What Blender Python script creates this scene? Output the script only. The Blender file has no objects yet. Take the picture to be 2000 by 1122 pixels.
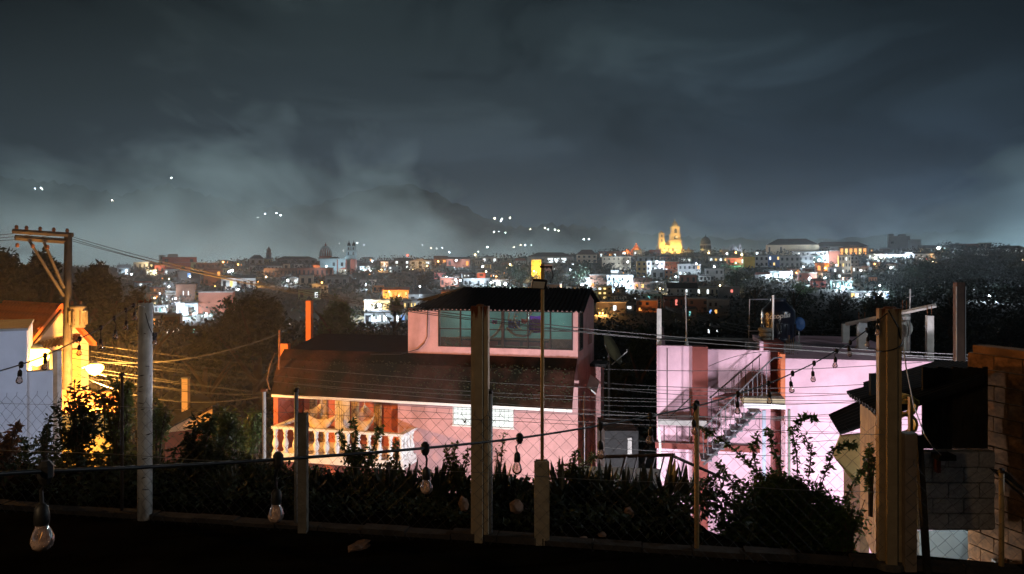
import bpy, bmesh, math, random
from mathutils import Vector, Matrix
R = math.radians
rnd = random.Random(7)
scene = bpy.context.scene
COL = scene.collection
# ------------------------------------------------------------------ camera
F, HOR, EYE = 1444.0, 520.0, 2.9        # focal length in photo pixels, horizon row, eye height over the yard
cam = bpy.data.cameras.new('camera'); cam.sensor_width = 36.0; cam.lens = F * 36.0 / 2000.0
cam.shift_y = -(561.0 - HOR) / 2000.0
cam.clip_start = 0.1; cam.clip_end = 9000
camo = bpy.data.objects.new('camera', cam); COL.objects.link(camo)
camo.location = (0, 0, EYE); camo.rotation_euler = (R(90), 0, 0)
scene.camera = camo
# ------------------------------------------------------------------ render settings
scene.view_settings.view_transform = 'Standard'; scene.view_settings.look = 'None'
scene.view_settings.exposure = 0.0; scene.view_settings.gamma = 1.0
scene.view_settings.use_curve_mapping = False
cy = scene.cycles
cy.use_denoising = True
cy.max_bounces = 6; cy.diffuse_bounces = 3; cy.glossy_bounces = 3; cy.transmission_bounces = 6
cy.transparent_max_bounces = 10; cy.volume_bounces = 0
cy.sample_clamp_indirect = 2.0; cy.use_light_tree = True
cy.caustics_reflective = False; cy.caustics_refractive = False
cy.volume_max_steps = 48; cy.volume_step_rate = 1.0
# ------------------------------------------------------------------ world: overcast night sky
W = bpy.data.worlds.new('World'); scene.world = W; W.use_nodes = True
nt = W.node_tree; nt.nodes.clear()
def N(t, tree=None, **k):
    n = (tree or nt).nodes.new(t)
    for a, b in k.items():
        if a[0] == 'i' and a[1:].isdigit(): n.inputs[int(a[1:])].default_value = b
        else: setattr(n, a, b)
    return n
def L(a, b, tree=None): (tree or nt).links.new(a, b)
out = N('ShaderNodeOutputWorld'); bg = N('ShaderNodeBackground')
tc = N('ShaderNodeTexCoord'); sep = N('ShaderNodeSeparateXYZ'); L(tc.outputs['Generated'], sep.inputs[0])
def ramp(tree, stops, interp='EASE'):
    r = tree.nodes.new('ShaderNodeValToRGB'); r.color_ramp.interpolation = interp
    e = r.color_ramp.elements
    while len(e) < len(stops): e.new(0.5)
    for k, (p, c) in enumerate(stops):
        e[k].position = p; e[k].color = c if len(c) == 4 else (*c, 1)
    return r
el = ramp(nt, [(0.0, (.026, .042, .060)), (.06, (.021, .034, .050)), (.13, (.0165, .0255, .037)), (.22, (.0175, .0265, .034)), (.30, (.0165, .0255, .030)), (.38, (.012, .019, .022)), (1, (.006, .010, .012))])
L(sep.outputs['Z'], el.inputs[0])
mp = N('ShaderNodeMapping'); mp.inputs['Scale'].default_value = (2.2, 2.2, 6.0); mp.inputs['Rotation'].default_value = (0, R(18), 0)
L(tc.outputs['Generated'], mp.inputs[0])
n1 = N('ShaderNodeTexNoise'); n1.inputs['Scale'].default_value = 1.5; n1.inputs['Detail'].default_value = 7; n1.inputs['Roughness'].default_value = .56; n1.inputs['Distortion'].default_value = .6
L(mp.outputs[0], n1.inputs[0])
cr = ramp(nt, [(.30, (.40, .44, .48)), (.50, (1.0, 1.0, 1.0)), (.70, (1.95, 1.88, 1.78))])
L(n1.outputs[0], cr.inputs[0])
mul = N('ShaderNodeMix', data_type='RGBA', blend_type='MULTIPLY'); mul.inputs[0].default_value = 1
L(el.outputs[0], mul.inputs[6]); L(cr.outputs[0], mul.inputs[7])
sky = N('ShaderNodeTexSky', sky_type='NISHITA'); sky.sun_disc = False; sky.sun_elevation = R(-8); sky.sun_rotation = R(200)
skm = N('ShaderNodeMix', data_type='RGBA', blend_type='ADD'); skm.inputs[0].default_value = .05
L(mul.outputs[2], skm.inputs[6]); L(sky.outputs[0], skm.inputs[7])
# vignette darkening painted into the sky's upper corners; bluer towards the east
xx = N('ShaderNodeMath', operation='MULTIPLY'); L(sep.outputs['X'], xx.inputs[0]); L(sep.outputs['X'], xx.inputs[1])
xz_ = N('ShaderNodeMath', operation='MULTIPLY'); L(xx.outputs[0], xz_.inputs[0]); L(sep.outputs['Z'], xz_.inputs[1])
vig = ramp(nt, [(0.0, (1, 1, 1)), (.018, (.95, .95, .95)), (.05, (.52, .52, .52)), (.085, (.24, .25, .26)), (.3, (.2, .21, .22))], 'LINEAR'); L(xz_.outputs[0], vig.inputs[0])
bx_ = N('ShaderNodeMapRange'); bx_.inputs['From Min'].default_value = -.6; bx_.inputs['From Max'].default_value = .6; L(sep.outputs['X'], bx_.inputs[0])
bt_ = ramp(nt, [(0, (1.04, 1.0, .94)), (.5, (1.0, 1.0, 1.0)), (1, (.84, 1.02, 1.28))], 'LINEAR'); L(bx_.outputs[0], bt_.inputs[0])
k1 = N('ShaderNodeMix', data_type='RGBA', blend_type='MULTIPLY'); k1.inputs[0].default_value = 1; L(skm.outputs[2], k1.inputs[6]); L(vig.outputs[0], k1.inputs[7])
k2 = N('ShaderNodeMix', data_type='RGBA', blend_type='MULTIPLY'); k2.inputs[0].default_value = 1; L(k1.outputs[2], k2.inputs[6]); L(bt_.outputs[0], k2.inputs[7])
L(k2.outputs[2], bg.inputs[0]); bg.inputs[1].default_value = 1.0
L(bg.outputs[0], out.inputs[0])
# faint moonlight: bluish fill added to lift the distance, no moon in view
sun = bpy.data.lights.new('moon_fill', 'SUN'); sun.energy = 0.02; sun.angle = R(15); sun.color = (.75, .88, 1)
suno = bpy.data.objects.new('moon_fill', sun); COL.objects.link(suno); suno.rotation_euler = (R(50), 0, R(20))
# ------------------------------------------------------------------ helpers
def P(px, py, Y):
    return Vector(((px - 1000.0) / F * Y, Y, EYE + (HOR - py) / F * Y))
def interp(x, pts):
    if x <= pts[0][0]: return pts[0][1]
    for (a, b), (c, d) in zip(pts, pts[1:]):
        if x <= c: return b + (d - b) * (x - a) / (c - a)
    return pts[-1][1]
def sm(t): t = max(0.0, min(1.0, t)); return t * t * (3 - 2 * t)
class Fr:                                   # a building's own frame: base point and turn about z
    def __init__(s, x, y, z, th): s.o = Vector((x, y, z)); s.th = th; s.c = math.cos(th); s.s = math.sin(th)
    def on(s, px, py, yl):
        d = Vector(((px - 1000.0) / F, 1.0, (HOR - py) / F)); nx, ny = -s.s, s.c
        t = (yl + nx * s.o.x + ny * s.o.y) / (nx * d.x + ny * d.y)
        w = Vector((0, 0, EYE)) + d * t - s.o
        return w.x * s.c + w.y * s.s, w.z
    def w(s, x, y, z): return Vector((s.o.x + x * s.c - y * s.s, s.o.y + x * s.s + y * s.c, s.o.z + z))
class MB:
    def __init__(s): s.v = []; s.f = []
    def add(s, vs, fs):
        b = len(s.v); s.v += [tuple(v) for v in vs]; s.f += [tuple(b + i for i in f) for f in fs]; return s
    def box(s, x0, x1, y0, y1, z0, z1):
        return s.add([(x0,y0,z0),(x1,y0,z0),(x1,y1,z0),(x0,y1,z0),(x0,y0,z1),(x1,y0,z1),(x1,y1,z1),(x0,y1,z1)],
            [(0,3,2,1),(4,5,6,7),(0,1,5,4),(1,2,6,5),(2,3,7,6),(3,0,4,7)])
    def obox(s, M, sx, sy, sz):             # box centred on matrix M
        vs = [M @ Vector((a*sx/2, b*sy/2, c*sz/2)) for c in (-1,1) for a, b in ((-1,-1),(1,-1),(1,1),(-1,1))]
        return s.add(vs, [(0,3,2,1),(4,5,6,7),(0,1,5,4),(1,2,6,5),(2,3,7,6),(3,0,4,7)])
    def tube(s, pts, r, n=6, cap=True):
        pts = [Vector(p) for p in pts]; rs = r if isinstance(r, (list, tuple)) else [r] * len(pts)
        up = None; rings = []
        for i, p in enumerate(pts):
            d = (pts[min(i+1, len(pts)-1)] - pts[max(i-1, 0)])
            d = d.normalized() if d.length > 1e-9 else Vector((0,0,1))
            a = d.cross(Vector((0,0,1)) if abs(d.z) < .95 else Vector((1,0,0))).normalized()
            b = d.cross(a)
            rings.append([p + (a*math.cos(2*math.pi*k/n) + b*math.sin(2*math.pi*k/n)) * rs[i] for k in range(n)])
        vs = [v for g in rings for v in g]; fs = []
        for i in range(len(pts)-1):
            for k in range(n):
                fs.append((i*n+k, i*n+(k+1)%n, (i+1)*n+(k+1)%n, (i+1)*n+k))
        if cap: fs.append(tuple(range(n))); fs.append(tuple((len(pts)-1)*n + k for k in reversed(range(n))))
        return s.add(vs, fs)
    def lathe(s, prof, c=(0,0,0), n=12, cap=True):
        c = Vector(c); vs = []; fs = []
        for r, z in prof:
            vs += [c + Vector((r*math.cos(2*math.pi*k/n), r*math.sin(2*math.pi*k/n), z)) for k in range(n)]
        for i in range(len(prof)-1):
            for k in range(n): fs.append((i*n+k, i*n+(k+1)%n, (i+1)*n+(k+1)%n, (i+1)*n+k))
        if cap: fs.append(tuple(reversed(range(n)))); fs.append(tuple((len(prof)-1)*n+k for k in range(n)))
        return s.add(vs, fs)
    def prism(s, poly, y0, y1):             # polygon in x-z, extruded along y
        n = len(poly); vs = [(x, y0, z) for x, z in poly] + [(x, y1, z) for x, z in poly]
        return s.add(vs, [tuple(range(n)), tuple(range(2*n-1, n-1, -1))] + [(k, n+k, n+(k+1)%n, (k+1)%n) for k in range(n)])
    def slab(s, quad, t):                   # thin plate with thickness t under a polygon
        q = [Vector(p) for p in quad]; nn = (q[1]-q[0]).cross(q[2]-q[0]).normalized()
        n = len(q); vs = q + [p - nn*t for p in q]
        return s.add(vs, [tuple(range(n)), tuple(range(2*n-1, n-1, -1))] + [(k, n+k, n+(k+1)%n, (k+1)%n) for k in range(n)])
    def mesh(s, name, mat, smooth=False):
        me = bpy.data.meshes.new(name); me.from_pydata(s.v, [], s.f); me.update()
        if mat: me.materials.append(mat)
        if smooth: me.polygons.foreach_set('use_smooth', [True] * len(me.polygons))
        return me
    def build(s, name, mat, parent=None, smooth=False, fix=True):
        me = s.mesh(name, mat, smooth)
        if fix:
            b = bmesh.new(); b.from_mesh(me); bmesh.ops.recalc_face_normals(b, faces=b.faces); b.to_mesh(me); b.free()
        return link(name, me, parent)
def link(name, me, parent=None, loc=None, rot=None, scale=None):
    o = bpy.data.objects.new(name, me); COL.objects.link(o)
    if parent: o.parent = parent
    if loc is not None: o.location = loc
    if rot is not None: o.rotation_euler = rot
    if scale is not None: o.scale = scale
    return o
def tag(o, label=None, cat=None, group=None, kind=None):
    if label: o['label'] = label
    if cat: o['category'] = cat
    if group: o['group'] = group
    if kind: o['kind'] = kind
    return o
def thing(name, label, cat, loc=(0,0,0), rz=0.0, group=None):
    o = bpy.data.objects.new(name, None); COL.objects.link(o); o.empty_display_size = .2
    o.location = loc; o.rotation_euler = (0, 0, rz)
    return tag(o, label, cat, group)
def lamp(name, loc, energy, color, parent=None, radius=.08, typ='POINT', rot=None, spot=None):
    l = bpy.data.lights.new(name, typ); l.energy = energy; l.color = color
    if typ in ('POINT', 'SPOT'): l.shadow_soft_size = radius
    if spot: l.spot_size = spot; l.spot_blend = .6
    o = bpy.data.objects.new(name, l); COL.objects.link(o); o.location = loc
    if rot: o.rotation_euler = rot
    if parent: o.parent = parent
    return o
# ------------------------------------------------------------------ materials
_m = {}
def mat(name, col, rough=.85, var=.25, scale=6.0, bump=.15, metal=0.0, trans=0.0, coords='Object', stain=None, spec=.3):
    if name in _m: return _m[name]
    m = bpy.data.materials.new(name); m.use_nodes = True; t = m.node_tree; t.nodes.clear()
    o = N('ShaderNodeOutputMaterial', t); p = N('ShaderNodeBsdfPrincipled', t)
    p.inputs['Roughness'].default_value = rough; p.inputs['Metallic'].default_value = metal
    p.inputs['Specular IOR Level'].default_value = spec
    c = N('ShaderNodeTexCoord', t); a = N('ShaderNodeTexNoise', t)
    a.inputs['Scale'].default_value = scale; a.inputs['Detail'].default_value = 6; a.inputs['Roughness'].default_value = .6
    L(c.outputs[coords], a.inputs[0], t)
    r = ramp(t, [(.3, tuple(x * (1 - var) for x in col)), (.7, tuple(min(1, x * (1 + var)) for x in col))], 'LINEAR')
    L(a.outputs[0], r.inputs[0], t)
    src = r.outputs[0]
    if stain:                               # broad weather stains with a shape of their own
        s2 = N('ShaderNodeTexNoise', t); s2.inputs['Scale'].default_value = stain[1]; s2.inputs['Detail'].default_value = 4
        mpp = N('ShaderNodeMapping', t); mpp.inputs['Scale'].default_value = (1, 1, .3)
        L(c.outputs[coords], mpp.inputs[0], t); L(mpp.outputs[0], s2.inputs[0], t)
        sr = ramp(t, [(stain[2], (0, 0, 0)), (stain[2] + .18, (1, 1, 1))], 'LINEAR'); L(s2.outputs[0], sr.inputs[0], t)
        mx = N('ShaderNodeMix', t, data_type='RGBA'); L(sr.outputs[0], mx.inputs[0], t); L(src, mx.inputs[6], t)
        mx.inputs[7].default_value = (*stain[0], 1); src = mx.outputs[2]
    L(src, p.inputs['Base Color'], t)
    if bump:
        b = N('ShaderNodeBump', t); b.inputs['Strength'].default_value = bump; b.inputs['Distance'].default_value = .02
        n2 = N('ShaderNodeTexNoise', t); n2.inputs['Scale'].default_value = scale * 7; n2.inputs['Detail'].default_value = 4
        L(c.outputs[coords], n2.inputs[0], t); L(n2.outputs[0], b.inputs['Height'], t); L(b.outputs[0], p.inputs['Normal'], t)
    if trans:
        tr = N('ShaderNodeBsdfTranslucent', t); L(src, tr.inputs[0], t)
        mx = N('ShaderNodeMixShader', t, i0=trans); L(p.outputs[0], mx.inputs[1], t); L(tr.outputs[0], mx.inputs[2], t)
        L(mx.outputs[0], o.inputs[0], t)
    else: L(p.outputs[0], o.inputs[0], t)
    _m[name] = m; return m
def glow(name, col, strength, var=0.0, scale=3.0):
    if name in _m: return _m[name]
    m = bpy.data.materials.new(name); m.use_nodes = True; t = m.node_tree; t.nodes.clear()
    o = N('ShaderNodeOutputMaterial', t); e = N('ShaderNodeEmission', t); e.inputs[0].default_value = (*col, 1); e.inputs[1].default_value = strength
    if var:
        c = N('ShaderNodeTexCoord', t); a = N('ShaderNodeTexNoise', t); a.inputs['Scale'].default_value = scale
        L(c.outputs['Object'], a.inputs[0], t); mm = N('ShaderNodeMapRange', t); mm.inputs['From Min'].default_value = .3; mm.inputs['From Max'].default_value = .7
        mm.inputs['To Min'].default_value = strength * (1 - var); mm.inputs['To Max'].default_value = strength * (1 + var)
        L(a.outputs[0], mm.inputs[0], t); L(mm.outputs[0], e.inputs[1], t)
    L(e.outputs[0], o.inputs[0], t)
    m.cycles.emission_sampling = 'NONE'
    _m[name] = m; return m
def glassy(name, col, mixd=.25, rough=.03):
    if name in _m: return _m[name]
    m = bpy.data.materials.new(name); m.use_nodes = True; t = m.node_tree; t.nodes.clear()
    o = N('ShaderNodeOutputMaterial', t); tr = N('ShaderNodeBsdfTransparent', t); g = N('ShaderNodeBsdfGlossy', t)
    g.inputs['Roughness'].default_value = rough; tr.inputs[0].default_value = (*col, 1)
    fr = N('ShaderNodeFresnel', t); fr.inputs[0].default_value = 1.5
    m1 = N('ShaderNodeMixShader', t); L(fr.outputs[0], m1.inputs[0], t); L(tr.outputs[0], m1.inputs[1], t); L(g.outputs[0], m1.inputs[2], t)
    d = N('ShaderNodeBsdfDiffuse', t); d.inputs[0].default_value = (.70, .50, .42, 1) if mixd > .1 else (.7, .7, .7, 1)
    m2 = N('ShaderNodeMixShader', t, i0=mixd); L(m1.outputs[0], m2.inputs[1], t); L(d.outputs[0], m2.inputs[2], t)
    if mixd > .1:                          # smudges and drops on the glass
        c = N('ShaderNodeTexCoord', t); a = N('ShaderNodeTexNoise', t); a.inputs['Scale'].default_value = 60; a.inputs['Detail'].default_value = 3
        L(c.outputs['Object'], a.inputs[0], t); mm = N('ShaderNodeMapRange', t); mm.inputs['From Min'].default_value = .35; mm.inputs['From Max'].default_value = .7
        mm.inputs['To Min'].default_value = mixd * .4; mm.inputs['To Max'].default_value = mixd * 1.8
        L(a.outputs[0], mm.inputs[0], t); L(mm.outputs[0], m2.inputs[0], t)
    L(m2.outputs[0], o.inputs[0], t)
    _m[name] = m; return m
# ------------------------------------------------------------------ ground
def fence_y(x): return 7.775 - 0.177 * x
BASE = [(110, 700), (150, 648), (200, 606), (280, 572), (380, 541), (500, 512), (600, 499)]
RIDGE = [(-400, 520), (0, 520), (240, 524), (480, 510), (700, 510), (850, 506), (1000, 504), (1100, 498), (1250, 492), (1450, 495), (1500, 490), (1700, 490), (1850, 487), (2000, 492), (2400, 500)]
def hill_row(px, Y):
    return interp(Y, BASE) + (interp(px, RIDGE) - 499) * sm((Y - 200) / 400.0)
def gz(x, y):
    drop = sm((y - fence_y(x) - (1.5 if x < 2.6 else .25)) / (9.0 if x < 2.6 else 5.0))
    z = -6.8 * drop
    if y > 34: z = -6.8 - 6.0 * sm((y - 34) / 34.0)
    if y > 90:
        Y = min(max(y, 110), 600); px = 1000 + x / y * F
        zh = EYE + (HOR - hill_row(px, Y)) / F * Y
        z = z + (zh - z) * sm((y - 90) / 40.0)
        if y > 600: z = zh - (zh + 24) * sm((y - 615) / 300.0)
    return z
def at_row(px, row):
    lo, hi = 112.0, 600.0
    for _ in range(40):
        m = (lo + hi) / 2
        if hill_row(px, m) > row: lo = m
        else: hi = m
    return lo
m_soil = mat('dark_soil', (.008, .007, .005), 1, .5, 1.2, .5, spec=0)
m_hill = mat('scrub_earth', (.012, .018, .011), .95, .5, .08, .3)
b = MB(); ys = [-60, -20, 0, 4, 6] + [6.5 + .35 * k for k in range(36)] + [20 + 2 * k for k in range(50)] + [120 + 12 * k for k in range(45)] + [680, 740, 820, 920, 1100, 1400, 1800, 2400, 3200]
us = [-1.9 + 3.8 * k / 110 for k in range(111)]
for y in ys:
    for u in us:
        x = u * max(y, 30); b.v.append((x, y, gz(x, y) + (0 if y < 9 else .15 * math.sin(x * 1.7) * math.cos(y * 1.3))))
nu = len(us)
for j in range(len(ys) - 1):
    for i in range(nu - 1): b.f.append((j*nu+i, j*nu+i+1, (j+1)*nu+i+1, (j+1)*nu+i))
g = b.build('ground', m_soil, smooth=True, fix=False); tag(g, kind='structure')
g.data.materials.append(m_hill)
for p in g.data.polygons:
    if p.center.y > 30: p.material_index = 1
# ------------------------------------------------------------------ mountains beyond the town
MT = [(-900, 380), (-300, 345), (-60, 340), (60, 352), (150, 362), (230, 382), (330, 360), (420, 385), (520, 405), (620, 400), (700, 374), (770, 360), (810, 362), (850, 378), (910, 405), (960, 433), (1010, 446), (1080, 438), (1180, 446), (1300, 462), (1500, 470), (1650, 466), (1800, 455), (1950, 450), (2100, 450), (2600, 440), (3200, 440)]
mY = 2600.0
m_mt = mat('forested_slope', (.035, .045, .03), 1, .5, .02, 0)
b = MB(); pxs = [-900 + 4100 * k / 400 for k in range(401)]
for j in range(15):
    t = j / 14.0; Y = 1500 + (mY - 1500) * t
    for px in pxs:
        top = EYE + (HOR - interp(px, MT)) / F * mY + 5 * math.sin(px * .31) + 4 * math.sin(px * .117 + 2) + rnd.uniform(-3, 3)
        z = -24 + (top + 24) * (t ** 1.25) + (9 * math.sin(px * .045 + j) * t * (1 - t) * 3)
        b.v.append(((px - 1000) / F * Y, Y, z))
for j in range(14):
    for i in range(400): b.f.append((j*401+i, j*401+i+1, (j+1)*401+i+1, (j+1)*401+i))
n0 = len(b.v)
for px in pxs: b.v.append(((px - 1000) / F * 3100, 3100, -40))
for i in range(400): b.f.append((14*401+i, 14*401+i+1, n0+i+1, n0+i))
mt = b.build('mountains', m_mt, smooth=True, fix=False); tag(mt, kind='structure')
def mt_at(px, row):                        # point of the slope seen at (px,row)
    top = EYE + (HOR - interp(px, MT)) / F * mY
    for k in range(1, 400):
        t = k / 400.0; Y = 1500 + 1100 * t; z = -24 + (top + 24) * t ** 1.25
        if EYE + (HOR - row) / F * Y <= z: return P(px, row, Y)
    return P(px, row, mY - 20)
# ------------------------------------------------------------------ air: even haze over everything, banks of low cloud in the valley beyond the ridge
def volume(name, x0, x1, y0, y1, z0, z1, col, dens, noise=None):
    m = bpy.data.materials.new(name + '_air'); m.use_nodes = True; t = m.node_tree; t.nodes.clear()
    o = N('ShaderNodeOutputMaterial', t); v = N('ShaderNodeVolumePrincipled', t)
    v.inputs['Color'].default_value = (*col, 1); v.inputs['Density'].default_value = dens
    v.inputs['Anisotropy'].default_value = 0.0
    if noise: noise(t, v, o)
    L(v.outputs[0], o.inputs['Volume'], t)
    ob = MB().box(x0, x1, y0, y1, z0, z1).build(name, m); tag(ob, kind='stuff'); return ob
volume('haze', -6500, 6500, -80, 3300, -44, 310, (.80, .92, 1.0), .00006)
def fog_noise(t, v, o):
    c = N('ShaderNodeTexCoord', t); s = N('ShaderNodeSeparateXYZ', t); L(c.outputs['Object'], s.inputs[0], t)
    mp = N('ShaderNodeMapping', t); mp.inputs['Scale'].default_value = (.0040, .0014, .0052); mp.inputs['Rotation'].default_value = (0, R(28), 0)
    L(c.outputs['Object'], mp.inputs[0], t)
    n = N('ShaderNodeTexNoise', t); n.inputs['Scale'].default_value = 1.6; n.inputs['Detail'].default_value = 4; n.inputs['Roughness'].default_value = .55; n.inputs['Distortion'].default_value = .35
    L(mp.outputs[0], n.inputs[0], t)
    # ceiling of the cloud bank: higher in the west, low in the middle, a little higher again in the east
    cv = N('ShaderNodeMapRange', t); cv.inputs['From Min'].default_value = -2200; cv.inputs['From Max'].default_value = 2200
    L(s.outputs[0], cv.inputs[0], t)
    fc = N('ShaderNodeFloatCurve', t); L(cv.outputs[0], fc.inputs['Value'], t)
    cu = fc.mapping.curves[0]
    pts = [(0, .62), (.24, .62), (.36, .58), (.43, .56), (.465, .40), (.49, .26), (.56, .20), (.64, .24), (.69, .46), (.76, .62), (1, .66)]
    cu.points[0].location = pts[0]; cu.points[1].location = pts[-1]
    for p in pts[1:-1]: cu.points.new(*p)
    fc.mapping.update()
    h = N('ShaderNodeMath', t, operation='MULTIPLY'); L(fc.outputs[0], h.inputs[0], t); h.inputs[1].default_value = 340.0
    hz = N('ShaderNodeMath', t, operation='DIVIDE'); L(s.outputs[2], hz.inputs[0], t); L(h.outputs[0], hz.inputs[1], t)
    # density = clamp(noise*k + 0.35 - height share)
    a = N('ShaderNodeMath', t, operation='MULTIPLY_ADD'); L(n.outputs[0], a.inputs[0], t); a.inputs[1].default_value = 4.2; a.inputs[2].default_value = -1.25
    d = N('ShaderNodeMath', t, operation='SUBTRACT', use_clamp=True); L(a.outputs[0], d.inputs[0], t); L(hz.outputs[0], d.inputs[1], t)
    k = N('ShaderNodeMath', t, operation='MULTIPLY'); L(d.outputs[0], k.inputs[0], t); k.inputs[1].default_value = .0048
    L(k.outputs[0], v.inputs['Density'], t)
volume('fog_bank', -2300, 2300, 1000, 1480, -22, 330, (.88, .97, .97), .003, fog_noise)
r3 = random.Random(31)
for i in range(34):
    x = -1350 + 2700 * (i + r3.uniform(.1, .9)) / 34
    e = interp(x, [(-1300, 1.0), (-700, 1.1), (-250, 1.0), (0, .6), (250, .42), (550, .45), (750, 1.0), (1300, 1.4)])
    lamp('valley_street_light', (x, r3.uniform(720, 960), -14), 0.85e6 * e, (.74, .93, .97) if x < 50 else (.58, .84, 1.0), radius=3)

# volume added on the left: halo for the orange lamps, lifts the dark
def halo_noise(t, v, o):
    c = N('ShaderNodeTexCoord', t); n = N('ShaderNodeTexNoise', t); n.inputs['Scale'].default_value = .12; n.inputs['Detail'].default_value = 2; L(c.outputs['Object'], n.inputs[0], t)
    m = N('ShaderNodeMapRange', t); m.inputs['From Min'].default_value = .3; m.inputs['From Max'].default_value = .7; m.inputs['To Min'].default_value = .003; m.inputs['To Max'].default_value = .011; L(n.outputs[0], m.inputs[0], t); L(m.outputs[0], v.inputs['Density'], t)
volume('lane_halo', -40, -1.5, 15.5, 60, -8, 4.5, (.95, .93, .9), .0013, None)

volume('town_halo', -700, 720, 120, 640, -30, 46, (.86, .95, 1.0), .00038, None)  # volume added for halos round the town lamps and a bluish lift
# ================================================================== materials of the near buildings
m_pink = mat('pink_plaster', (.52, .285, .275), .85, .14, 2.5, .2, stain=((.32, .17, .155), .9, .55))
m_pinkB = mat('pale_pink_plaster', (.58, .37, .43), .85, .12, 2, .2, stain=((.43, .27, .30), .7, .55))
m_brown = mat('red_brown_paint', (.17, .04, .030), .7, .15, 3, .1)
m_orange = mat('orange_paint', (.52, .15, .06), .7, .12, 3, .1)
m_wht = mat('white_paint', (.74, .72, .68), .6, .08, 8, .08)
m_conc = mat('grey_concrete', (.30, .29, .27), .9, .25, 5, .35)
m_pale = mat('pale_concrete', (.46, .45, .41), .85, .2, 5, .3, stain=((.22, .17, .11), 2.2, .58))
m_roofc = mat('weathered_roof_concrete', (.034, .016, .011), .97, .7, 1.6, .8, stain=((.007, .008, .005), .8, .42), spec=.1)
m_blk = mat('black_corrugated_sheet', (.012, .012, .012), .85, .4, 3, .2)
m_iron = mat('dark_iron', (.035, .028, .025), .6, .3, 8, .1, metal=.3)
m_steel = mat('galvanised_steel', (.42, .42, .42), .45, .15, 10, .05, metal=.7)
m_wood = mat('weathered_wood', (.17, .10, .055), .85, .35, 5, .3)
m_dwood = mat('dark_boards', (.02, .016, .012), .9, .4, 5, .3)
m_cable = mat('black_cable', (.012, .012, .012), .5, .2, 20, 0)
m_wire = mat('line_wire', (.20, .20, .18), .5, .2, 20, 0, metal=.3)
m_glass = glassy('window_glass', (.93, .97, .96), .03)
m_rust = mat('rusty_iron', (.18, .075, .035), .85, .4, 9, .3)
# ================================================================== pink house with balcony
H = Fr(2.32, 26.0, -6.8, R(-15))
def corrugated(corners, waves, amp, name, m, parent, t=.02):
    a, b_, c, d = [Vector(p) for p in corners]       # a-b eave (left to right), d-c ridge
    nn = (b_-a).cross(d-a).normalized(); k = waves * 6; mb = MB()
    for lay in (0, -t):
        for j in range(2):
            for i in range(k + 1):
                u = i / k; p = (a.lerp(b_, u)) if j == 0 else (d.lerp(c, u))
                mb.v.append(tuple(p + nn * (amp * math.sin(u * waves * 2 * math.pi) + lay)))
    q = k + 1
    for i in range(k):
        mb.f.append((i, i+1, q+i+1, q+i)); mb.f.append((2*q+i+1, 2*q+i, 3*q+i, 3*q+i+1)); mb.f.append((i+1, i, 2*q+i, 2*q+i+1)); mb.f.append((q+i, q+i+1, 3*q+i+1, 3*q+i))
    mb.f.append((0, q, 3*q, 2*q)); mb.f.append((k, 2*q+k, 3*q+k, q+k))
    return mb.build(name, m, parent, smooth=False)
ph = thing('pink_house', 'pink house with lit glazed upper room, mossy sloping eave and white balcony', 'house', H.o, H.th)
def HX(px, yl=0, py=690): return H.on(px, py, yl)[0]
def HZ(px, py, yl=0): return H.on(px, py, yl)[1]
zs, zt = HZ(990, 681), HZ(990, 606); zr = HZ(960, 694)       # sill, head, foot of the upper wall
xa, xb, xc, xd = HX(797), HX(857), HX(1118), 0.0
D = 3.7
w = MB()
w.box(xa, xb, 0, .2, zr - .8, zt); w.box(xb, xc, 0, .2, zr - .8, zs); w.box(xc, xd, 0, .2, zr - .8, zt); w.box(xb, xc, 0.003, .197, zt - .02, zt + .05)
w.box(xa, xa + .2, .2, D - .2, zr - .8, zt); w.box(xa, xd, D - .2, D, zr - .8, zt + .5)
sz0, sz1 = zs - .06, zt - .05
w.box(xd - .2, xd, .2, .32, zr - .8, zt); w.box(xd - .2, xd, 1.05, D - .2, zr - .8, zt + .35); w.box(xd - .2, xd, .32, 1.05, zr - .8, sz0); w.box(xd - .2, xd, .32, 1.05, sz1, zt + .1)
w.build('upper_wall', m_pink, ph)
MB().prism([(xa + .05, zt), (xd, zt), (xd, zt + .02), (xa + .05, zt + .02)], .2, D).build('ceiling', m_conc, ph)
m_teal = mat('teal_interior_paint', (.20, .44, .42), .8, .1, 3, .05)
MB().box(xa + .2, xd - .2, 2.9, 2.96, zr - .7, zt - .01).build('room_back_wall', m_teal, ph)
MB().box(xa + .2, xd - .2, .2, 2.9, zr - .75, zr - .7).build('room_floor', m_conc, ph)
# window band: frame bars and one glass per pane
xs = [857, 899, 921, 982, 1031, 1060, 1075, 1118]; zm = HZ(990, 645)
fr = MB(); xl = [HX(p) for p in xs]
for i, x in enumerate(xl):
    ww = .05 if xs[i] == 982 else .022
    fr.box(x - ww, x + ww, -.03 if xs[i] == 982 else -.015, .06, zs, zt - .02)
for i in range(len(xl) - 1):
    for zz in (zs + .02, zm, zt - .045): fr.box(xl[i] + .023, xl[i+1] - .023, -.008, .05, zz - .018, zz + .018)
wf = fr.build('window_frame', m_iron, ph)
for i in range(len(xl) - 1):
    for z0, z1 in ((zs + .02, zm - .02), (zm + .02, zt - .05)):
        MB().box(xl[i] + .03, xl[i+1] - .03, .015, .022, z0 + .015, z1 - .015).build('pane', m_glass, wf)
sw = MB().box(-.04, .012, .30, .36, sz0, sz1).box(-.04, .012, 1.01, 1.07, sz0, sz1).box(-.04, .012, .36, 1.01, sz1 - .05, sz1).box(-.04, .012, .36, 1.01, sz0, sz0 + .05).build('side_window', m_iron, ph)
MB().box(-.02, -.012, .36, 1.01, sz0 + .05, sz1 - .05).build('pane', m_glass, sw)
z_ = H.w(0, 2.4, 0)
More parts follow.
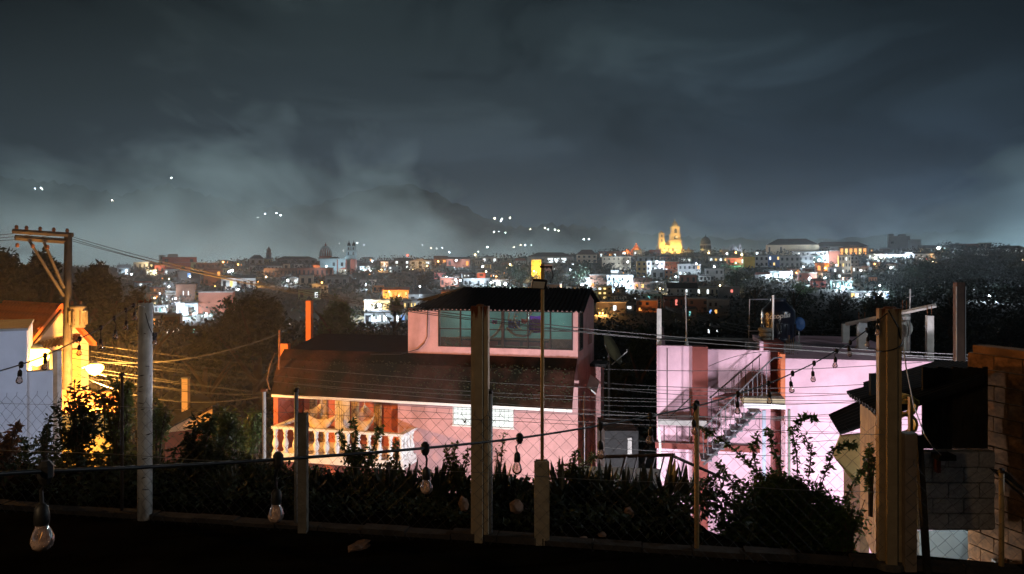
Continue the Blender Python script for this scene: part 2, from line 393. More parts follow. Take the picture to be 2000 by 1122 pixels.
MB().box(-.05, .015, 2.3, 3.1, HZ(1150, 672, 2.6), HZ(1150, 652, 2.6)).build('shuttered_window', m_brown, ph)
# black corrugated roof with hip at its left end and a low wing over the left pier
e0 = (HX(848, -.35), -.35, HZ(848, 604, -.35)); e1 = (HX(1141, -.35), -.35, HZ(1141, 609, -.35))
r1 = (HX(1156, 2.0), 2.0, HZ(1156, 564, 2.0)); r0 = (HX(905, 2.0), 2.0, HZ(905, 562, 2.0))
corrugated([e0, e1, r1, r0], 34, .035, 'roof_sheet', m_blk, ph)
corrugated([(HX(790, -.35), -.3, HZ(790, 607, -.35)), (e0[0] + .06, -.33, e0[2] - .02), (r0[0], 1.95, r0[2] - .03), (HX(800, 3.4), 3.4, HZ(800, 602, 3.4))], 9, .03, 'roof_sheet', m_blk, ph)
corrugated([(HX(800, 3.4), 4.2, zt + .1), (r1[0], 4.2, zt + .1), (r1[0], 2.02, r1[2] - .02), (r0[0], 2.02, r0[2] - .02)], 30, .03, 'roof_sheet', m_blk, ph)
sd = MB(); gp = [(.18, zt), (D - .05, zt + .4), (2.2, r1[2] - .12), (2.0, r1[2] - .1)]
n_ = len(gp); sd.add([(-.1, y, z) for y, z in gp] + [(-.002, y, z) for y, z in gp], [(0,1,2,3), (7,6,5,4)] + [(k, (k+1) % 4, 4 + (k+1) % 4, 4 + k) for k in range(4)])
sd.build('gable_wall', m_pink, ph)
# sloping concrete eave over the lower storey
yl_e = -1.25
ez0, ez1 = HZ(533, 771, yl_e), HZ(1118, 793, yl_e); ez = (ez0 + ez1) / 2
exl, exr = HX(531, yl_e, 771), HX(1118, yl_e, 793)
txl = HX(556, .0, 688)
sl = MB(); prof = [(yl_e, ez), (yl_e + .25, ez + .42), (yl_e + .7, zr - .38), (-.02, zr - .02)]
m1 = []
for k, (y, z) in enumerate(prof):
    f = k / 3.0; m1 += [(exl + (txl - exl) * f ** .8, y, z), (exr + (-.02 - exr) * f, y, z)]
for (y, z), f in zip(prof, (0, .33, .66, 1)): m1 += [(exl + (txl - exl) * f ** .8 + .02, y + .04, z - .14), (exr + (-.02 - exr) * f - .02, y + .04, z - .14)]
fs = [(2*k, 2*k+1, 2*k+3, 2*k+2) for k in range(3)] + [(8+2*k+1, 8+2*k, 8+2*k+2, 8+2*k+3) for k in range(3)] + [(1, 0, 8, 9), (0, 2, 10, 8), (2, 4, 12, 10), (4, 6, 14, 12), (3, 1, 9, 11), (5, 3, 11, 13), (7, 5, 13, 15), (6, 7, 15, 14)]
MB().add(m1, fs).build('sloping_eave', m_roofc, ph)
MB().box(exl, exr, yl_e - .03, yl_e - .002, ez - .15, ez - .06).build('eave_trim', m_wht, ph)
b = MB()                                     # moss cushions and grit along the lower eave
for _ in range(900):
    f = rnd.random() ** 1.6; x = exl + .1 + (exr - exl - .2) * rnd.random() ** .8
    y = yl_e + .1 + f * .75; z = interp(y, [(prof[i][0], prof[i][1]) for i in range(4)])
    s = rnd.uniform(.015, .04); b.obox(Matrix.Translation((x, y, z + .005)) @ Matrix.Rotation(rnd.random() * 3, 4, 'Z') @ Matrix.Rotation(.6, 4, 'X'), s * 1.6, s, s)
tag(b.build('moss', mat('dry_moss', (.03, .032, .015), 1, .4, 30, 0), ph), kind='stuff')
# flat dark terrace roof behind the eave, left of the upper room
q = [(txl + .1, .1, zr - .05), (xa - .01, .1, zr - .02), (xa - .01, 3.2, HZ(790, 655, 3.2)), (HX(628, 3.2, 655), 3.2, HZ(628, 652, 3.2))]
MB().slab(q, .08).build('terrace_roof', m_blk, ph)
MB().box(HX(597, 3.0, 650), HX(607, 3.0, 650), 3.0, 3.2, zr - 1, HZ(602, 588, 3.0)).build('roof_post', m_orange, ph)
MB().box(HX(545, .6, 700), HX(562, .6, 700), .6, .8, zr - .6, HZ(560, 672, .6)).build('parapet_stub', m_orange, ph)
MB().tube([H_ for H_ in [(HX(545, -.9, 700), -.9, HZ(545, 722, -.9)), (HX(546, -.9, 700), -.9, HZ(546, 645, -.9))]], .035, 6).build('service_mast', m_rust, ph)
MB().tube([(HX(540, -.9) , -1.0, HZ(540, 690, -1.0)), (HX(530, -1.0), -1.1, HZ(530, 715, -1.0)), (HX(528, -1.0), -1.2, HZ(528, 740, -1.0)), (HX(533, -1.0), -1.2, HZ(533, 760, -1.0))], .022, 5).build('conduit', m_wood, ph)
xq = HX(835); MB().tube([(xq + .02, -.02, zt), (xq, -.03, zs + .35), (xq - .12, -.04, zs + .1), (xq - .35, -.05, zs - .12), (xq - 1.0, -.2, zr - .05), (xq - 2.2, -.25, zr - .08)], .016, 5).build('hanging_cable', m_cable, ph)
# lower storey
zl0, ltop = -.5, ez - .02
wx0 = HX(777, 0, 850); bx0 = HX(543, -.2, 820)
wz0, wz1 = HZ(945, 833), HZ(945, 786)
wa, wb, wc, wd_ = HX(886, 0, 810), HX(926, 0, 810), HX(958, 0, 810), HX(1002, 0, 810)
w = MB()
w.box(wx0, wa, 0, .2, zl0, ltop + .5); w.box(wd_, 0, 0, .2, zl0, ltop + .5); w.box(wa, wd_, 0, .2, zl0, wz0); w.box(wa, wd_, 0, .2, wz1, ltop + .5); w.box(wb, wc, 0.002, .198, wz0, wz1)
w.box(-.2, 0, .2, 6, zl0, zr - .8); w.box(wx0, wx0 + .2, .2, 1.3, zl0, ltop + .3)
w.build('lower_wall', m_pink, ph)
bw = MB().box(bx0 - .2, wx0, 1.3, 1.5, zl0, ltop + .3).box(bx0 - .2, bx0, -.2, 1.3, zl0, ltop + .2).build('balcony_back_wall', mat('reddish_plaster', (.40, .12, .08), .8, .15, 3, .1), ph)
MB().box(bx0, wx0, -.3, 1.3, ltop + .2, ltop + .3).build('balcony_ceiling', m_pink, ph)
MB().box(wx0 - HX(777, 0) + HX(744, 0), wx0 - .004, .95, 1.29, 2, ltop + .2).build('orange_pier', m_orange, ph)
for pxc, wd, mm in ((585, .16, m_brown), (566, .3, m_pink)):
    x = HX(pxc, 1.2, 820); MB().box(x - wd, x + wd, 1.15, 1.29, 2, ltop + .2).build('pier', mm, ph)
m_cur = mat('patterned_curtain', (.40, .30, .16), .9, .6, 9, .1)
for pxc in (612, 632, 662, 676, 694, 738):
    x = HX(pxc, 1.25, 820); c = MB()
    for k in range(8): c.box(x - .16 + k * .04, x - .16 + k * .04 + .036, 1.22 + (k % 2) * .02, 1.26 + (k % 2) * .02, HZ(pxc, 880, 1.2), ltop + .15)
    c.build('curtain', m_cur if pxc not in (662, 676) else m_wht, ph)
# lit lower window in two lights
m_win = glow('lit_white_window', (.95, 1.0, .96), 1.25, .12, 3)
for x0, x1 in ((wa, wb), (wc, wd_)):
    f = MB().box(x0 - .03, x0, -.03, .1, wz0, wz1).box(x1, x1 + .03, -.03, .1, wz0, wz1).box(x0 - .03, x1 + .03, -.03, .1, wz1, wz1 + .04).box(x0 - .05, x1 + .05, -.06, .1, wz0 - .05, wz0)
    wn = f.build('lit_window', m_wht, ph)
    MB().box(x0, x1, .06, .07, wz0, wz1).build('pane', m_win, wn)
    for k in range(1, 5):
        x = x0 + (x1 - x0) * k / 5; MB().box(x - .006, x + .006, .02, .035, wz0, wz1).build('bar', m_steel, wn)
    for k in range(1, 4):
        z = wz0 + (wz1 - wz0) * k / 4; MB().box(x0, x1, .036, .048, z - .006, z + .006).build('bar', m_steel, wn)
    if x0 == wa:
        MB().add([(x0 + .40, .0, wz0 + .10), (x0 + .33, .0, wz0 + .22), (x0 + .37, .0, wz0 + .20), (x0 + .42, .0, wz0 + .16), (x0 + .50, .0, wz0 + .24), (x0 + .46, .0, wz0 + .08), (x0 + .34, .0, wz0 + .07)], [(0,1,2,3), (0,3,4,5), (0,5,6)]).build('sprig', m_iron, wn)
# side details
sx = .03
MB().slab([(0.0, 2.0, HZ(1134, 760, 1.2)), (.35, 2.0, HZ(1134, 775, 1.2)), (.35, 3.4, HZ(1134, 745, 1.2)), (0, 3.4, HZ(1134, 730, 1.2))], .06).build('side_awning', m_wht, ph)
MB().tube([(.05, 1.0, 1), (.05, 1.0, HZ(1134, 765, 1.0))], .04, 6).build('downpipe', m_wht, ph)
MB().tube([(.05, .8, HZ(1134, 830, 1)), (.05, .8, HZ(1134, 770, 1.0))], .025, 6).build('conduit', m_rust, ph)
az = HZ(1160, 716, 2.8)
MB().box(.002, .40, 2.8, 3.7, zl0, az).build('annex_wall', m_pink, ph)
MB().box(-.001, .62, 2.65, 3.75, az, az + .12).build('annex_roof', m_blk, ph)
wl = MB().box(HX(1150, D + .1, 585) - .05, HX(1150, D + .1, 585) + .05, D - .1, D + .02, HZ(1150, 600, D), HZ(1150, 592, D)).build('wall_lamp', m_iron, ph)
lz = HZ(1151, 585, D)
MB().lathe([(.02, -.13), (.06, -.08), (.065, 0), (.02, .1)], (HX(1151, D, 585), D - .1, lz), 8).build('bulb', glow('cool_bulb', (.8, .9, 1), 30), wl)
lamp('wall_lamp_light', (HX(1151, D, 585), D + .3, lz + .1), 8, (.8, .9, 1), ph, .05)
# balcony with turned balusters
yb = -1.15; bl, br = HX(535, yb, 860), HX(787, yb, 860)
bf, bt = HZ(660, 893, yb), HZ(660, 840, yb)
MB().box(bl - .05, br + .05, yb - .08, 1.29, bf - .28, bf - .12).build('balcony_slab', m_wht, ph)
MB().box(bl - .04, br + .04, yb - .07, yb + .1, bf - .119, bf + .03).box(br - .13, br + .035, yb + .1, -.005, bf - .119, bf + .03).build('plinth', m_wht, ph)
MB().box(bl - .06, br + .06, yb - .09, yb + .12, bt - .09, bt).box(br - .15, br + .06, yb + .12, -.005, bt - .09, bt).box(bl - .06, bl + .15, yb + .12, 1.1, bt - .09, bt).build('handrail', m_wht, ph)
hb = bt - .09 - bf - .03
bal = MB().lathe([(.10, 0), (.10, .07*hb), (.055, .11*hb), (.10, .24*hb), (.125, .36*hb), (.09, .5*hb), (.05, .64*hb), (.085, .73*hb), (.06, .8*hb), (.10, .93*hb), (.10, hb)], (0, 0, 0), 10).mesh('baluster', m_wht, True)
nb = 13
for k in range(nb):
    link('baluster', bal, ph, (bl + .06 + (br - bl - .12) * k / (nb - 1), yb + .015, bf + .03))
for k in range(3): link('baluster', bal, ph, (br - .045, yb + .3 + .3 * k, bf + .03))
# things in the lit room and on the balcony
def cloth(name, label, px0, px1, py0, py1, yl, col, cat='cloth', sagp=.04):
    x0, z1 = H.on(px0, py0, yl); x1, z0 = H.on(px1, py1, yl); o = H.w((x0 + x1) / 2, yl, z0)
    b = MB(); n = 8; wv = abs(x1 - x0)
    for l in (0, .012):
        for j in range(5):
            for i in range(n + 1):
                u = i / n; v = j / 4
                b.v.append(((u - .5) * wv, l + .03 * math.sin(u * 9 + j), (z1 - z0) * v - sagp * math.sin(math.pi * u) * (1 if v > .8 else .4)))
    q = 5 * (n + 1)
    for j in range(4):
        for i in range(n):
            a = j*(n+1)+i; b.f += [(a, a+1, a+n+2, a+n+1), (q+a+1, q+a, q+a+n+1, q+a+n+2)]
    ob = b.build(name, mat(name + '_' + '%d' % px0, col, .9, .15, 6, .1)); ob.location = o; ob.rotation_euler = (0, 0, H.th)
    return tag(ob, label, cat)
cloth('purple_cloth', 'large purple cloth hanging behind the window of the lit upper room', 1033, 1058, 616, 650, 1.2, (.14, .04, .42))
cloth('blue_cloth', 'dark blue cloth hanging beside the red one in the upper room', 992, 1016, 625, 642, 1.4, (.05, .09, .36))
cloth('red_cloth', 'small red cloth hanging between blue and purple in the upper room', 1018, 1031, 622, 632, 1.3, (.50, .06, .04))
cloth('lilac_cloth', 'small lilac cloth right of the tall rusty post behind glass', 961, 971, 624, 633, 1.3, (.36, .12, .48))
def garland(name, label, pts, yl, rr=.05):
    w3 = [H.w(*(lambda xz: (xz[0], yl, xz[1]))(H.on(px, py, yl))) for px, py in pts]
    ob = MB().tube(w3, rr, 6).build(name, mat('white_fabric', (.6, .6, .56), .9, .1, 9, .1), smooth=True)
    return tag(ob, label, 'garland', 'white garlands in the upper room')
garland('white_garland', 'white garland curving up beside the tall rusty post behind glass', [(952, 661), (960, 659), (968, 653), (976, 643), (981, 630)], 1.0)
garland('white_garland', 'white garland sagging below the blue and purple cloths', [(990, 640), (997, 648), (1008, 655), (1022, 657), (1034, 654), (1040, 646)], 1.0)
garland('white_garland', 'white ribbon streaming up the dark glass beside the blue cloth', [(1005, 622), (1007, 632), (1012, 641), (1018, 643)], 1.1, .03)
# white letters on the glass of the upper room
tx = bpy.data.curves.new('window_lettering', 'FONT'); tx.body = 'LE  Z'; tx.size = .42; tx.extrude = .004; tx.shear = .2
to = bpy.data.objects.new('window_lettering', tx); COL.objects.link(to); dg = bpy.context.evaluated_depsgraph_get()
me = bpy.data.meshes.new_from_object(to.evaluated_get(dg)); bpy.data.objects.remove(to); me.materials.append(m_wht)
lx, lz_ = H.on(992, 625, .2); lt = link('window_lettering', me, ph, (lx, .03, lz_), (R(90), 0, 0))
# armchair, table, plant pot inside
def inside(name, label, cat, px, py, yl, build):
    x, z = H.on(px, py, yl); o = H.w(x, yl, zr - .7); t = thing(name, label, cat, o, H.th); build(t); return t
def arm(t):
    MB().box(-.45, .45, -.4, .4, .25, .5).build('seat', m_wood, t); b = MB().box(-.45, .45, .25, .45, .5, 1.15); b.build('backrest', m_wood, t)
    for s in (-1, 1): MB().box(s*.45 - .08, s*.45 + .08, -.4, .3, .3, .75).build('armrest', m_wood, t)
    for sx_ in (-1, 1):
        for sy_ in (-1, 1): MB().box(sx_*.38 - .04, sx_*.38 + .04, sy_*.32 - .04, sy_*.32 + .04, 0, .25).build('leg', m_dwood, t)
inside('armchair', 'brown armchair at the left end of the lit upper room', 'armchair', 873, 670, 1.2, arm)
inside('armchair', 'olive armchair at the right end of the lit upper room', 'armchair', 1092, 670, 1.5, arm)
def tab(t):
    MB().box(-.9, .9, -.4, .4, .86, .92).build('tabletop', m_wood, t)
    for sx_ in (-1, 1):
        for sy_ in (-1, 1): MB().box(sx_*.82 - .03, sx_*.82 + .03, sy_*.34 - .03, sy_*.34 + .03, 0, .86).build('leg', m_dwood, t)
inside('table', 'long wooden table inside the lit upper room below the garland', 'table', 1010, 670, .9, tab)
def sb(t):
    MB().box(-2.3, 2.3, -.2, .25, 0, 1.02).build('carcass', m_dwood, t); MB().box(-2.33, 2.33, -.22, .26, 1.021, 1.06).build('top', m_wood, t)
    for k in range(5): MB().box(-2.2 + .9*k, -1.42 + .9*k, -.225, -.202, .1, .95).build('door', m_brown, t)
inside('sideboard', 'long dark sideboard along the teal wall of the upper room', 'sideboard', 1000, 670, 2.6, sb)
def pot(t):
    MB().lathe([(.12, 0), (.2, .3), (.22, .45), (.19, .46)], n=10).build('pot', m_orange, t, True)
    b = MB(); r = random.Random(3)
    for k in range(26):
        a = r.random() * 6.28; h = r.uniform(.4, .9); b.tube([(0, 0, .4), (.15*math.cos(a), .15*math.sin(a), .4 + h*.6), (.4*math.cos(a), .4*math.sin(a), .4 + h)], [.03, .04, .005], 3)
    b.build('leaves', mat('houseplant_leaf', (.08, .12, .05), .6, .3, 9, 0), t)
inside('potted_plant', 'potted plant in front of the teal wall in the upper room', 'plant', 885, 670, .8, pot)
xi, zi = H.on(985, 625, 1.4)
for px_ in (900, 1075):
    x, z = H.on(px_, 620, 1.6); lamp('room_light', H.w(x, 1.6, zt - .25), 26, (.80, 1.0, .97), None, .2)
# hammock chairs
def hammock(label, px, py0, py1, wpx, yl=.2):
    x, z1 = H.on(px, py0, yl); _, z0 = H.on(px, py1, yl); x0 = H.on(px - wpx, py1, yl)[0]; x1 = H.on(px + wpx, py1, yl)[0]; hw = (x1 - x0) / 2
    t = thing('hammock_chair', label, 'hammock chair', H.w((x0 + x1) / 2, yl, z0), H.th, 'net hammock chairs on the balcony')
    h = z1 - z0; mc = mat('cotton_cord', (.62, .50, .34), .9, .15, 20, .1)
    MB().tube([(0, 0, h), (0, 0, h * .82)], .02, 5).build('rope', mc, t)
    c = MB(); n = 26
    for k in range(n + 1):
        u = k / n * 2 - 1; c.tube([(0, 0, h * .84), (u * hw * .55, .1, h * (.62 - .08 * (1 - u*u))), (u * hw, 0, h * (.40 - .06 * (1 - u * u) + .16 * u * u))], .007, 3)
    tag(c.build('cords', mc, t), kind='stuff')
    s = MB(); n = 14
    for l in (0, .015):
        for j in range(6):
            v = j / 5
            for i in range(n + 1):
                u = i / n * 2 - 1; rim = h * (.40 - .06 * (1 - u*u) + .16 * u*u); bot = h * .02 + h * .28 * u * u
                s.v.append((u * hw * (1 - .25 * v), -.05 - .28 * math.sin(v * math.pi * .5) * (1 - u*u) + l, rim + (bot - rim) * v))
    q = 6 * (n + 1)
    for j in range(5):
        for i in range(n): a = j*(n+1)+i; s.f += [(a, a+1, a+n+2, a+n+1), (q+a+1, q+a, q+a+n+1, q+a+n+2)]
    s.build('seat', mat('hammock_cloth', (.55, .46, .36), .9, .2, 12, .2), t, True)
hammock('wide net hammock chair over the middle of the white balustrade', 628, 776, 842, 33)
hammock('narrow net hammock chair hanging near the orange pier', 712, 779, 846, 21)
# ================================================================== right pink building
B = Fr((1283 - 1000) / F * 22.0, 22.0, -6.8, R(-11))
pb = thing('pink_building', 'long pale pink building with outdoor stair and brown stripes under a water tank', 'building', B.o, B.th)
def BX(px, yl=0, py=760): return B.on(px, py, yl)[0]
def BZ(px, py, yl=0): return B.on(px, py, yl)[1]
w = MB(); x_ = [BX(p) for p in (1283, 1352, 1382, 1484, 1491)]
w.box(x_[0], x_[1], 0, .25, -.3, BZ(1320, 676)); w.box(x_[2], x_[3] + .3, .03, .28, -.3, BZ(1430, 684))
w.box(x_[0], x_[0] + .25, .25, 7, -.3, BZ(1320, 676)); w.build('wall', m_pinkB, pb)
MB().box(x_[1], x_[2], -.14, .3, -.3, BZ(1367, 678, -.14)).build('pilaster', m_brown, pb)
MB().box(x_[3], BX(1491), .0, .6, 3, BZ(1487, 668)).build('stairhead_edge', m_pinkB, pb)
xt0, xt1 = BX(1491, .1), BX(1531, .1)
MB().box(xt0, xt1, .1, 1.4, -.3, BZ(1510, 669, .1)).build('stairhead_wall', m_brown, pb)
yR = -.7; xr0, xr1 = BX(1534, yR), BX(1822, yR); zR = BZ(1600, 702, yR)
MB().box(xr0, xr1, yR, 6.5, -.3, zR).build('right_wall', m_pinkB, pb)
MB().box(BX(1525, yR - .02), xr0 - .002, yR + .003, yR + .5, BZ(1530, 790, yR), BZ(1530, 692, yR)).build('orange_reveal', m_orange, pb)
MB().box(x_[0] + .25, xr0 + .3, .3, 7, BZ(1430, 684) - .5, BZ(1430, 684) - .3).build('roof', m_conc, pb)
MB().box(x_[0] + .1, x_[3] - .05, 3.2, 3.4, 5, BZ(1390, 665, 3.2)).build('back_parapet', m_blk, pb)
# door under the landing
dx0, dx1 = BX(1493, .05, 850), BX(1530, .05, 850)
MB().box(BX(1489, -.02, 850), BX(1496, -.02, 850), -.02, .095, .3, BZ(1492, 802)).build('door_jamb', mat('blue_grey_paint', (.35, .42, .5), .6, .1, 5, .05), pb)
dd = MB().box(dx0 + .15, dx1 - .1, .04, .098, .3, BZ(1510, 806)).build('door', mat('dark_red_door', (.16, .03, .025), .5, .2, 5, .05), pb)
MB().box(dx0 + .22, dx0 + .26, .0, .04, 1.2, 1.35).build('handle', m_steel, dd)
MB().box(BX(1532, -.1, 850), BX(1536, -.1, 850), yR - .06, yR - .002, 0, BZ(1533, 800, yR)).build('corner_post', mat('green_grey_post', (.14, .16, .12), .7, .2, 5, .1), pb)
# ledges
MB().box(x_[0] + .02, BX(1380, -.5), -.55, -.002, BZ(1330, 831, -.5), BZ(1330, 820, -.5)).build('ledge', m_conc, pb)
MB().box(x_[0] - .05, BX(1484, -.15, 870), -.18, -.002, BZ(1380, 880, -.15), BZ(1380, 868, -.15)).build('brown_band', m_brown, pb)
# landing and stair
lz1, lz0 = BZ(1490, 778, -1.2), BZ(1490, 797, -1.2)
lx0, lx1 = BX(1452, -1.2, 790), BX(1533, -1.2, 790)
MB().box(lx0, lx1, -1.25, .0, lz0 + .06, lz1).build('landing', mat('ochre_concrete', (.26, .22, .13), .85, .25, 5, .2), pb)
MB().box(lx0, lx1, -1.29, -1.252, lz0 - .0, lz0 + .12).build('landing_edge', m_steel, pb)
MB().slab([(BX(1388, -.3, 772), -.9, BZ(1388, 774, -.6)), (BX(1470, -.3, 765), -.9, BZ(1470, 768, -.6)), (BX(1505, -.3, 758), -.1, BZ(1505, 762, -.1)), (BX(1420, -.3, 765), -.1, BZ(1420, 768, -.1))], .07).build('tilted_board', m_brown, pb)
ys0, ys1 = -1.15, -.35
m_dsteel = mat('dull_stair_steel', (.13, .13, .14), .5, .3, 8, .1, metal=.4)
sx0, sz0_, sx1, sz1_ = BX(1372, -.7, 893), BZ(1372, 900, -.7), BX(1478, -.7, 800), BZ(1478, 797, -.7)
for y in (ys0, ys1):
    MB().tube([(sx0, y, sz0_), (sx1, y, sz1_)], .035, 4).build('stringer', m_dsteel, pb)
nst = 9
tm = MB().box(-.15, .15, 0, ys1 - ys0, -.02, .02).mesh('tread', mat('chequer_plate', (.12, .13, .14), .5, .3, 12, .2, metal=.4)); tm2 = MB()
for k in range(nst):
    f = (k + .5) / nst; link('tread', tm, pb, (sx0 + (sx1 - sx0) * f, ys0, sz0_ + (sz1_ - sz0_) * f + .03))
def railing(name, top, foot, nbal, m, r=.022, parent=pb):
    o = MB().tube(top, r * 1.3, 6).build(name, m, parent)
    a, b2 = Vector(top[0]), Vector(top[1]); c, d = Vector(foot[0]), Vector(foot[1])
    for k in range(nbal):
        f = (k + .3) / (nbal - .4); MB().tube([c.lerp(d, f), a.lerp(b2, f)], r * .6, 5).build('baluster', m, o)
    return o
def bp(px, py, yl): x, z = B.on(px, py, yl); return (x, yl, z)
railing('stair_rail', [bp(1370, 840, -1.15), bp(1500, 709, -1.15), bp(1512, 699, -1.15), bp(1527, 699, -.9)], [bp(1372, 897, -1.15), bp(1500, 768, -1.15)], 15, m_dsteel, .017)
railing('stair_rail', [bp(1386, 778, -.3), bp(1487, 692, -.3)], [bp(1386, 850, -.3), bp(1487, 770, -.3)], 8, m_iron, .017)
MB().tube([bp(1305, 818, -.3), bp(1350, 776, -.3)], .018, 5).build('ledge_rail', m_iron, pb)
for px_, a, c in ((1303, 680, 825), (1348, 778, 818), (1297, 832, 866), (1322, 832, 866), (1347, 832, 866), (1365, 832, 866)):
    MB().tube([bp(px_, c, -.3), bp(px_, a, -.3)], .016, 5).build('upright', m_iron, pb)
MB().tube([bp(1287, 832, -.4), bp(1290, 880, -.45), bp(1289, 960, -.45)], .04, 6).build('downpipe', m_wht, pb)
# roof furniture
def column(px0, px1, py0, py1, yl, label, frame=B, rebar=True):
    x0, x1 = frame.on(px0, py1, yl)[0], frame.on(px1, py1, yl)[0]; z0, z1 = frame.on(px0, py1, yl)[1], frame.on(px0, py0, yl)[1]
    t = thing('roof_column', label, 'column', frame.w((x0 + x1) / 2, yl, z0), frame.th, 'bare concrete columns on the pink roof')
    hw = (x1 - x0) / 2
    MB().box(-hw, hw, -hw, hw, 0, z1 - z0).build('shaft', m_pale, t)
    if rebar:
        for a in (-1, 1): MB().tube([(a * hw * .6, 0, z1 - z0 - .05), (a * hw * .7, .02, z1 - z0 + .3)], .01, 4).build('rebar', m_rust, t)
    return t
column(1283, 1292, 603, 674, .3, 'pale bare column at the left corner of the pink roof')
column(1645, 1658, 633, 700, 4.2, 'shaded grey column left of the pale one on the pink roof', rebar=False)
column(1675, 1692, 629, 702, 2.0, 'pale column with a meter box just left of the big post')
column(1761, 1773, 606, 702, 1.5, 'pale column just right of the big post')
column(1809, 1822, 617, 706, .5, 'pale column at the right corner of the pink roof')
t = MB().tube([B.w(*bp(1652, 634, 2.0)), B.w(*bp(1828, 597, .6))], .06, 4).build('roof_beam', m_pale); tag(t, 'slanting pale beam resting over the roof columns', 'beam')
t = MB().box(-.12, .12, -.05, .05, 0, .3).build('meter_box', m_steel); t.location = B.w(*bp(1684, 650, 1.78)); tag(t, 'small grey meter box fixed on a pale roof column', 'meter box')
def mast(name, label, cat, px, py0, py1, yl, r, m, dx=0, frame=B):
    a = frame.w(*(lambda q: (q[0], yl, q[1]))(frame.on(px, py1, yl))); c = frame.w(*(lambda q: (q[0], yl, q[1]))(frame.on(px + dx, py0, yl)))
    t = thing(name, label, cat, a); MB().tube([(0, 0, 0), c - a], r, 6).build('pole', m, t); return t, a, c
t, a, c = mast('antenna_mast', 'thin white mast standing on the pink parapet left of the brown stripe', 'mast', 1341, 570, 676, .5, .02, m_steel, -2)
MB().lathe([(.07, 0), (.02, .25)], n=6).build('base', m_wht, t)
t, a, c = mast('antenna_mast', 'white pole standing in front of the dark water tank', 'mast', 1509, 577, 669, .9, .03, m_wht, 1)
t, a, c = mast('antenna_mast', 'thin aerial mast above the big right post', 'mast', 1776, 565, 690, 1.2, .022, m_steel, 2)
MB().tube([c - a + Vector((-.1, 0, -.25)), c - a + Vector((.12, 0, -.2))], .012, 4).build('arm', m_steel, t)
MB().lathe([(.02, -.09), (.12, -.05), (.13, .03), (.03, .09)], (-.12, 0, (c - a).z * .55), 10).build('dome', m_wht, t)
f0, f1, f2 = B.w(*bp(1462, 682, 1.2)), B.w(*bp(1464, 585, 1.2)), B.w(*bp(1500, 585, 1.6))
t = thing('pipe_frame', 'thin steel pipe frame leaning over to the water tank', 'pipe', f0)
MB().tube([(0, 0, 0), f1 - f0, f2 - f0], .02, 6).build('pipe', m_steel, t); MB().tube([(0, 0, .55), (.28, 0, .55)], .02, 6).build('stub', m_steel, t)
t, a, c = mast('satellite_dish', 'pale round dish on a pole behind the big right post', 'dish', 1772, 640, 695, 1.3, .02, m_steel)
o = MB().lathe([(.02, .06), (.2, .02), (.26, -.04), (.25, -.05), (.02, .03)], n=14).build('reflector', m_pale, t); o.rotation_euler = (R(80), 0, R(20)); o.location = (c - a)
# water tank
ty = 1.9; tx0, tx1 = BX(1487, ty, 640), BX(1553, ty, 640); rT = (tx1 - tx0) / 2; tb, tt = BZ(1520, 668, ty), BZ(1520, 583, ty)
tank = thing('water_tank', 'big dark blue plastic water tank with white lettering on the pink roof', 'water tank', B.w((tx0 + tx1) / 2, ty, tb), B.th)
hT = tt - tb; m_tank = mat('dark_blue_plastic', (.008, .011, .022), .28, .2, 4, .03, spec=.6)
MB().lathe([(rT * .93, 0), (rT, .06), (rT, .12), (rT * .97, .16), (rT, .2), (rT, hT * .42), (rT * .975, hT * .45), (rT, hT * .48), (rT, hT * .70), (rT * .95, hT * .74), (rT * .5, hT * .92), (rT * .44, hT * .93)], n=32).build('body', m_tank, tank, True)
MB().lathe([(rT * .46, hT * .925), (rT * .48, hT * .94), (rT * .47, hT * .985), (rT * .3, hT), (.01, hT * 1.005)], n=24).build('lid', m_tank, tank)
for k in range(18):
    a_ = k * math.pi * 2 / 18; o = MB().box(-.018, .018, -.02, .012, .2, hT * .42).build('rib', m_tank, tank)
    o.location = (math.sin(a_) * (rT + .004), -math.cos(a_) * (rT + .004), 0); o.rotation_euler = (0, 0, a_)
def wrap_text(s, size, ang0, z, parent, name, m):
    cu = bpy.data.curves.new(name, 'FONT'); cu.body = s; cu.size = size; cu.extrude = .003; cu.offset = size * .02; cu.shear = .15
    o = bpy.data.objects.new(name, cu); COL.objects.link(o); me = bpy.data.meshes.new_from_object(o.evaluated_get(bpy.context.evaluated_depsgraph_get())); bpy.data.objects.remove(o)
    for v in me.vertices:
        a = ang0 + v.co.x / rT; r = rT + .012 + v.co.z; v.co = (math.sin(a) * r, -math.cos(a) * r, z + v.co.y + v.co.x * .12)
    me.materials.append(m); return link(name, me, parent)
wrap_text('Rotoplas', .215, R(-54), hT * .53, tank, 'lettering', m_wht)
lg = MB()                                   # little swirl above the wordmark
for k in range(10):
    a0 = R(-56) + k * .03; a1 = a0 + .03; z0 = hT * .62 + .05 * math.sin(k / 9 * 2.6); z1 = hT * .62 + .05 * math.sin((k + 1) / 9 * 2.6)
    rr = rT + .012; lg.add([(math.sin(a0)*rr, -math.cos(a0)*rr, z0), (math.sin(a1)*rr, -math.cos(a1)*rr, z1), (math.sin(a1)*rr, -math.cos(a1)*rr, z1 + .03), (math.sin(a0)*rr, -math.cos(a0)*rr, z0 + .03)], [(0,1,2,3)])
lg.build('emblem', m_wht, tank)
MB().box(tx0 - .1, tx1 + .1, ty - rT - .05, ty + rT + .05, 5.5, tb - .005).build('tank_plinth', m_conc, pb)
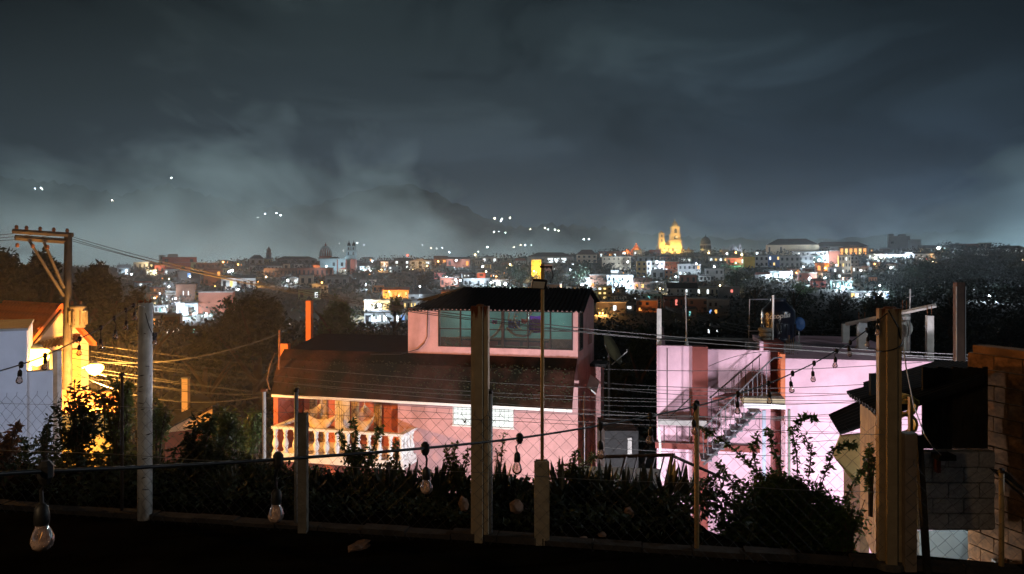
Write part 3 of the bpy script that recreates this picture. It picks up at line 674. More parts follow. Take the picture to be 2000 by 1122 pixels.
# blue dish beside the tank, stacked sacks, rebar
t, a, c = mast('blue_dish', 'small blue round dish on a post right of the water tank', 'dish', 1561, 633, 690, 2.2, .02, m_steel)
o = MB().lathe([(.01, .05), (.17, .02), (.21, -.03), (.2, -.04), (.01, .03)], n=16).build('reflector', mat('blue_enamel', (.05, .13, .32), .5, .1, 6, .05), t); o.location = c - a + Vector((0, -.05, 0)); o.rotation_euler = (R(85), 0, R(-10)); o.scale = (.8, 1.05, 1)
for k in range(3):
    p = B.w(*bp(1494, 668 - 9.3 * k, .95)); s = MB(); 
    s.lathe([(.02, 0), (.17, .01), (.2, .05), (.2, .1), (.17, .135), (.02, .14)], n=10); o = s.build('cement_sack', mat('grey_sack', (.22, .21, .18), .95, .3, 14, .4), smooth=True)
    o.location = p; o.scale = (.85, 1.1, 1); o.rotation_euler = (0, 0, .3 * k)
    tag(o, ('grey sack at the bottom of the pile left of the tank', 'grey sack in the middle of the pile left of the tank', 'grey sack topping the pile left of the tank')[k], 'sack', 'sacks piled beside the water tank')
t = thing('rebar_bundle', 'bundle of rusty reinforcing bars standing upright behind the orange edge', 'rebar', B.w(*bp(1543, 705, .3)))
for k, dx in enumerate((-.09, -.05, -.01, .04, .1)): MB().tube([(dx, 0, 0), (dx * 1.1, .02, .62 + .06 * (k % 3))], .012, 5).build('bar', m_wood, t)
# ================================================================== satellite dish and lit house in the gap
t = thing('satellite_dish', 'large tilted ochre satellite dish behind the annex roof of the pink house', 'dish', P(1190, 712, 33))
o = MB().lathe([(.02, .0), (.45, .08), (.75, .24), (.76, .25), (.45, .1), (.02, .02)], n=22).build('reflector', mat('ochre_dish', (.34, .28, .14), .5, .15, 6, .05), t, True); o.location = (-.05, 0, .6); o.rotation_euler = (R(62), R(8), R(62))
MB().tube([(0, .1, -2.5), (0, .1, .55)], .05, 6).build('post', m_steel, t); MB().tube([(.1, -.1, .0), (.75, -.35, .62), (.72, -.35, .7)], .025, 5).build('feed_arm', m_wht, t)
# ================================================================== left: tiled house, white wall, yellow wall
m_tile = mat('clay_tile', (.55, .13, .035), .8, .3, 4, .2)
m_cream = mat('cream_plaster', (.62, .46, .30), .8, .08, 3, .1)
m_yel = mat('yellow_plaster', (.62, .44, .12), .8, .12, 2, .1)
T = Fr(*(lambda p: (p.x, p.y, -6.8))(P(118, 690, 29)), R(56))
def tp(px, py, yl): x, z = T.on(px, py, yl); return Vector((x, yl, z))
th_ = thing('tiled_house', 'house with orange clay tiled roof and cream gable behind the utility pole', 'house', T.o, T.th)
ap = tp(116, 600, 0); le = tp(55, 680, 0); re = tp(178, 668, 0)
zle = le.z; hwL = ap.x - le.x; hwR = re.x - ap.x
MB().prism([(le.x + .1, -.5), (re.x - .1, -.5), (re.x - .1, re.z - .05), (ap.x, ap.z - .12), (le.x + .1, zle - .05)], 0, .2).build('gable_wall', m_cream, th_)
MB().box(le.x + .1, le.x + .3, .2, 6, -.5, zle - .1).build('side_wall', m_cream, th_)
A, Bq = Vector((ap.x, -.25, ap.z)), Vector((le.x - .3, -.25, zle - .25))
slope = (Bq - A); sl_len = slope.length; sd_ = slope.normalized(); yv = Vector((0, 1, 0)); up = yv.cross(sd_).normalized(); up = up if up.z > 0 else -up
xv = sd_.cross(up).normalized()
MB().slab([A - up*.05, A + yv*6.5 - up*.05, Bq + yv*6.5 - up*.05, Bq - up*.05], .06).build('roof_deck', m_wood, th_)
Rr = Vector((re.x + .1, -.25, re.z - .1))
MB().slab([A, Rr, Rr + yv*6.5, A + yv*6.5], .08).build('roof_back', m_tile, th_)
tmb = MB(); n = 5
for (y0, r0, lf) in ((0, .115, .02), (.42, .135, .07)):
    for k in range(n): a = math.pi * k / (n - 1); tmb.v.append((math.cos(a) * r0, y0, math.sin(a) * r0 * .8 + lf))
for k in range(n - 1): tmb.f.append((k, k+1, n+k+1, n+k))
tmb.f.append(tuple(range(n, 2*n)))
tile_me = tmb.mesh('tile', m_tile, True)
Mrot = Matrix(((xv.x, sd_.x, up.x), (xv.y, sd_.y, up.y), (xv.z, sd_.z, up.z)))
rows = int(sl_len / .36)
for r in range(rows):
    for c in range(17):
        p = A + sd_ * (r * .36 + .02) + yv * (.12 + c * .30) + up * .0
        o = link('tile', tile_me, th_, p + up * rnd.uniform(0, .012)); o.rotation_euler = (Mrot @ Matrix.Rotation(rnd.uniform(-.04, .04), 3, 'Z')).to_euler()
ridge = MB()
for k in range(14): ridge.tube([A + yv * (k * .36) + Vector((0, 0, .03)), A + yv * (k * .36 + .4) + Vector((0, 0, .05))], [.12, .10], 7)
ridge.build('ridge_tiles', m_tile, th_)
MB().slab([A + Vector((0, -.02, .06)), Rr + Vector((0, -.02, .06)), Rr + Vector((0, .15, .06)), A + Vector((0, .15, .06))], .1).build('barge_tiles', m_tile, th_)
MB().slab([A + Vector((0, -.03, .07)), Bq + Vector((0, -.03, .04)), Bq + Vector((0, .12, .04)), A + Vector((0, .12, .07))], .1).build('barge_tiles', m_tile, th_)
# lean-to awning and yellow wall under the gable
a0, a1 = tp(52, 688, -.9), tp(152, 668, -.9); b0, b1 = tp(60, 672, -.05), tp(158, 652, -.05)
corrugated([a0, a1, b1, b0], 14, .03, 'awning', m_rust, th_)
yx0, yx1 = T.on(112, 740, -.3)[0], T.on(158, 740, -.3)[0]
MB().box(yx0, yx1, -.3, -.01, -.5, T.on(140, 684, -.3)[1]).build('yellow_wall', m_yel, th_)
t = thing('yellow_shed', 'low yellow shed with a sloping roof under the right street lamp', 'shed', P(180, 850, 26), R(30))
q = P(180, 850, 26)
MB().box(-1.0, .6, -.6, .6, -2.0, 1.0).build('wall', m_yel, t); MB().slab([(-1.2, -.8, 1.05), (.9, -.8, .85), (.9, .8, 1.3), (-1.2, .8, 1.6)], .06).build('roof', m_rust, t)
# white wall of the neighbouring house
wh = Fr(*(lambda p: (p.x, p.y, -6.0))(P(52, 800, 15)), R(31))
t = thing('white_house', 'bluish white blank house wall at the left picture edge behind the fence', 'house', wh.o, wh.th)
xz = lambda px, py: wh.on(px, py, 0)
m_ww = mat('white_house_paint', (.56, .58, .62), .8, .08, 2, .12, stain=((.36, .37, .40), .8, .58))
MB().box(xz(-250, 650)[0], xz(52, 650)[0], 0, 3, 0, xz(20, 647)[1]).build('wall', m_ww, t)
MB().box(xz(52, 650)[0], xz(103, 720)[0], .15, .4, 0, xz(80, 727)[1]).build('lower_wall', m_ww, t)
MB().box(xz(-250, 650)[0], xz(52, 650)[0] + .03, -.05, 3.05, xz(20, 647)[1], xz(20, 647)[1] + .05).build('coping', m_conc, t)
# far sheds on the dark slope left of the pink house
t = thing('gabled_shed', 'small shed with a tan triangular gable on the dark left slope', 'shed', P(370, 840, 34), R(35))
MB().prism([(-1.0, 0), (1.0, 0), (1.0, 1.0), (-1.0, 0.1)], 0, .2).build('gable_wall', m_cream, t); MB().slab([(-1.3, -.3, .12), (1.1, -.3, 1.2), (1.1, 3, 1.2), (-1.3, 3, .12)], .08).build('roof', m_blk, t)
MB().box(-1.0, 1.0, .2, 3, -2, 0).build('wall', m_brown, t)
t = thing('brick_pillar', 'tan brick pillar standing up from the dark slope behind the shed', 'pillar', P(363, 800, 35)); MB().box(-.14, .14, -.14, .14, -1, 1.45).build('shaft', m_cream, t); MB().box(-.17, .17, -.17, .17, 1.45, 1.52).build('cap', m_conc, t)
t = thing('steel_post', 'slim post with a bright blue lower part left of the pink balcony', 'post', P(516, 960, 20)); MB().tube([(0, 0, -1), (0, 0, (960 - 765) / F * 20)], .05, 6).build('pole', m_steel, t); MB().box(-.07, .07, -.07, .07, (960 - 765) / F * 20, (960 - 760) / F * 20).build('cap', m_rust, t)
m_pole = mat('dark_pole_concrete', (.075, .065, .052), .9, .3, 4, .3)  # darker than the other concrete
# ================================================================== utility pole, transformer, street lamps
Yp = 27.0
up_ = thing('utility_pole', 'tall concrete utility pole with double crossarm and transformer behind the left fence', 'utility pole', Vector((P(130, 800, Yp).x, Yp, -6.8)))
zt_ = P(130, 456, Yp).z + 6.8
MB().tube([(0, 0, 0), (.06, 0, zt_)], [.20, .125], 12).build('pole', m_pole, up_, True)
ca = R(200); d = Vector((math.cos(ca), math.sin(ca), .06))
for k, off in enumerate((.17, -.17)):
    c0 = Vector((.15, off, zt_ - .06)); MB().tube([c0, c0 + d * 1.72], .085, 4).build('crossarm', m_pole, up_)
c0 = Vector((.1, 0, zt_ - .3)); MB().tube([c0, c0 + d * 1.7 + Vector((0, 0, .02))], .10, 4).build('lower_crossarm', m_pole, up_)
ins = MB().lathe([(.03, 0), (.07, .03), (.045, .05), (.07, .08), (.045, .11), (.055, .13), (.02, .15)], n=8).mesh('insulator', m_rust, True)
for f in (.05, .3, .55, .8, .98): link('insulator', ins, up_, Vector((.12, 0, zt_ + .02)) + d * 1.7 * f)
for f in (.35, .62, .9): link('insulator', ins, up_, Vector((.12, -.2, zt_ - .62)) + d * 1.7 * f)
for f, dz in ((.72, -2.3), (.45, -2.0)):
    MB().tube([c0 + d * 1.7 * f + Vector((0, -.12, 0)), Vector((0, -.15, zt_ + dz))], .05, 6).build('brace', m_pole, up_)
zt2 = P(150, 640, Yp).z + 6.8
MB().lathe([(.22, 0), (.24, .05), (.24, .68), (.27, .70), (.27, .78), (.15, .84)], (.42, 0, zt2), 14).build('transformer', m_pole, up_, True)
for k in range(8):
    a = k * .785; o = MB().box(.24, .31, -.015, .015, .1, .6).build('fin', m_pole, up_); o.location = (.42, 0, zt2); o.rotation_euler = (0, 0, a)
MB().tube([(0, 0, zt2 + .55), (.75, -.1, zt2 + .6)], .03, 5).build('bracket', m_steel, up_)
for k in (-.08, .08): link('insulator', ins, up_, (.35 + k * 2, 0, zt2 + .82))
m_sod = glow('sodium_globe', (1.0, .50, .07), 20)
sod = (1.0, .43, .085)
def sodium(name, label, px, py, Y, pole_px, base, arm_py, energy, pole=True):
    L0 = P(px, py, Y); bx = P(pole_px, 800, Y).x
    t = thing(name, label, 'street lamp', (bx, Y, base))
    z1 = P(0, arm_py, Y).z - base; dx = L0.x - bx
    if pole: MB().tube([(0, 0, 0), (0, 0, z1 + .1)], [.14, .12], 8).build('pole', m_conc, t)
    MB().tube([(0, (27.0 - Y) if not pole else 0, z1), (dx * .55, 0, z1 + .06), (dx * .95, 0, L0.z - base + .14)], .03, 6).build('arm', m_steel, t)
    hd = MB().lathe([(.04, .2), (.1, .17), (.12, .12), (.11, .09)], (dx, 0, L0.z - base), 12).build('head', m_steel, t)
    MB().lathe([(.02, -.30), (.18, -.22), (.27, -.08), (.28, .0), (.24, .06), (.1, .1)], (dx, 0, L0.z - base), 14).build('globe', m_sod, hd, True)
    lamp('sodium_light', (dx, -.02, L0.z - base - .5), energy, sod, t, .12)
sodium('street_lamp', 'glaring orange street lamp beside the white wall, left of the utility pole', 72, 690, 16.6, 109, -6.5, 694, 500)
sodium('street_lamp', 'glaring orange street lamp right of the utility pole above bushes', 185, 717, 25.2, 130, -6.8, 722, 7000, pole=False)
# cool yard lamps low behind the bushes: the white light on the walls
def yard(label, x, y, z, energy, col, soft=.08):
    t = thing('yard_lamp', label, 'lamp', (x, y, gz(x, y)))
    h = z - gz(x, y)
    MB().tube([(0, 0, -.2), (0, 0, h + .1)], .03, 6).build('post', m_iron, t); hd = MB().box(-.12, .12, -.12, .12, h + .1, h + .14).build('hood', m_iron, t)
    MB().lathe([(.02, -.1), (.07, -.05), (.07, .04), (.03, .1)], (0, 0, h - .02), 8).build('bulb', glow('cool_bulb', (.8, .9, 1), 30), hd)
    lamp('yard_light', (0, 0, h - .16), energy, col, t, soft)
yard('white yard lamp glaring low behind the right bush and big post', 8.05, 15.0, -3.1, 3300, (.93, .87, 1.0), .5)
yard('white yard lamp shining on the lower wall behind the mesh gap', 7.35, 11.4, -.2, 40, (.80, .95, 1.0))
yard('white lamp glaring in the slit between the big right post and the concrete stub', 5.6, 10.55, -1.1, 100, (.95, .97, 1.0))
yard('white yard lamp in the yard beside the bluish house wall', -8.9, 11.2, .5, 260, (.46, .64, 1.0))
yard('white yard lamp below the mossy eave of the pink house', .2, 19.8, -5.0, 5200, (.93, .92, 1.0))
# unseen warm fill added behind the viewpoint for surfaces facing it
t = thing('fill_lamp', 'unseen warm fill lamp added behind the viewpoint', 'lamp', (-3.2, -2.2, 0))
MB().tube([(0, 0, 0), (0, 0, 4.6)], .04, 8).build('post', m_iron, t); MB().lathe([(.02, 0), (.1, .06), (.12, .2), (.04, .26)], (0, 0, 4.4), 10).build('globe', glow('fill_globe', (1, .7, .4), 10), t)
lamp('fill_light', (0, .3, 4.3), 330, (1.0, .66, .36), t, .1)
def tall_lamp(label, x, y, z, energy, col, globe):
    t = thing('street_lamp', label, 'street lamp', (x, y, gz(x, y)))
    h = z - gz(x, y)
    MB().tube([(0, 0, -.3), (0, 0, h), (.1, -.6, h + .25)], [.09, .06, .04], 8).build('pole', m_steel, t); hd = MB().lathe([(.05, .12), (.2, .08), (.24, 0)], (.1, -.7, h + .2), 10).build('head', m_steel, t)
    MB().lathe([(.02, -.16), (.16, -.1), (.22, 0)], (.1, -.7, h + .19), 10).build('globe', globe, hd)
    lamp('lamp_light', (.1, -.7, h - .15), energy, col, t, .15)
tall_lamp('tall orange street lamp beyond the left picture edge', -14.5, 14.2, 5.2, 950, sod, m_sod)
tall_lamp('tall cool white street lamp beyond the right picture edge', 17, 11, 6.5, 1900, (.80, .90, 1.0), glow('cool_bulb', (.8, .9, 1), 30))
# ================================================================== block house on the right
m_block = mat('concrete_block', (.40, .38, .36), .95, .3, 7, .6, stain=((.08, .065, .05), 2.0, .56))
bh = thing('block_house', 'unfinished concrete block house with black sheet roof at the right picture edge', 'house', (6.4, 9.6, -6.0))
def bw(p): return Vector(p) - Vector((6.4, 9.6, -6.0))
blk = bmesh.new(); bmesh.ops.create_cube(blk, size=1); bmesh.ops.bevel(blk, geom=blk.edges[:], offset=.03, segments=1, affect='EDGES')
blk_me = bpy.data.meshes.new('block'); blk.to_mesh(blk_me); blk.free(); blk_me.materials.append(m_block)
m_mort = mat('mortar', (.20, .19, .17), .95, .2, 10, .4)
blk2 = blk_me.copy(); blk2.materials.clear(); blk2.materials.append(mat('brown_block', (.20, .105, .05), .95, .45, 4, .7, stain=((.05, .035, .025), 1.6, .50), spec=.1))  # same blocks in orange-brown: the lamplight is put into the colour
def wall_blocks(p0, p1, z0, z1, wallname, bme=None):
    p0, p1 = Vector(p0), Vector(p1); dv = (p1 - p0); Ln = dv.length; ang = math.atan2(dv.y, dv.x); d = dv / Ln; nrm = Vector((d.y, -d.x, 0))
    core = MB().obox(Matrix.Translation(bw(Vector(((p0.x+p1.x)/2, (p0.y+p1.y)/2, (z0+z1)/2))) - nrm * .06) @ Matrix.Rotation(ang, 4, 'Z'), Ln, .10, z1 - z0).build(wallname, m_mort, bh)
    nrow = int((z1 - z0) / .2)
    for r in range(nrow):
        z = z1 - .1 - r * .2; x = -.2 * (r % 2)
        while x < Ln - .02:
            a, b_ = max(x, 0), min(x + .4, Ln)
            if b_ - a > .06:
                o = link('block', bme or blk_me, core, bw(Vector((p0.x, p0.y, z)) + d * ((a + b_) / 2)) + nrm * rnd.uniform(-.006, .008)); o.scale = (b_ - a - .014, .05, .186); o.rotation_euler = (rnd.uniform(-.012, .012), rnd.uniform(-.006, .006), ang)
            x += .4
    return core
Yb = 9.6
gw0, gw1 = P(1790, 900, Yb), P(1942, 900, Yb)
zb1, zb0 = P(0, 882, Yb).z, P(0, 1036, Yb).z
wall_blocks((gw0.x, Yb, 0), (gw1.x, Yb, 0), zb0, zb1, 'grey_block_wall')
dl = R(-74); c0 = Vector((gw1.x - .02, Yb + .5, 0)); c1 = c0 + Vector((math.cos(dl), math.sin(dl), 0)) * 3.2
zr1 = P(1932, 688, Yb + .5).z
wall_blocks((c0.x, c0.y, 0), (c1.x, c1.y, 0), -1.3, zr1, 'side_block_wall', blk2)
MB().obox(Matrix.Translation(bw(Vector(((c0.x + c1.x) / 2 + .06, (c0.y + c1.y) / 2, zr1 + .06)))) @ Matrix.Rotation(dl, 4, 'Z'), 3.0, .24, .1).build('coping', mat('brown_block', (.2, .1, .05)), bh)
# upper dark boards between block wall and roof
nb_ = 13
for k in range(nb_):
    x0 = P(1800, 0, Yb + .15).x + (gw1.x - P(1800, 0, Yb + .15).x) * k / nb_; x1 = x0 + (gw1.x - P(1800, 0, Yb).x) / nb_ - .012
    MB().box(*(lambda a, c: (a.x, c.x, a.y, c.y, a.z, c.z))(bw((x0, Yb + .12, zb1 + .003)), bw((x1, Yb + .15, zr1 - .15 - .01 * (k % 3))))).build('board', m_dwood, bh)
# main roof sheet and the lower one
corrugated([bw(P(1722, 815, 9.1)), bw(P(1655, 771, 11.2)), bw(P(1930, 705, 11.2)), bw(P(1922, 745, 9.3))], 12, .035, 'roof_sheet', m_blk, bh, .03)
corrugated([bw(P(1690, 790, 11.3)), bw(P(1688, 752, 13.0)), bw(P(1830, 711, 13.0)), bw(P(1900, 712, 11.3))], 8, .03, 'roof_sheet', m_blk, bh, .03)
MB().obox(Matrix.Translation(bw(P(1716, 750, 10.3))) @ Matrix.Rotation(.3, 4, 'Z'), .3, .04, .3).build('roof_flap', m_blk, bh)
# leaning wooden side under the roof: vertical boards facing the street lamps
pA, pB_ = P(1680, 850, 11.2), P(1722, 850, 9.2)
for k in range(9):
    a = pA.lerp(pB_, k / 9); c = pA.lerp(pB_, (k + .94) / 9); ztop = P(0, 771 + 44 * (k / 9), 11.2 - 2 * k / 9).z - .06
    v = [Vector((a.x, a.y, -1.0)), Vector((c.x, c.y, -1.0)), Vector((c.x, c.y, ztop)), Vector((a.x, a.y, ztop))]
    MB().slab([bw(p) for p in v], .03).build('wall_board', mat('yellowed_board', (.30, .17, .045), .85, .35, 3, .3), bh)
# small far shed with a crooked panel
ts = thing('garden_shed', 'small shed with black sheet roof left of the block house', 'shed', P(1660, 1000, 12.2))
o0 = P(1660, 1000, 12.2)
corrugated([P(1640, 848, 11.6) - o0, P(1620, 815, 12.8) - o0, P(1692, 782, 12.8) - o0, P(1694, 830, 11.6) - o0], 7, .03, 'roof', m_blk, ts, .03)
pv = [P(1640, 850, 12.0), P(1625, 888, 12.2), P(1664, 938, 11.9), P(1690, 950, 11.9), P(1690, 845, 11.7)]
MB().slab([p - o0 for p in reversed(pv)], .05).build('panel', mat('ochre_panel', (.36, .27, .12), .85, .25, 3, .3), ts)
MB().box(.12, .27, -.1, .5, -3.5, 1.15).build('wall', m_wood, ts)
# lower yard behind the gap: pale wall and ramp
pw = MB().slab([P(1795, 1250, 12.5), P(1892, 1250, 12.5), P(1892, 1040, 12.5), P(1795, 1040, 12.5)], .1).build('yard_wall', mat('pale_blue_plaster', (.42, .48, .48), .8, .1, 3, .1)); tag(pw, 'pale bluish wall lit behind wire mesh under the block house', 'wall')
rw = MB().slab([P(1890, 1037, 12.3), P(1890, 1260, 12.3), P(2010, 1260, 7.6), P(2010, 1180, 7.6), P(1950, 1105, 9.2)], .1).build('ramp_wall', m_conc); tag(rw, 'grey concrete ramp wall sloping down at the lower right corner', 'wall')
t = thing('corrugated_gate', 'white panel added as lamp glare between the right post and stub', 'gate', P(1762, 1110, 12.8)); MB().box(-.35, .5, 0, .05, -1.5, .62).build('panel', m_wht, t)  # added white panel imitating the lamp glare in the slit
for k in range(3): MB().box(-.36, .51, -.03, -.001, -.7 + .5*k, -.64 + .5*k).build('rail', m_iron, t)
# odds and ends by the right post
t = thing('concrete_stub', 'brownish concrete stub standing right of the big post', 'post', P(1774, 1121, 7.05)); hz = (1121 - 848) / F * 7.05
MB().box(-.055, .055, -.05, .05, -.3, hz).build('shaft', mat('brown_concrete', (.26, .19, .13), .9, .25, 6, .3), t); MB().box(-.06, .06, -.055, .055, hz, hz + .015).build('cap', m_conc, t)
t = MB().slab([P(1786, 850, 7.3), P(1797, 850, 7.3), P(1814, 1125, 7.0), P(1803, 1125, 7.0)], .05).build('leaning_plank', m_dwood); tag(t, 'dark plank leaning beside the concrete stub', 'plank')
t = MB().slab([P(1773, 775, 8.3), P(1779, 775, 8.3), P(1779, 850, 8.3), P(1773, 850, 8.3)], .05).build('upright_lath', mat('orange_lath', (.40, .25, .10), .8, .2, 5, .2)); tag(t, 'thin pale lath standing behind the concrete stub', 'lath')
t = thing('breeze_block', 'ornamental pierced block standing behind the big right post', 'block', P(1767, 848, 8.6)); b = MB()
for a0 in range(2):
    cz = .12 + .22 * a0
    b.lathe([(.10, -.06), (.13, -.06), (.13, .06), (.10, .06), (.10, -.06)], (0, 0, 0), 12, cap=False); 
    for v in range(len(b.v) - 60, len(b.v)): x, y, z = b.v[v]; b.v[v] = (x, z, y + cz)
b.build('ring', m_yel, t); MB().box(-.14, .14, -.06, .06, .36, .40).build('rim', m_yel, t)
t = thing('fixture', 'small dark lamp box on the grey block wall with pale plate', 'box', P(1848, 893, 9.5)); MB().box(-.16, .06, -.12, .06, -.02, .05).build('hood', m_dwood, t); MB().box(-.13, -.08, -.02, .06, -.2, -.021).build('bracket', m_brown, t); MB().box(-.078, -.02, -.02, .06, -.1, -.021).build('plate', m_wht, t)
t = MB().tube([P(1763, 668, 7.1), P(1770, 720, 7.3), P(1784, 790, 7.9), P(1806, 850, 8.7), P(1822, 874, 9.2), P(1838, 889, 9.4)], .006, 5).build('hanging_wire', m_wht); tag(t, 'thin white cord hanging from the big right post to the block wall', 'cord')
t = thing('dark_post', 'tall dark timber post with light edges behind the black roof', 'post', P(1873, 760, 13)); MB().box(-.07, .07, -.06, .06, -2, (760 - 552) / F * 13).build('timber', mat('brown_timber', (.09, .05, .035), .85, .3, 4, .3), t)
for s in (-1, 1): MB().box(s*.078 - .006, s*.078 + .006, -.065, -.05, -1, (760 - 560) / F * 13).build('edge_strip', m_steel, t)
rail = MB().slab([P(1932, 915, 7.6), P(2012, 985, 6.6), P(2012, 975, 6.6), P(1960, 922, 7.5)], .03).build('drain_board', m_dwood); tag(rail, 'black board sloping down across the right block wall', 'board')
# ================================================================== fence, posts, kerb
def fx(px):                                  # where the ray of a photo column crosses the fence line
    k = (px - 1000) / F; Y = 7.775 / (1 + .177 * k); return k * Y, Y
fang = math.atan(-.177); fd = Vector((math.cos(fang), math.sin(fang), 0)); fn = Vector((fd.y, -fd.x, 0))
fence = thing('chain_link_fence', 'sagging chain link fence on thin steel posts across the picture', 'fence', (0, 7.775, 0), fang)
def fl(px): x, Y = fx(px); return (Vector((x, Y, 0)) - Vector((0, 7.775, 0))).dot(fd)
def wire_bay(a, b, h=1.37, cell=.137):
    m = MB(); r = .0021; n = int((b - a) / cell); hh = int(h / cell * 2)
    # zigzag wires woven down each column, neighbours hooked together
    def bow(x): return .02 * math.sin(x * 2.1) + .012 * math.sin(x * 5.3)
    for i in range(n + 1):
        pts = []
        for j in range(hh + 1):
            x = a + i * cell + (cell * .5 if (j % 2) else 0) ; z = h - j * cell * .5
            pts.append((x, -.12 + (.006 if j % 2 else -.006), z + bow(x)))
        m.tube(pts, r, 3, False)
        pts2 = [(x - cell * (.0 if j % 2 == 0 else 1.0), y - .004, z) for j, (x, y, z) in enumerate(pts)]
        m.tube(pts2, r, 3, False)
        m.tube([(a + i * cell, -.12, h + bow(a + i * cell)), (a + i * cell + .008, -.12, h + .045 + bow(a + i * cell))], r, 3, False)
    return tag(m.build('wire_mesh', mat('mesh_wire', (.045, .042, .04), .7, .2, 20, 0), fence, fix=False), kind='stuff')
cuts = [fl(-160), fl(236), fl(578), fl(957), fl(1361), fl(1720)]
for a, b in zip(cuts, cuts[1:]): wire_bay(a, b)
wire_bay(fl(1775), fl(2040), 1.0)
for z, dz in ((1.30, .012), (.75, .012)):
    for a, b in zip(cuts, cuts[1:]): MB().tube([(a, -.125, z), ((a+b)/2, -.125, z - .02), (b, -.125, z)], .003, 3).build('tension_wire', m_wire, fence)
for px, h, lab, m in ((236, 1.62, 'dull thin post', m_iron), (577, 1.50, 'shiny thin post', m_steel), (957, 1.55, None, m_steel), (1361, 1.50, 'orange lit post', mat('tan_painted_pipe', (.42, .28, .12), .55, .2, 6, .1)), (1958, .95, 'orange post by the block wall', mat('tan_painted_pipe', (.4, .3, .1)))):
    x = fl(px); o = MB().tube([(x, 0.02, -.2), (x, .02, h)], .024 if px != 236 else .018, 8).build('fence_post', m, fence, True)
    MB().lathe([(.03, 0), (.028, .03), (.01, .045)], (x, .02, h), 8).build('cap', m_iron, o)
kb = MB()
for k in range(26):
    x0 = fl(-260) + k * .5; kb.box(x0, x0 + .49, -.06 + rnd.uniform(-.01, .01), .1, -.1, .06 + rnd.uniform(-.02, .015))
o = kb.build('kerb', mat('worn_concrete', (.045, .038, .032), .95, .4, 6, .6)); o.location = (0, 7.775, 0); o.rotation_euler = (0, 0, fang); tag(o, kind='structure')
def tall_post(px, top, base, wpx, label, m, round_=False):
    Y = EYE * F / (base - HOR); p = P(px, base, Y); h = (base - top) / F * Y; r = wpx / F * Y / 2
    t = thing('tall_post', label, 'post', (p.x, p.y, 0), fang, 'tall posts along the fence')
    if round_:
        MB().tube([(0, 0, -.1), (0, 0, h*.5), (0.01, 0, h)], [r, r * 1.0, r * .97], 20).build('shaft', m, t, True)
        for k in range(26):
            a0 = rnd.uniform(2.6, 6.8); zz = rnd.uniform(.1, h - .1); ln = rnd.uniform(.3, 1.1)
            MB().tube([(math.cos(a0 + ln*q/4) * r * 1.0, math.sin(a0 + ln*q/4) * r * 1.0, zz + .012 * q / 4 * (1 if k % 2 else -1)) for q in range(5)], [.002, .005, .006, .004, .001], 4).build('scar', m_iron, t)
        for k in range(7): a = k * .9; MB().tube([(.7*r*math.cos(a), .7*r*math.sin(a), h - .02), (.8*r*math.cos(a), .8*r*math.sin(a), h + rnd.uniform(.015, .05))], .012, 4).build('stub', m_rust, t)
    else:
        bm = bmesh.new(); bmesh.ops.create_cube(bm, size=1); bmesh.ops.scale(bm, vec=(2*r, 2*r, h + .1), verts=bm.verts); bmesh.ops.translate(bm, vec=(0, 0, h / 2 - .05), verts=bm.verts)
        bmesh.ops.bevel(bm, geom=[e for e in bm.edges if abs(e.verts[0].co.z - e.verts[1].co.z) > .5], offset=r * .55, segments=4, affect='EDGES')
        me = bpy.data.meshes.new('shaft'); bm.to_mesh(me); bm.free(); me.materials.append(m); link('shaft', me, t)
        for k in range(5): MB().lathe([(r*.35, 0), (r*.3, .012), (r*.1, .02)], (rnd.uniform(-.5, .5)*r, rnd.uniform(-.5, .5)*r, h), 7).build('rust_crust', m_rust, t)
        if px > 1500: MB().lathe([(r * 1.4, -.02), (r * 1.35, .04), (r * 1.1, .06)], n=12).build('footing', mat('damp_concrete', (.08, .07, .055), .95, .3, 8, .4), t)
    return t, p, h, r
def post_mat(name, col, drip):
    m = mat(name, col, .8, .15, 9, .3); t = m.node_tree; p = [n for n in t.nodes if n.type == 'BSDF_PRINCIPLED'][0]
    src = p.inputs['Base Color'].links[0].from_socket; c = N('ShaderNodeTexCoord', t); s = N('ShaderNodeSeparateXYZ', t); L(c.outputs['Object'], s.inputs[0], t)
    mp_ = N('ShaderNodeMapping', t); mp_.inputs['Scale'].default_value = (22, 22, 2.5); L(c.outputs['Object'], mp_.inputs[0], t)
    n = N('ShaderNodeTexNoise', t); n.inputs['Scale'].default_value = 1; n.inputs['Detail'].default_value = 4; L(mp_.outputs[0], n.inputs[0], t)
    mr = N('ShaderNodeMapRange', t); mr.inputs['From Min'].default_value = drip - .35; mr.inputs['From Max'].default_value = drip; mr.inputs['To Min'].default_value = -.25; mr.inputs['To Max'].default_value = .16; L(s.outputs[2], mr.inputs[0], t)
    a = N('ShaderNodeMath', t, operation='ADD'); L(n.outputs[0], a.inputs[0], t); L(mr.outputs[0], a.inputs[1], t)
    r = ramp(t, [(.56, (0, 0, 0)), (.64, (1, 1, 1))], 'LINEAR'); L(a.outputs[0], r.inputs[0], t)
    mx = N('ShaderNodeMix', t, data_type='RGBA'); L(r.outputs[0], mx.inputs[0], t); L(src, mx.inputs[6], t); mx.inputs[7].default_value = (.13, .035, .012, 1); L(mx.outputs[2], p.inputs['Base Color'], t)
    return m
m_bark = mat('mottled_pale_pole', (.60, .60, .58), .85, .25, 6, .4, stain=((.09, .085, .075), 5.5, .57))
tall_post(283, 592, 1014, 27, 'mottled whitish round post with ragged top, left of the balcony', m_bark, True)
tall_post(938, 598, 1055, 34, 'tan post with rust drips on top before the pink house', post_mat('rust_dripped_post', (.36, .28, .18), 2.5))
tp_, pp_, hp_, rp_ = tall_post(1736, 603, 1108, 41, 'broad tan post wrapped by the string light cable', post_mat('tan_post', (.31, .23, .13), 2.56))
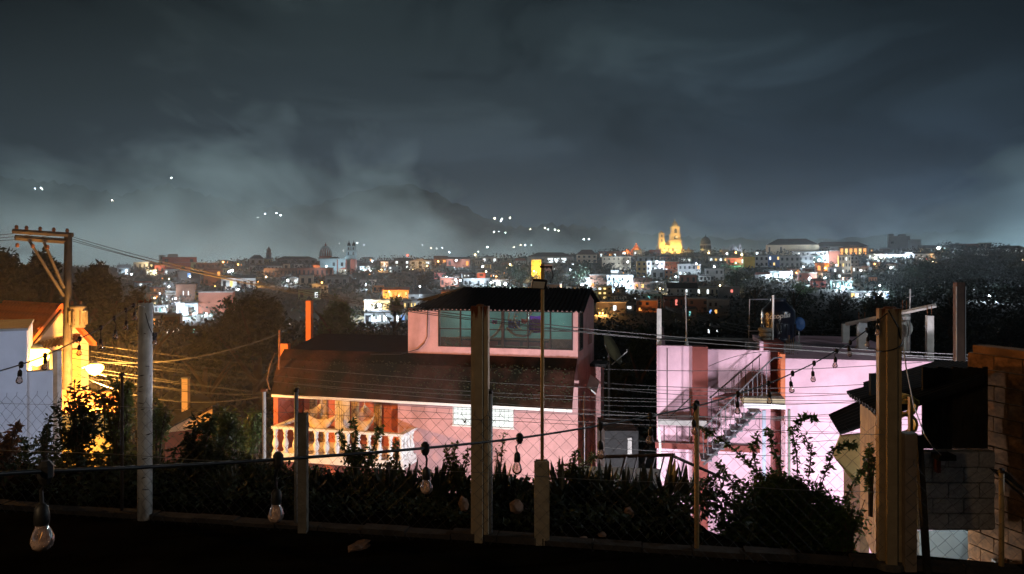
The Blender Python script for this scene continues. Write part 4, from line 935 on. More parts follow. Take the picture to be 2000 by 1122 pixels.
t = thing('lamp_pillar', 'short concrete pillar carrying a slim pole with a switched off floodlight', 'pillar', P(1058, 1062, 7.73)); hz = (1062 - 900) / F * 7.73
bm = bmesh.new(); bmesh.ops.create_cube(bm, size=1); bmesh.ops.scale(bm, vec=(.155, .13, hz + .1), verts=bm.verts); bmesh.ops.translate(bm, vec=(0, 0, hz / 2 - .05), verts=bm.verts); bmesh.ops.bevel(bm, geom=bm.edges[:], offset=.014, segments=2, affect='EDGES')
me = bpy.data.meshes.new('pillar'); bm.to_mesh(me); bm.free(); me.materials.append(mat('stub_concrete', (.36, .30, .21), .9, .25, 9, .5)); link('pillar', me, t)
h2 = (1062 - 516) / F * 7.73; MB().tube([(.005, .01, hz - .02), (.01, .01, h2)], .019, 10).build('pole', mat('tan_painted_pipe', (.4, .3, .1)), t, True)
zf = (1062 - 555) / F * 7.73
hd = MB().obox(Matrix.Translation((-.03, -.06, zf)) @ Matrix.Rotation(R(12), 4, 'Z') @ Matrix.Rotation(R(25), 4, 'X') @ Matrix.Rotation(R(4), 4, 'Y'), .155, .03, .10).build('floodlight', m_iron, t)
MB().obox(Matrix.Translation((-.034, -.079, zf - .008)) @ Matrix.Rotation(R(12), 4, 'Z') @ Matrix.Rotation(R(25), 4, 'X') @ Matrix.Rotation(R(4), 4, 'Y'), .125, .004, .074).build('lens', mat('frosted_lens', (.75, .70, .6), .4, .05, 9, 0), hd)
MB().tube([(.02, -.01, zf + .02), (.08, -.02, zf - .08), (.06, -.02, zf - .16), (.03, 0, zf - .1)], .005, 4).build('lead', m_cable, hd)
MB().box(-.02, .11, -.02, .02, h2 - .04, h2 - .02).build('bracket', m_iron, t); MB().tube([(.1, 0, h2 - .03), (.12, 0, h2 - .12), (.09, 0, h2 - .2)], .006, 4).build('lead', m_cable, t)
t = thing('half_post', 'rough half height concrete post beside the shiny steel fence post', 'post', P(590, 1036, 8.05)); MB().box(-.04, .055, -.03, .06, -.1, (1036 - 808) / F * 8.05).build('shaft', mat('dark_concrete', (.17, .15, .12), .95, .3, 8, .5), t); MB().tube([(0, 0, (1036 - 809) / F * 8.05), (.01, 0, (1036 - 800) / F * 8.05)], .008, 4).build('rebar', m_rust, t)
# rubble on the yard edge
def stone(label, px, py, Y, s, m, cat='stone'):
    bm = bmesh.new(); bmesh.ops.create_icosphere(bm, subdivisions=2, radius=1); r = random.Random(px)
    for v in bm.verts: v.co *= r.uniform(.75, 1.1)
    bmesh.ops.scale(bm, vec=s, verts=bm.verts); me = bpy.data.meshes.new('stone'); bm.to_mesh(me); bm.free(); me.materials.append(m)
    o = link('stone' if cat == 'stone' else cat, me, None, P(px, py, Y)); o.rotation_euler = (0, 0, r.random() * 3); tag(o, label, cat)
m_stone = mat('reddish_stone', (.22, .14, .10), .95, .3, 8, .5)
o = MB().box(-.13, .13, -.05, .05, -.035, .035).build('white_brick', mat('whitewashed_brick', (.6, .55, .48), .9, .15, 12, .4)); o.location = P(1168, 1064, 7.7); o.rotation_euler = (0, .05, -.2); tag(o, 'whitewashed brick lying on the kerb between pillar and tan pipe post', 'brick')
stone('small stone left of the whitewashed brick', 1140, 1056, 7.8, (.06, .05, .045), m_stone)
stone('rounded stone behind the whitewashed brick', 1176, 1046, 7.95, (.05, .05, .04), m_stone)
stone('reddish stone in the dark bed left of the lamp pillar', 1008, 990, 8.3, (.09, .07, .09), m_stone)
stone('pinkish stone half hidden behind the tan pipe post', 1228, 1003, 8.3, (.07, .06, .07), m_stone)
stone('flat brown stone on the dark yard between two posts', 702, 1066, 7.6, (.16, .08, .05), m_stone)
stone('brown stone in the bed beside the rusty tall post', 905, 985, 8.3, (.08, .06, .09), m_stone)
# iron stair railing at the edge of the bed
ir = thing('iron_railing', 'dark iron railing with leaning bars going down behind the agaves', 'railing', P(1220, 1000, 11.5))
o0 = P(1220, 1000, 11.5); pt = lambda px, py, Y: P(px, py, Y) - o0
MB().tube([pt(1160, 893, 12), pt(1318, 889, 11.2)], .03, 6).build('top_rail', m_iron, ir); MB().tube([pt(1312, 890, 11.2), pt(1420, 938, 11.6)], .026, 6).build('sloping_rail', m_iron, ir)
for px in (1222, 1245, 1262, 1279, 1297): MB().tube([pt(px, 892, 11.5), pt(px - 24, 985, 11.3)], .014 if px != 1222 else .026, 5).build('bar', m_iron, ir)
MB().tube([pt(1313, 890, 11.2), pt(1292, 985, 11.0)], .034, 6).build('newel', m_iron, ir)
for px, py in ((1336, 903), (1358, 913), (1384, 925)): MB().tube([pt(px, py, 11.3), pt(px - 20, py + 85, 11.2)], .014, 5).build('bar', m_iron, ir)
for px, py in ((1245, 930), (1270, 925), (1282, 925), (1376, 935)):
    MB().tube([pt(px + 5 * math.cos(a * .7) * (1 - a / 12), py + 5 * math.sin(a * .7) * (1 - a / 12), 11.3) for a in range(10)], .007, 4).build('scroll', m_iron, ir)
t = thing('dark_hut', 'dark low hut with a pale band between the two pink buildings', 'hut', P(1208, 960, 22.5)); MB().box(-.48, .52, -.5, 1.5, -2.5, 1.95).build('wall', m_blk, t); MB().box(.2, .32, -.53, -.501, 1.2, 1.75).build('shutter', m_conc, t)
t = MB().slab([P(1110, 918, 19.2), P(1290, 925, 18.8), P(1290, 955, 18.0), P(1110, 948, 18.4)], .12).build('garden_path', mat('pale_path', (.45, .48, .47), .9, .2, 3, .2)); tag(t, kind='structure')
# ================================================================== overhead lines
m_pl = mat('weathered_line', (.075, .075, .07), .6, .2, 20, 0)
def line(label, p0, p1, sag, r=.012, n=26, name='power_line', group='power lines over the lane'):
    pts = []
    for k in range(n + 1):
        f = k / n; p = p0.lerp(p1, f); p.z -= sag * 4 * f * (1 - f); pts.append(p)
    return tag(MB().tube(pts, r, 4).build(name, m_pl, fix=False), label, 'wire', group)
for k, (a, c, s) in enumerate([(462, 697, .75), (466, 703, .80), (470, 709, .70)]):
    line(('topmost', 'middle', 'lowest')[k] + ' high power line dropping from the crossarm towards the right building', P(138, a, 27), P(1985, c, 13.0 + .3 * k), s, .010)
    line(('outer', 'middle', 'inner')[k] + ' high power line running left from the crossarm out of the picture', P(70 + 22 * k, a - 12, 26.4), P(-260, 440 + 6 * k, 25), .3, .010)
for k, (a, c, s, y1) in enumerate([(668, 770, .55, 17.5), (680, 776, .7, 17.5), (700, 782, .6, 17.5), (712, 800, .8, 17), (722, 818, .55, 17), (690, 838, .5, 16.5), (735, 855, .4, 16.5)]):
    line(('highest', 'second highest', 'third highest', 'fourth highest', 'fifth highest', 'second lowest', 'lowest')[(0, 1, 3, 4, 5, 2, 6)[k]] + ' low cable strung from the utility pole across both pink buildings', P(140, a, 26.8), P(2060, c, y1), s, .0065, group='low cables across the lane')
for k, (a, b) in enumerate([(715, 708), (742, 742), (752, 757), (786, 775), (812, 790), (850, 842), (868, 888)]):
    line(('top', 'second', 'third', 'fourth', 'fifth', 'sixth', 'bottom')[k] + ' thin cable hugging the front of the right pink building', P(1180, a + 6, 19.5), P(1800, b, 18.5), .12 + .06 * (k % 3), .008, group='thin cables before the right pink building')
line('pale service cable running from the house mast to the utility pole', P(546, 652, 24.8), P(140, 700, 26.8), .5, .014)
line('lower service cable across the dark slope to the slim post', P(150, 730, 26.5), P(516, 775, 20), .5, .012)
line('upper service cable across the dark slope to the slim post', P(150, 716, 26.5), P(516, 770, 20), .3, .012)
line('sagging cable looping before the low stair of the right building', P(1384, 716, 21), P(1560, 690, 20.8), -.2, .008)
for k in range(3): line(('upper', 'middle', 'lower')[k] + ' distant wire strung beyond the pink roof behind the tank', P(1300, 598 + 2*k, 24), P(1650, 640 + 12*k, 30), .4, .010, group='wires beyond the pink roof')
# ================================================================== string lights
m_bulb = glassy('bulb_glass', (.95, .9, .86), .22, .05)
m_fil = mat('filament', (.5, .3, .12), .4, .1, 9, 0, metal=.8)
bulb_me = MB().lathe([(.0135, 0), (.0145, -.012), (.020, -.028), (.0245, -.045), (.0255, -.058), (.022, -.074), (.012, -.085), (.002, -.088)], n=16).mesh('bulb', m_bulb, True)
sock_me = MB().lathe([(.004, .062), (.010, .055), (.0165, .045), (.0185, .02), (.0185, -.006), (.015, -.012)], n=12).mesh('socket', m_cable, True)
fil_me = MB().tube([(-.009, 0, -.02), (-.011, 0, -.06), (0, 0, -.03), (.011, 0, -.06), (.009, 0, -.02)], .0012, 4).mesh('filament', m_fil)
m_lit = None
def string(label, pts, r, drop, bulbs, glow_=False):
    P3 = [P(*p) for p in pts]
    # smooth cable through the given points
    full = []
    for i in range(len(P3) - 1):
        p0 = P3[max(i-1, 0)]; p1 = P3[i]; p2 = P3[i+1]; p3 = P3[min(i+2, len(P3)-1)]
        for k in range(6):
            t_ = k / 6; full.append(.5 * ((2*p1) + (p2-p0)*t_ + (2*p0-5*p1+4*p2-p3)*t_*t_ + (3*p1-p0-3*p2+p3)*t_**3))
    full.append(P3[-1])
    cab = tag(MB().tube(full, r, 6).build('string_light_cable', m_cable, smooth=True), label, 'cable')
    for i, (px, sr, lab) in enumerate(bulbs):
        best = min(range(len(full)), key=lambda j: abs(1000 + full[j].x / full[j].y * F - px)); j = max(0, min(best, len(full) - 2))
        c0, c1 = full[max(j-1, 0)], full[j+1]; pa, pb2 = 1000 + c0.x/c0.y*F, 1000 + c1.x/c1.y*F
        f = (px - pa) / (pb2 - pa) if abs(pb2 - pa) > 1e-6 else .5; q = c0.lerp(c1, max(0, min(1, f)))
        t = thing('hanging_bulb', lab, 'light bulb', q, 0, 'unlit bulbs of the string lights')
        zb = EYE + (HOR - sr) / F * q.y - q.z          # centre of the glass below the cable
        zs_ = min(zb + .036, -.055)
        sw = rnd.uniform(-.012, .012)
        MB().lathe([(.008, .022), (.016, .012), (.016, -.012), (.009, -.026)], n=8).build('clip', m_cable, t)
        MB().tube([(0, 0, -.02), (sw * 1.5, .004, (zs_ + .03) * .55), (sw, 0, zs_ + .036)], .0042, 6).build('lead', m_cable, t)
        tl = (rnd.uniform(-.12, .12), rnd.uniform(-.12, .12), rnd.random() * 3)
        s = link('socket', sock_me, t, (sw, 0, zs_), tl, (.82, .82, .64)); g_ = link('bulb', bulb_me, t, (sw, 0, zs_ - .003), tl, (.88, .88, .68)); link('filament', fil_me, g_, (0, 0, 0))
string('long black string light cable sweeping up from the lower left to the big right post',
    [(-120, 935, 1.35), (80, 921, 1.55), (300, 912, 1.85), (555, 897, 2.2), (826, 876, 2.68), (1022, 855, 3.4), (1168, 832, 4.0), (1274, 812, 4.5), (1366, 792, 5.0), (1440, 770, 5.5), (1504, 748, 5.9), (1551, 728, 6.2), (1593, 708, 6.5), (1640, 682, 6.7), (1668, 664, 6.85), (1699, 640, 6.95), (1733, 612, 7.0)], .0052, .1,
    [(88, 1052, 'closest and largest hanging bulb, low in the left corner'), (542, 1004, 'hanging bulb between the shiny fence post and mottled post'), (829, 952, 'hanging bulb in front of the pink wall left of the rusty tall post'), (1014, 915, 'hanging bulb between rusty tall post and lamp pillar'),
     (1172, 888, 'hanging bulb before the dark hut right of the pink house'), (1270, 860, 'hanging bulb in front of the dark gap near the pale downpipe'), (1357, 842, 'hanging bulb touching the tan pipe post'), (1441, 803, 'hanging bulb below the tilted board of the stair'), (1501, 783, 'hanging bulb in front of the stair landing'),
     (1548, 762, 'hanging bulb just right of the orange edge'), (1590, 741, 'hanging bulb second right of the orange edge'), (1634, 714, 'hanging bulb at the roof line right of the tank'), (1661, 692, 'hanging bulb in front of the shaded roof column'), (1693, 673, 'hanging bulb below the meter box column'), (1715, 650, 'hanging bulb touching the left edge of the big right post')])
string('second string light cable from the left edge up to the mottled post',
    [(-60, 742, 4.2), (39, 713, 5.2), (95, 692, 5.9), (156, 662, 6.6), (197, 640, 7.0), (222, 622, 7.4), (245, 606, 7.7), (261, 596, 7.9), (284, 600, 8.25)], .005, .1,
    [(41, 743, 'hanging bulb against the bluish white wall'), (88, 716, 'hanging bulb close beside the left orange lamp'), (156, 690, 'hanging bulb right of the utility pole'), (197, 677, 'hanging bulb glinting orange above the right street lamp'), (223, 658, 'hanging bulb third left of the mottled post'), (246, 640, 'bulb hanging second left of the mottled post'), (261, 622, 'bulb hanging nearest the top of the mottled post')])
string('short black cable looped from the mottled post to its right', [(284, 612, 8.3), (292, 640, 8.25), (303, 655, 8.2), (318, 640, 8.6)], .005, .1, [(300, 641, 'bulb hanging against the right side of the mottled post'), (304, 666, 'low bulb just right of the mottled post')])
q0 = Vector((pp_.x, pp_.y, 0))
t = MB().tube([q0 + Vector(((rp_+.012) * math.cos(a), (rp_+.012) * math.sin(a), 2.2 - .12 * math.sin(a * .5))) for a in [k * .35 for k in range(20)]], .006, 5).build('cable_loop', m_cable, smooth=True); tag(t, 'black cable wrapped round the top of the big right post', 'cable')
t = MB().tube([q0 + Vector((-rp_ * .6, -rp_ - .01, 2.48)), q0 + Vector((.02, -rp_ - .03, 2.32)), q0 + Vector((rp_ + .01, -.02, 2.15))], .007, 5).build('cable_tail', m_cable); tag(t, 'black cable crossing the top of the big right post diagonally', 'cable')
# ================================================================== vegetation
def leafmat(name, col, trans=.35): return mat(name, col, .55, .45, 2.5, 0, trans=trans, spec=.35)
m_lf = leafmat('bush_leaf', (.052, .088, .022)); m_lf2 = leafmat('dark_leaf', (.026, .036, .015)); m_lf3 = leafmat('olive_leaf', (.080, .095, .028))
m_far = leafmat('tree_leaf', (.022, .042, .024), .2); m_far2 = leafmat('tree_leaf_dark', (.012, .021, .014), .15); m_far3 = leafmat('tree_leaf_green', (.055, .105, .030), .25)  # the green leaf is brighter: lamplight put into the crown colour
m_trunk = mat('bark', (.07, .05, .035), .95, .35, 6, .5); m_agave = mat('agave_leaf', (.030, .038, .020), .5, .3, 3, .05, spec=.4)
def leaf(mb, p, s, r, asp=.42, dirv=None):
    d = dirv if dirv else Vector((r.gauss(0, 1), r.gauss(0, 1), r.gauss(0, .8)))
    d.normalize(); a = d.cross(Vector((r.gauss(0, 1), r.gauss(0, 1), r.gauss(0, 1)))).normalized()
    b = len(mb.v); q = p + d * s * .5; w = a * s * asp * .5; e = p + d * s + d.cross(a) * s * .12
    mb.v += [tuple(p), tuple(q + w), tuple(e), tuple(q - w)]; mb.f.append((b, b+1, b+2, b+3))
def crown_mb(r, n, rx, ry, rz, s, nc=14, squash=.9, c=(0, 0, 0), spread=.38):
    mb = MB(); cs = []
    for _ in range(nc):
        v = Vector((r.gauss(0, 1), r.gauss(0, 1), r.gauss(0, 1))).normalized() * r.uniform(.35, .95)
        cs.append((v, r.uniform(.6, 1.2)))
    for _ in range(n):
        v, k = r.choice(cs); o = Vector((r.gauss(0, 1), r.gauss(0, 1), r.gauss(0, squash))); o = o.normalized() * (spread * k * r.random() ** .4)
        q = v * .72 + o
        leaf(mb, Vector((q.x * rx + c[0], q.y * ry + c[1], q.z * rz + c[2])), s * r.uniform(.6, 1.4), r)
    return mb
def limbs(r, h, rad, n=5, spread=.5):
    mb = MB(); mb.tube([(0, 0, -.5), (.03 * h, .02 * h, h * .45), (0, 0, h * .75)], [rad, rad * .7, rad * .35], 7)
    for k in range(n):
        a = k * 2.4 + r.random(); z = h * r.uniform(.3, .55)
        mb.tube([(0, 0, z), (math.cos(a) * spread * h * .3, math.sin(a) * spread * h * .3, z + h * .18), (math.cos(a) * spread * h * .6, math.sin(a) * spread * h * .6, z + h * .32)], [rad * .4, rad * .25, rad * .08], 5)
    return mb
# --- agaves along the bed
blade_me = []
for v in range(3):
    mb = MB(); n = 6; Lb = 1.0
    for k in range(n + 1):
        f = k / n; wv = .055 * (1 - f ** 2.2) * (1 if f > .15 else .8) + .001; z = Lb * f * (1 - .12 * v * f); y = .10 * v * f * f
        mb.v += [(-wv, y, z), (0, y + .02 * (1 - f), z), (wv, y, z)]
    for k in range(n): a = 3*k; mb.f += [(a, a+1, a+4, a+3), (a+1, a+2, a+5, a+4)]
    blade_me.append(mb.mesh('leaf', m_agave))
spots = [(612, 905, 'agave below the left part of the balustrade'), (655, 915, 'agave beneath the middle balusters'), (706, 900, 'agave below the right end of the balustrade'), (757, 890, 'agave under the pink wall right of the balcony'), (800, 900, 'agave left of the hanging bulb before the pink wall'),
    (858, 905, 'agave close left of the rusty tall post'), (905, 900, 'agave hidden behind the rusty tall post'), (975, 897, 'agave between rusty post and lamp pillar'), (1012, 910, 'agave just left of the lamp pillar'), (1095, 905, 'agave right of the lamp pillar'), (1135, 905, 'agave before the foot of the pink annex'),
    (1180, 898, 'agave below the dark hut'), (1228, 905, 'agave at the left foot of the iron railing'), (1262, 900, 'agave behind the middle of the iron railing'), (1300, 895, 'agave at the newel of the iron railing'), (1335, 900, 'agave just left of the tan pipe post'), (452, 905, 'agave in the dark bed left of the balcony'), (530, 900, 'agave under the left corner of the balcony')]
for px, top, lab in spots:
    r = random.Random(px); Y = r.uniform(8.9, 9.5); x = (px - 1000) / F * Y; zg = .0
    hh = EYE + (HOR - top) / F * Y + .05
    t = thing('agave', 'dark spiky ' + lab, 'agave', (x, Y, zg), 0, 'agaves in the bed behind the fence')
    n = r.randint(15, 20)
    for k in range(n):
        a = r.random() * 6.283; tilt = r.uniform(.08, .95); sc = hh * r.uniform(.72, 1.05) * (1.0 if tilt < .5 else .85)
        link('leaf', blade_me[k % 3], t, (.03 * math.sin(a), -.03 * math.cos(a), .02), (tilt, r.uniform(-.1, .1), a), (r.uniform(.8, 1.2) * .75, sc, sc))
# --- undergrowth on the bed and slope
r = random.Random(11); mb = MB()
for _ in range(15000):
    px = r.uniform(-150, 1480); Y = fence_y((px - 1000) / F * 8) + r.uniform(.35, 3.2); x = (px - 1000) / F * Y
    hmax = interp(px, [(-150, .85), (60, .55), (120, .62), (330, .62), (420, .55), (580, .38), (620, .30), (900, .32), (1340, .32), (1400, .6), (1480, .8)]) * (1 - .12 * (Y - 9))
    nz = .55 + .45 * math.sin(x * 3.1 + math.sin(Y * 2.2) * 2) * math.sin(x * 1.3 + Y)
    leaf(mb, Vector((x, Y, gz(x, Y) + hmax * nz * r.random() ** .7)), r.uniform(.05, .13), r, .4)
tag(mb.build('undergrowth', m_lf2, fix=False), 'dark undergrowth filling the bed behind the fence', kind='stuff')
r = random.Random(12); mb = MB()            # scrub and treetops filling the dark hollow before the town
for _ in range(42000):
    Y = r.uniform(32, 150); px = r.uniform(-200, 2200); x = (px - 1000) / F * Y
    top = interp(Y, [(30, 1.2), (60, 4.5), (110, 6), (150, 3.0)]) * (.45 + .55 * abs(math.sin(x * .21 + 1.3 * math.sin(Y * .09)) * math.cos(Y * .17 + x * .05)))
    if x > -8 and x < 16 and Y < 36: continue
    leaf(mb, Vector((x, Y, gz(x, Y) + top * r.random() ** .5)), r.uniform(.25, .7) * (1 + Y / 160), r, .55)
tag(mb.build('scrub', m_far2, fix=False), 'dark scrub and treetops filling the hollow between the yard and the town', kind='stuff')
# --- near shrubs
def shrub(name, label, cat, px0, px1, py0, base_row, Y, n, s, m, nc=12, sprays=(), stems=6, seed=1, dep=.7, lobes=()):
    r = random.Random(seed); p = P((px0 + px1) / 2, base_row, Y); w = (px1 - px0) / F * Y / 2; h = (base_row - py0) / F * Y
    t = thing(name, label, cat, p)
    mb = crown_mb(r, n, w, w * dep, h * .5, s, nc, c=(0, 0, h * .5))
    for fx_, fz_, fw_, fh_, n2 in lobes:
        m2 = crown_mb(r, n2, w * fw_, w * dep, h * fh_, s, 12, c=(w * fx_, 0, h * fz_)); mb.add(m2.v, m2.f)
    st = MB()
    for k in range(stems):
        a = r.random() * 6.28; q = Vector((math.cos(a) * w * .6, math.sin(a) * w * .4, h * r.uniform(.5, .9)))
        st.tube([(q.x * .12, q.y * .12, -.15), (q.x * .4, q.y * .4, q.z * .55), q], [.02, .013, .004], 5)
    for pts in sprays:                       # long arching shoots with leaves along them
        pp = [P(*z) - p for z in pts]; fine = []
        for i in range(len(pp) - 1):
            for k in range(9): fine.append(pp[i].lerp(pp[i+1], k / 9))
        fine.append(pp[-1]); st.tube(pp, [.011 - .008 * i / len(pp) for i in range(len(pp))], 5)
        for q in fine:
            for _ in range(5):
                d = Vector((r.gauss(0, 1), r.gauss(0, .8), r.gauss(-.1, .7))); leaf(mb, q + Vector((r.gauss(0, .012), r.gauss(0, .012), r.gauss(0, .012))), s * r.uniform(.8, 1.3), r, .42, d)
    mb.build('foliage', m, t, fix=False); st.build('stems', m_trunk, t)
    return t
shrub('large_bush', 'large dark leafy bush with arching shoots left of the big right post', 'bush', 1375, 1668, 885, 1150, 9.0, 9500, .066, m_lf, 40, [
    [(1560, 960, 9.0), (1556, 890, 8.9), (1548, 845, 8.8), (1560, 820, 8.8), (1580, 812, 8.8), (1592, 822, 8.75)],
    [(1500, 950, 9.0), (1462, 905, 8.9), (1425, 870, 8.8), (1385, 845, 8.7), (1372, 838, 8.7)],
    [(1600, 960, 9.0), (1615, 915, 8.9), (1630, 878, 8.9), (1655, 868, 8.9), (1672, 872, 8.9)],
    [(1530, 950, 9.1), (1520, 900, 9.0), (1506, 862, 9.0), (1500, 838, 9.0)], [(1650, 980, 9), (1668, 940, 9), (1690, 910, 9), (1700, 880, 9)],
    [(1450, 960, 9.0), (1420, 930, 8.9), (1405, 905, 8.9)], [(1580, 930, 9.0), (1585, 880, 9.0), (1570, 850, 9.0)], [(1480, 930, 9.0), (1470, 880, 9.0), (1480, 850, 9.0)]], 14, 3, .55, [(-.55, .28, .5, .34, 4200), (.05, .22, .6, .30, 4200), (.35, .45, .5, .30, 2600), (-.35, .58, .45, .25, 2600), (-.8, .22, .35, .30, 2600), (.05, .62, .6, .27, 5200), (.85, .22, .32, .32, 1800), (.6, .5, .4, .26, 2200)])
shrub('bush', 'bright green bush lit from behind beside the big right post', 'bush', 1585, 1714, 950, 1125, 8.6, 2000, .058, leafmat('bush_leaf_green', (.10, .17, .045), .6), 18, [], 8, 4)  # brighter copy of the bush leaf: back light put into the colour
shrub('bush', 'small leafy bush with yellowish leaves right of the lamp pillar', 'bush', 1075, 1150, 876, 985, 9.3, 520, .055, m_lf3, 8, [[(1115, 930, 9.2), (1122, 895, 9.2), (1128, 880, 9.2)], [(1120, 930, 9.2), (1150, 900, 9.2), (1160, 890, 9.2)]], 5, 5)
shrub('bush', 'leafy shoots standing just left of the rusty tall post', 'bush', 862, 920, 868, 985, 9.3, 380, .055, m_lf3, 7, [[(880, 930, 9.2), (887, 890, 9.2), (889, 865, 9.2)], [(900, 940, 9.2), (912, 900, 9.2), (914, 880, 9.2)], [(868, 930, 9.2), (874, 900, 9.2), (872, 872, 9.2)]], 4, 6)
shrub('bush', 'thin bare twigs rising between rusty post and lamp pillar', 'bush', 965, 990, 900, 985, 9.3, 60, .045, m_lf3, 4, [[(975, 940, 9.2), (980, 890, 9.2), (983, 848, 9.2)], [(975, 930, 9.2), (970, 880, 9.2)]], 4, 7)
shrub('bush', 'leafy climber covering the right half of the balustrade', 'bush', 655, 745, 825, 985, 9.5, 900, .06, m_lf, 10, [[(690, 900, 9.4), (695, 850, 9.4), (690, 820, 9.4)], [(720, 900, 9.4), (740, 850, 9.4), (745, 835, 9.4)], [(680, 900, 9.4), (668, 860, 9.4), (664, 845, 9.4)]], 5, 8)
shrub('bush', 'sparse leafy shoots before the right corner of the balcony', 'bush', 742, 790, 860, 985, 9.5, 300, .055, m_lf3, 7, [[(770, 930, 9.4), (776, 885, 9.4), (772, 862, 9.4)]], 4, 9)
shrub('bush', 'tall upright leafy shrub silhouetted against the yellow wall', 'bush', 112, 205, 742, 930, 9.9, 1250, .075, m_lf2, 14, [[(140, 850, 9.8), (146, 790, 9.8), (145, 750, 9.8)], [(180, 850, 9.8), (186, 800, 9.8), (188, 765, 9.8)], [(120, 860, 9.8), (116, 820, 9.8), (110, 790, 9.8)], [(160, 860, 9.8), (165, 800, 9.8), (170, 770, 9.8)]], 7, 10)
shrub('bush', 'leafy shrub with drooping leaves under the right street lamp', 'bush', 190, 270, 735, 930, 10.4, 900, .095, m_lf3, 11, [[(230, 850, 10.3), (236, 770, 10.3), (222, 742, 10.3)], [(205, 850, 10.3), (202, 790, 10.3), (195, 765, 10.3)], [(250, 840, 10.3), (246, 780, 10.3), (252, 748, 10.3)]], 6, 11)
shrub('bush', 'olive green bush right behind the mottled post', 'bush', 272, 345, 765, 900, 13, 1000, .09, m_lf3, 11, [], 6, 12)
shrub('bush', 'brownish leaf bush before the bluish wall at the left edge', 'bush', -30, 48, 825, 945, 9.4, 420, .085, leafmat('brown_leaf', (.12, .065, .04), .3), 8, [[(20, 890, 9.3), (25, 850, 9.3), (32, 830, 9.3)]], 4, 13)
shrub('bush', 'small feathery twig bush at the right end of the bluish wall', 'bush', 72, 102, 815, 920, 9.6, 260, .055, m_lf2, 6, [[(88, 880, 9.5), (93, 840, 9.5), (97, 815, 9.5)]], 4, 14)
shrub('conifer_shrub', 'black feathery conifer shrub left of the slim post', 'shrub', 335, 445, 800, 985, 10.2, 1300, .10, m_lf2, 14, [[(400, 880, 10), (408, 840, 10), (412, 815, 10)], [(380, 880, 10), (372, 850, 10)], [(430, 890, 10), (445, 850, 10), (450, 830, 10)]], 5, 15)
shrub('conifer_shrub', 'pale feathery shrub behind the black conifer shrub', 'shrub', 395, 505, 790, 900, 14, 900, .12, m_lf3, 12, [], 5, 16)
shrub('bush', 'dark bush with dry leaves left of the balcony foot', 'bush', 440, 560, 855, 985, 9.8, 900, .08, m_lf2, 11, [], 5, 17)
shrub('bush', 'dim green bush right of the slim post on the dark slope', 'bush', 470, 530, 780, 905, 21, 500, .16, m_lf, 9, [], 5, 18)
shrub('bush', 'green leaves climbing along the crooked ochre panel', 'bush', 1683, 1718, 860, 985, 9.0, 240, .05, m_lf, 8, [[(1698, 930, 8.9), (1696, 890, 8.9), (1699, 868, 8.9)]], 3, 19)
# --- trees
protos = []
for k, (mm, n, nc) in enumerate([(m_far, 900, 16), (m_far2, 900, 13), (m_far3, 800, 12), (m_far, 700, 9)]):
    rr = random.Random(40 + k); protos.append((crown_mb(rr, n, 1, 1, 1, .16, nc).mesh('crown', mm), limbs(rr, 1.0, .05).mesh('trunk', m_trunk)))
def tree(label, px0, px1, top, base, Y=None, kind=0, name='tree', big=0, seed=1, group=None):
    if Y is None: Y = at_row((px0 + px1) / 2, base)
    px = (px0 + px1) / 2; x = (px - 1000) / F * Y; g0 = gz(x, Y); ztop = EYE + (HOR - top) / F * Y; zb = EYE + (HOR - base) / F * Y
    w = (px1 - px0) / F * Y / 2; h = ztop - g0; ch = max(ztop - zb, w * .9)
    t = thing(name, label, 'tree', (x, Y, g0), rnd.random() * 6, group)
    if big:
        rr = random.Random(seed); m = (m_far, m_far2, m_far3, m_lf2)[kind]
        link('crown', crown_mb(rr, big, w, w * .9, ch / 2, .42 if Y > 40 else .3, 30, spread=.30).mesh('crown', m), t, (0, 0, ztop - ch / 2 - g0)); link('trunk', limbs(rr, 1.0, .05).mesh('trunk', m_trunk), t, None, None, (h * .8, h * .8, h))
    else:
        c, tr = protos[kind]; link('crown', c, t, (0, 0, ztop - ch / 2 - g0), None, (w, w, ch / 2)); link('trunk', tr, t, None, None, (h * .7, h * .7, h))
    return t
tree('broad dark tree behind the utility pole at the left edge', -60, 75, 480, 640, 46, 3, big=3800, seed=1)
tree('tall dark tree with lobed crown right behind the utility pole', 30, 135, 470, 640, 50, 3, big=3800, seed=2)
tree('dark round tree right of the crossarm before the lit bluish house', 135, 242, 488, 640, 54, 3, big=4200, seed=3)
tree('low dark tree on the brown slope below the red house', 226, 300, 548, 690, 58, 3, big=3000, seed=4)
tree('dark tree beyond the mottled post on the brown slope', 180, 290, 570, 700, 48, 3, big=3000, seed=5)
tree('huge dark dome shaped tree left of the orange roof post', 395, 602, 540, 740, 62, 3, big=6500, seed=6)
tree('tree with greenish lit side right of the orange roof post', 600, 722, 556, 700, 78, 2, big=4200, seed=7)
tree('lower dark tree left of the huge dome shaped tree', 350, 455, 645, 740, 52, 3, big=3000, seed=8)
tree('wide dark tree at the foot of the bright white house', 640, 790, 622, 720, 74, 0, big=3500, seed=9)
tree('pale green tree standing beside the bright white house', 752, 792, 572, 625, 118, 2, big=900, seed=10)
tree('dark tree below the twin church towers', 684, 735, 522, 556, None, 0)
tree('wide dark tree right of the twin church towers', 722, 800, 528, 564, None, 1)
tree('dark round tree above the grey gabled house', 800, 862, 524, 572, None, 1)
tree('dark tree behind the black corrugated roof', 868, 925, 552, 585, None, 0)
tree('dark tree right of the white lit pavilion', 955, 1010, 514, 545, None, 0)
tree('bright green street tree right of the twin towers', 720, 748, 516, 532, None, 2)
tree('dark tree left of the yellow tower block', 985, 1042, 512, 560, None, 0)
tree('dark tree behind the floodlight pole', 1050, 1105, 522, 565, None, 1)
tree('large dark tree right of the floodlight pole', 1095, 1165, 500, 562, None, 0)
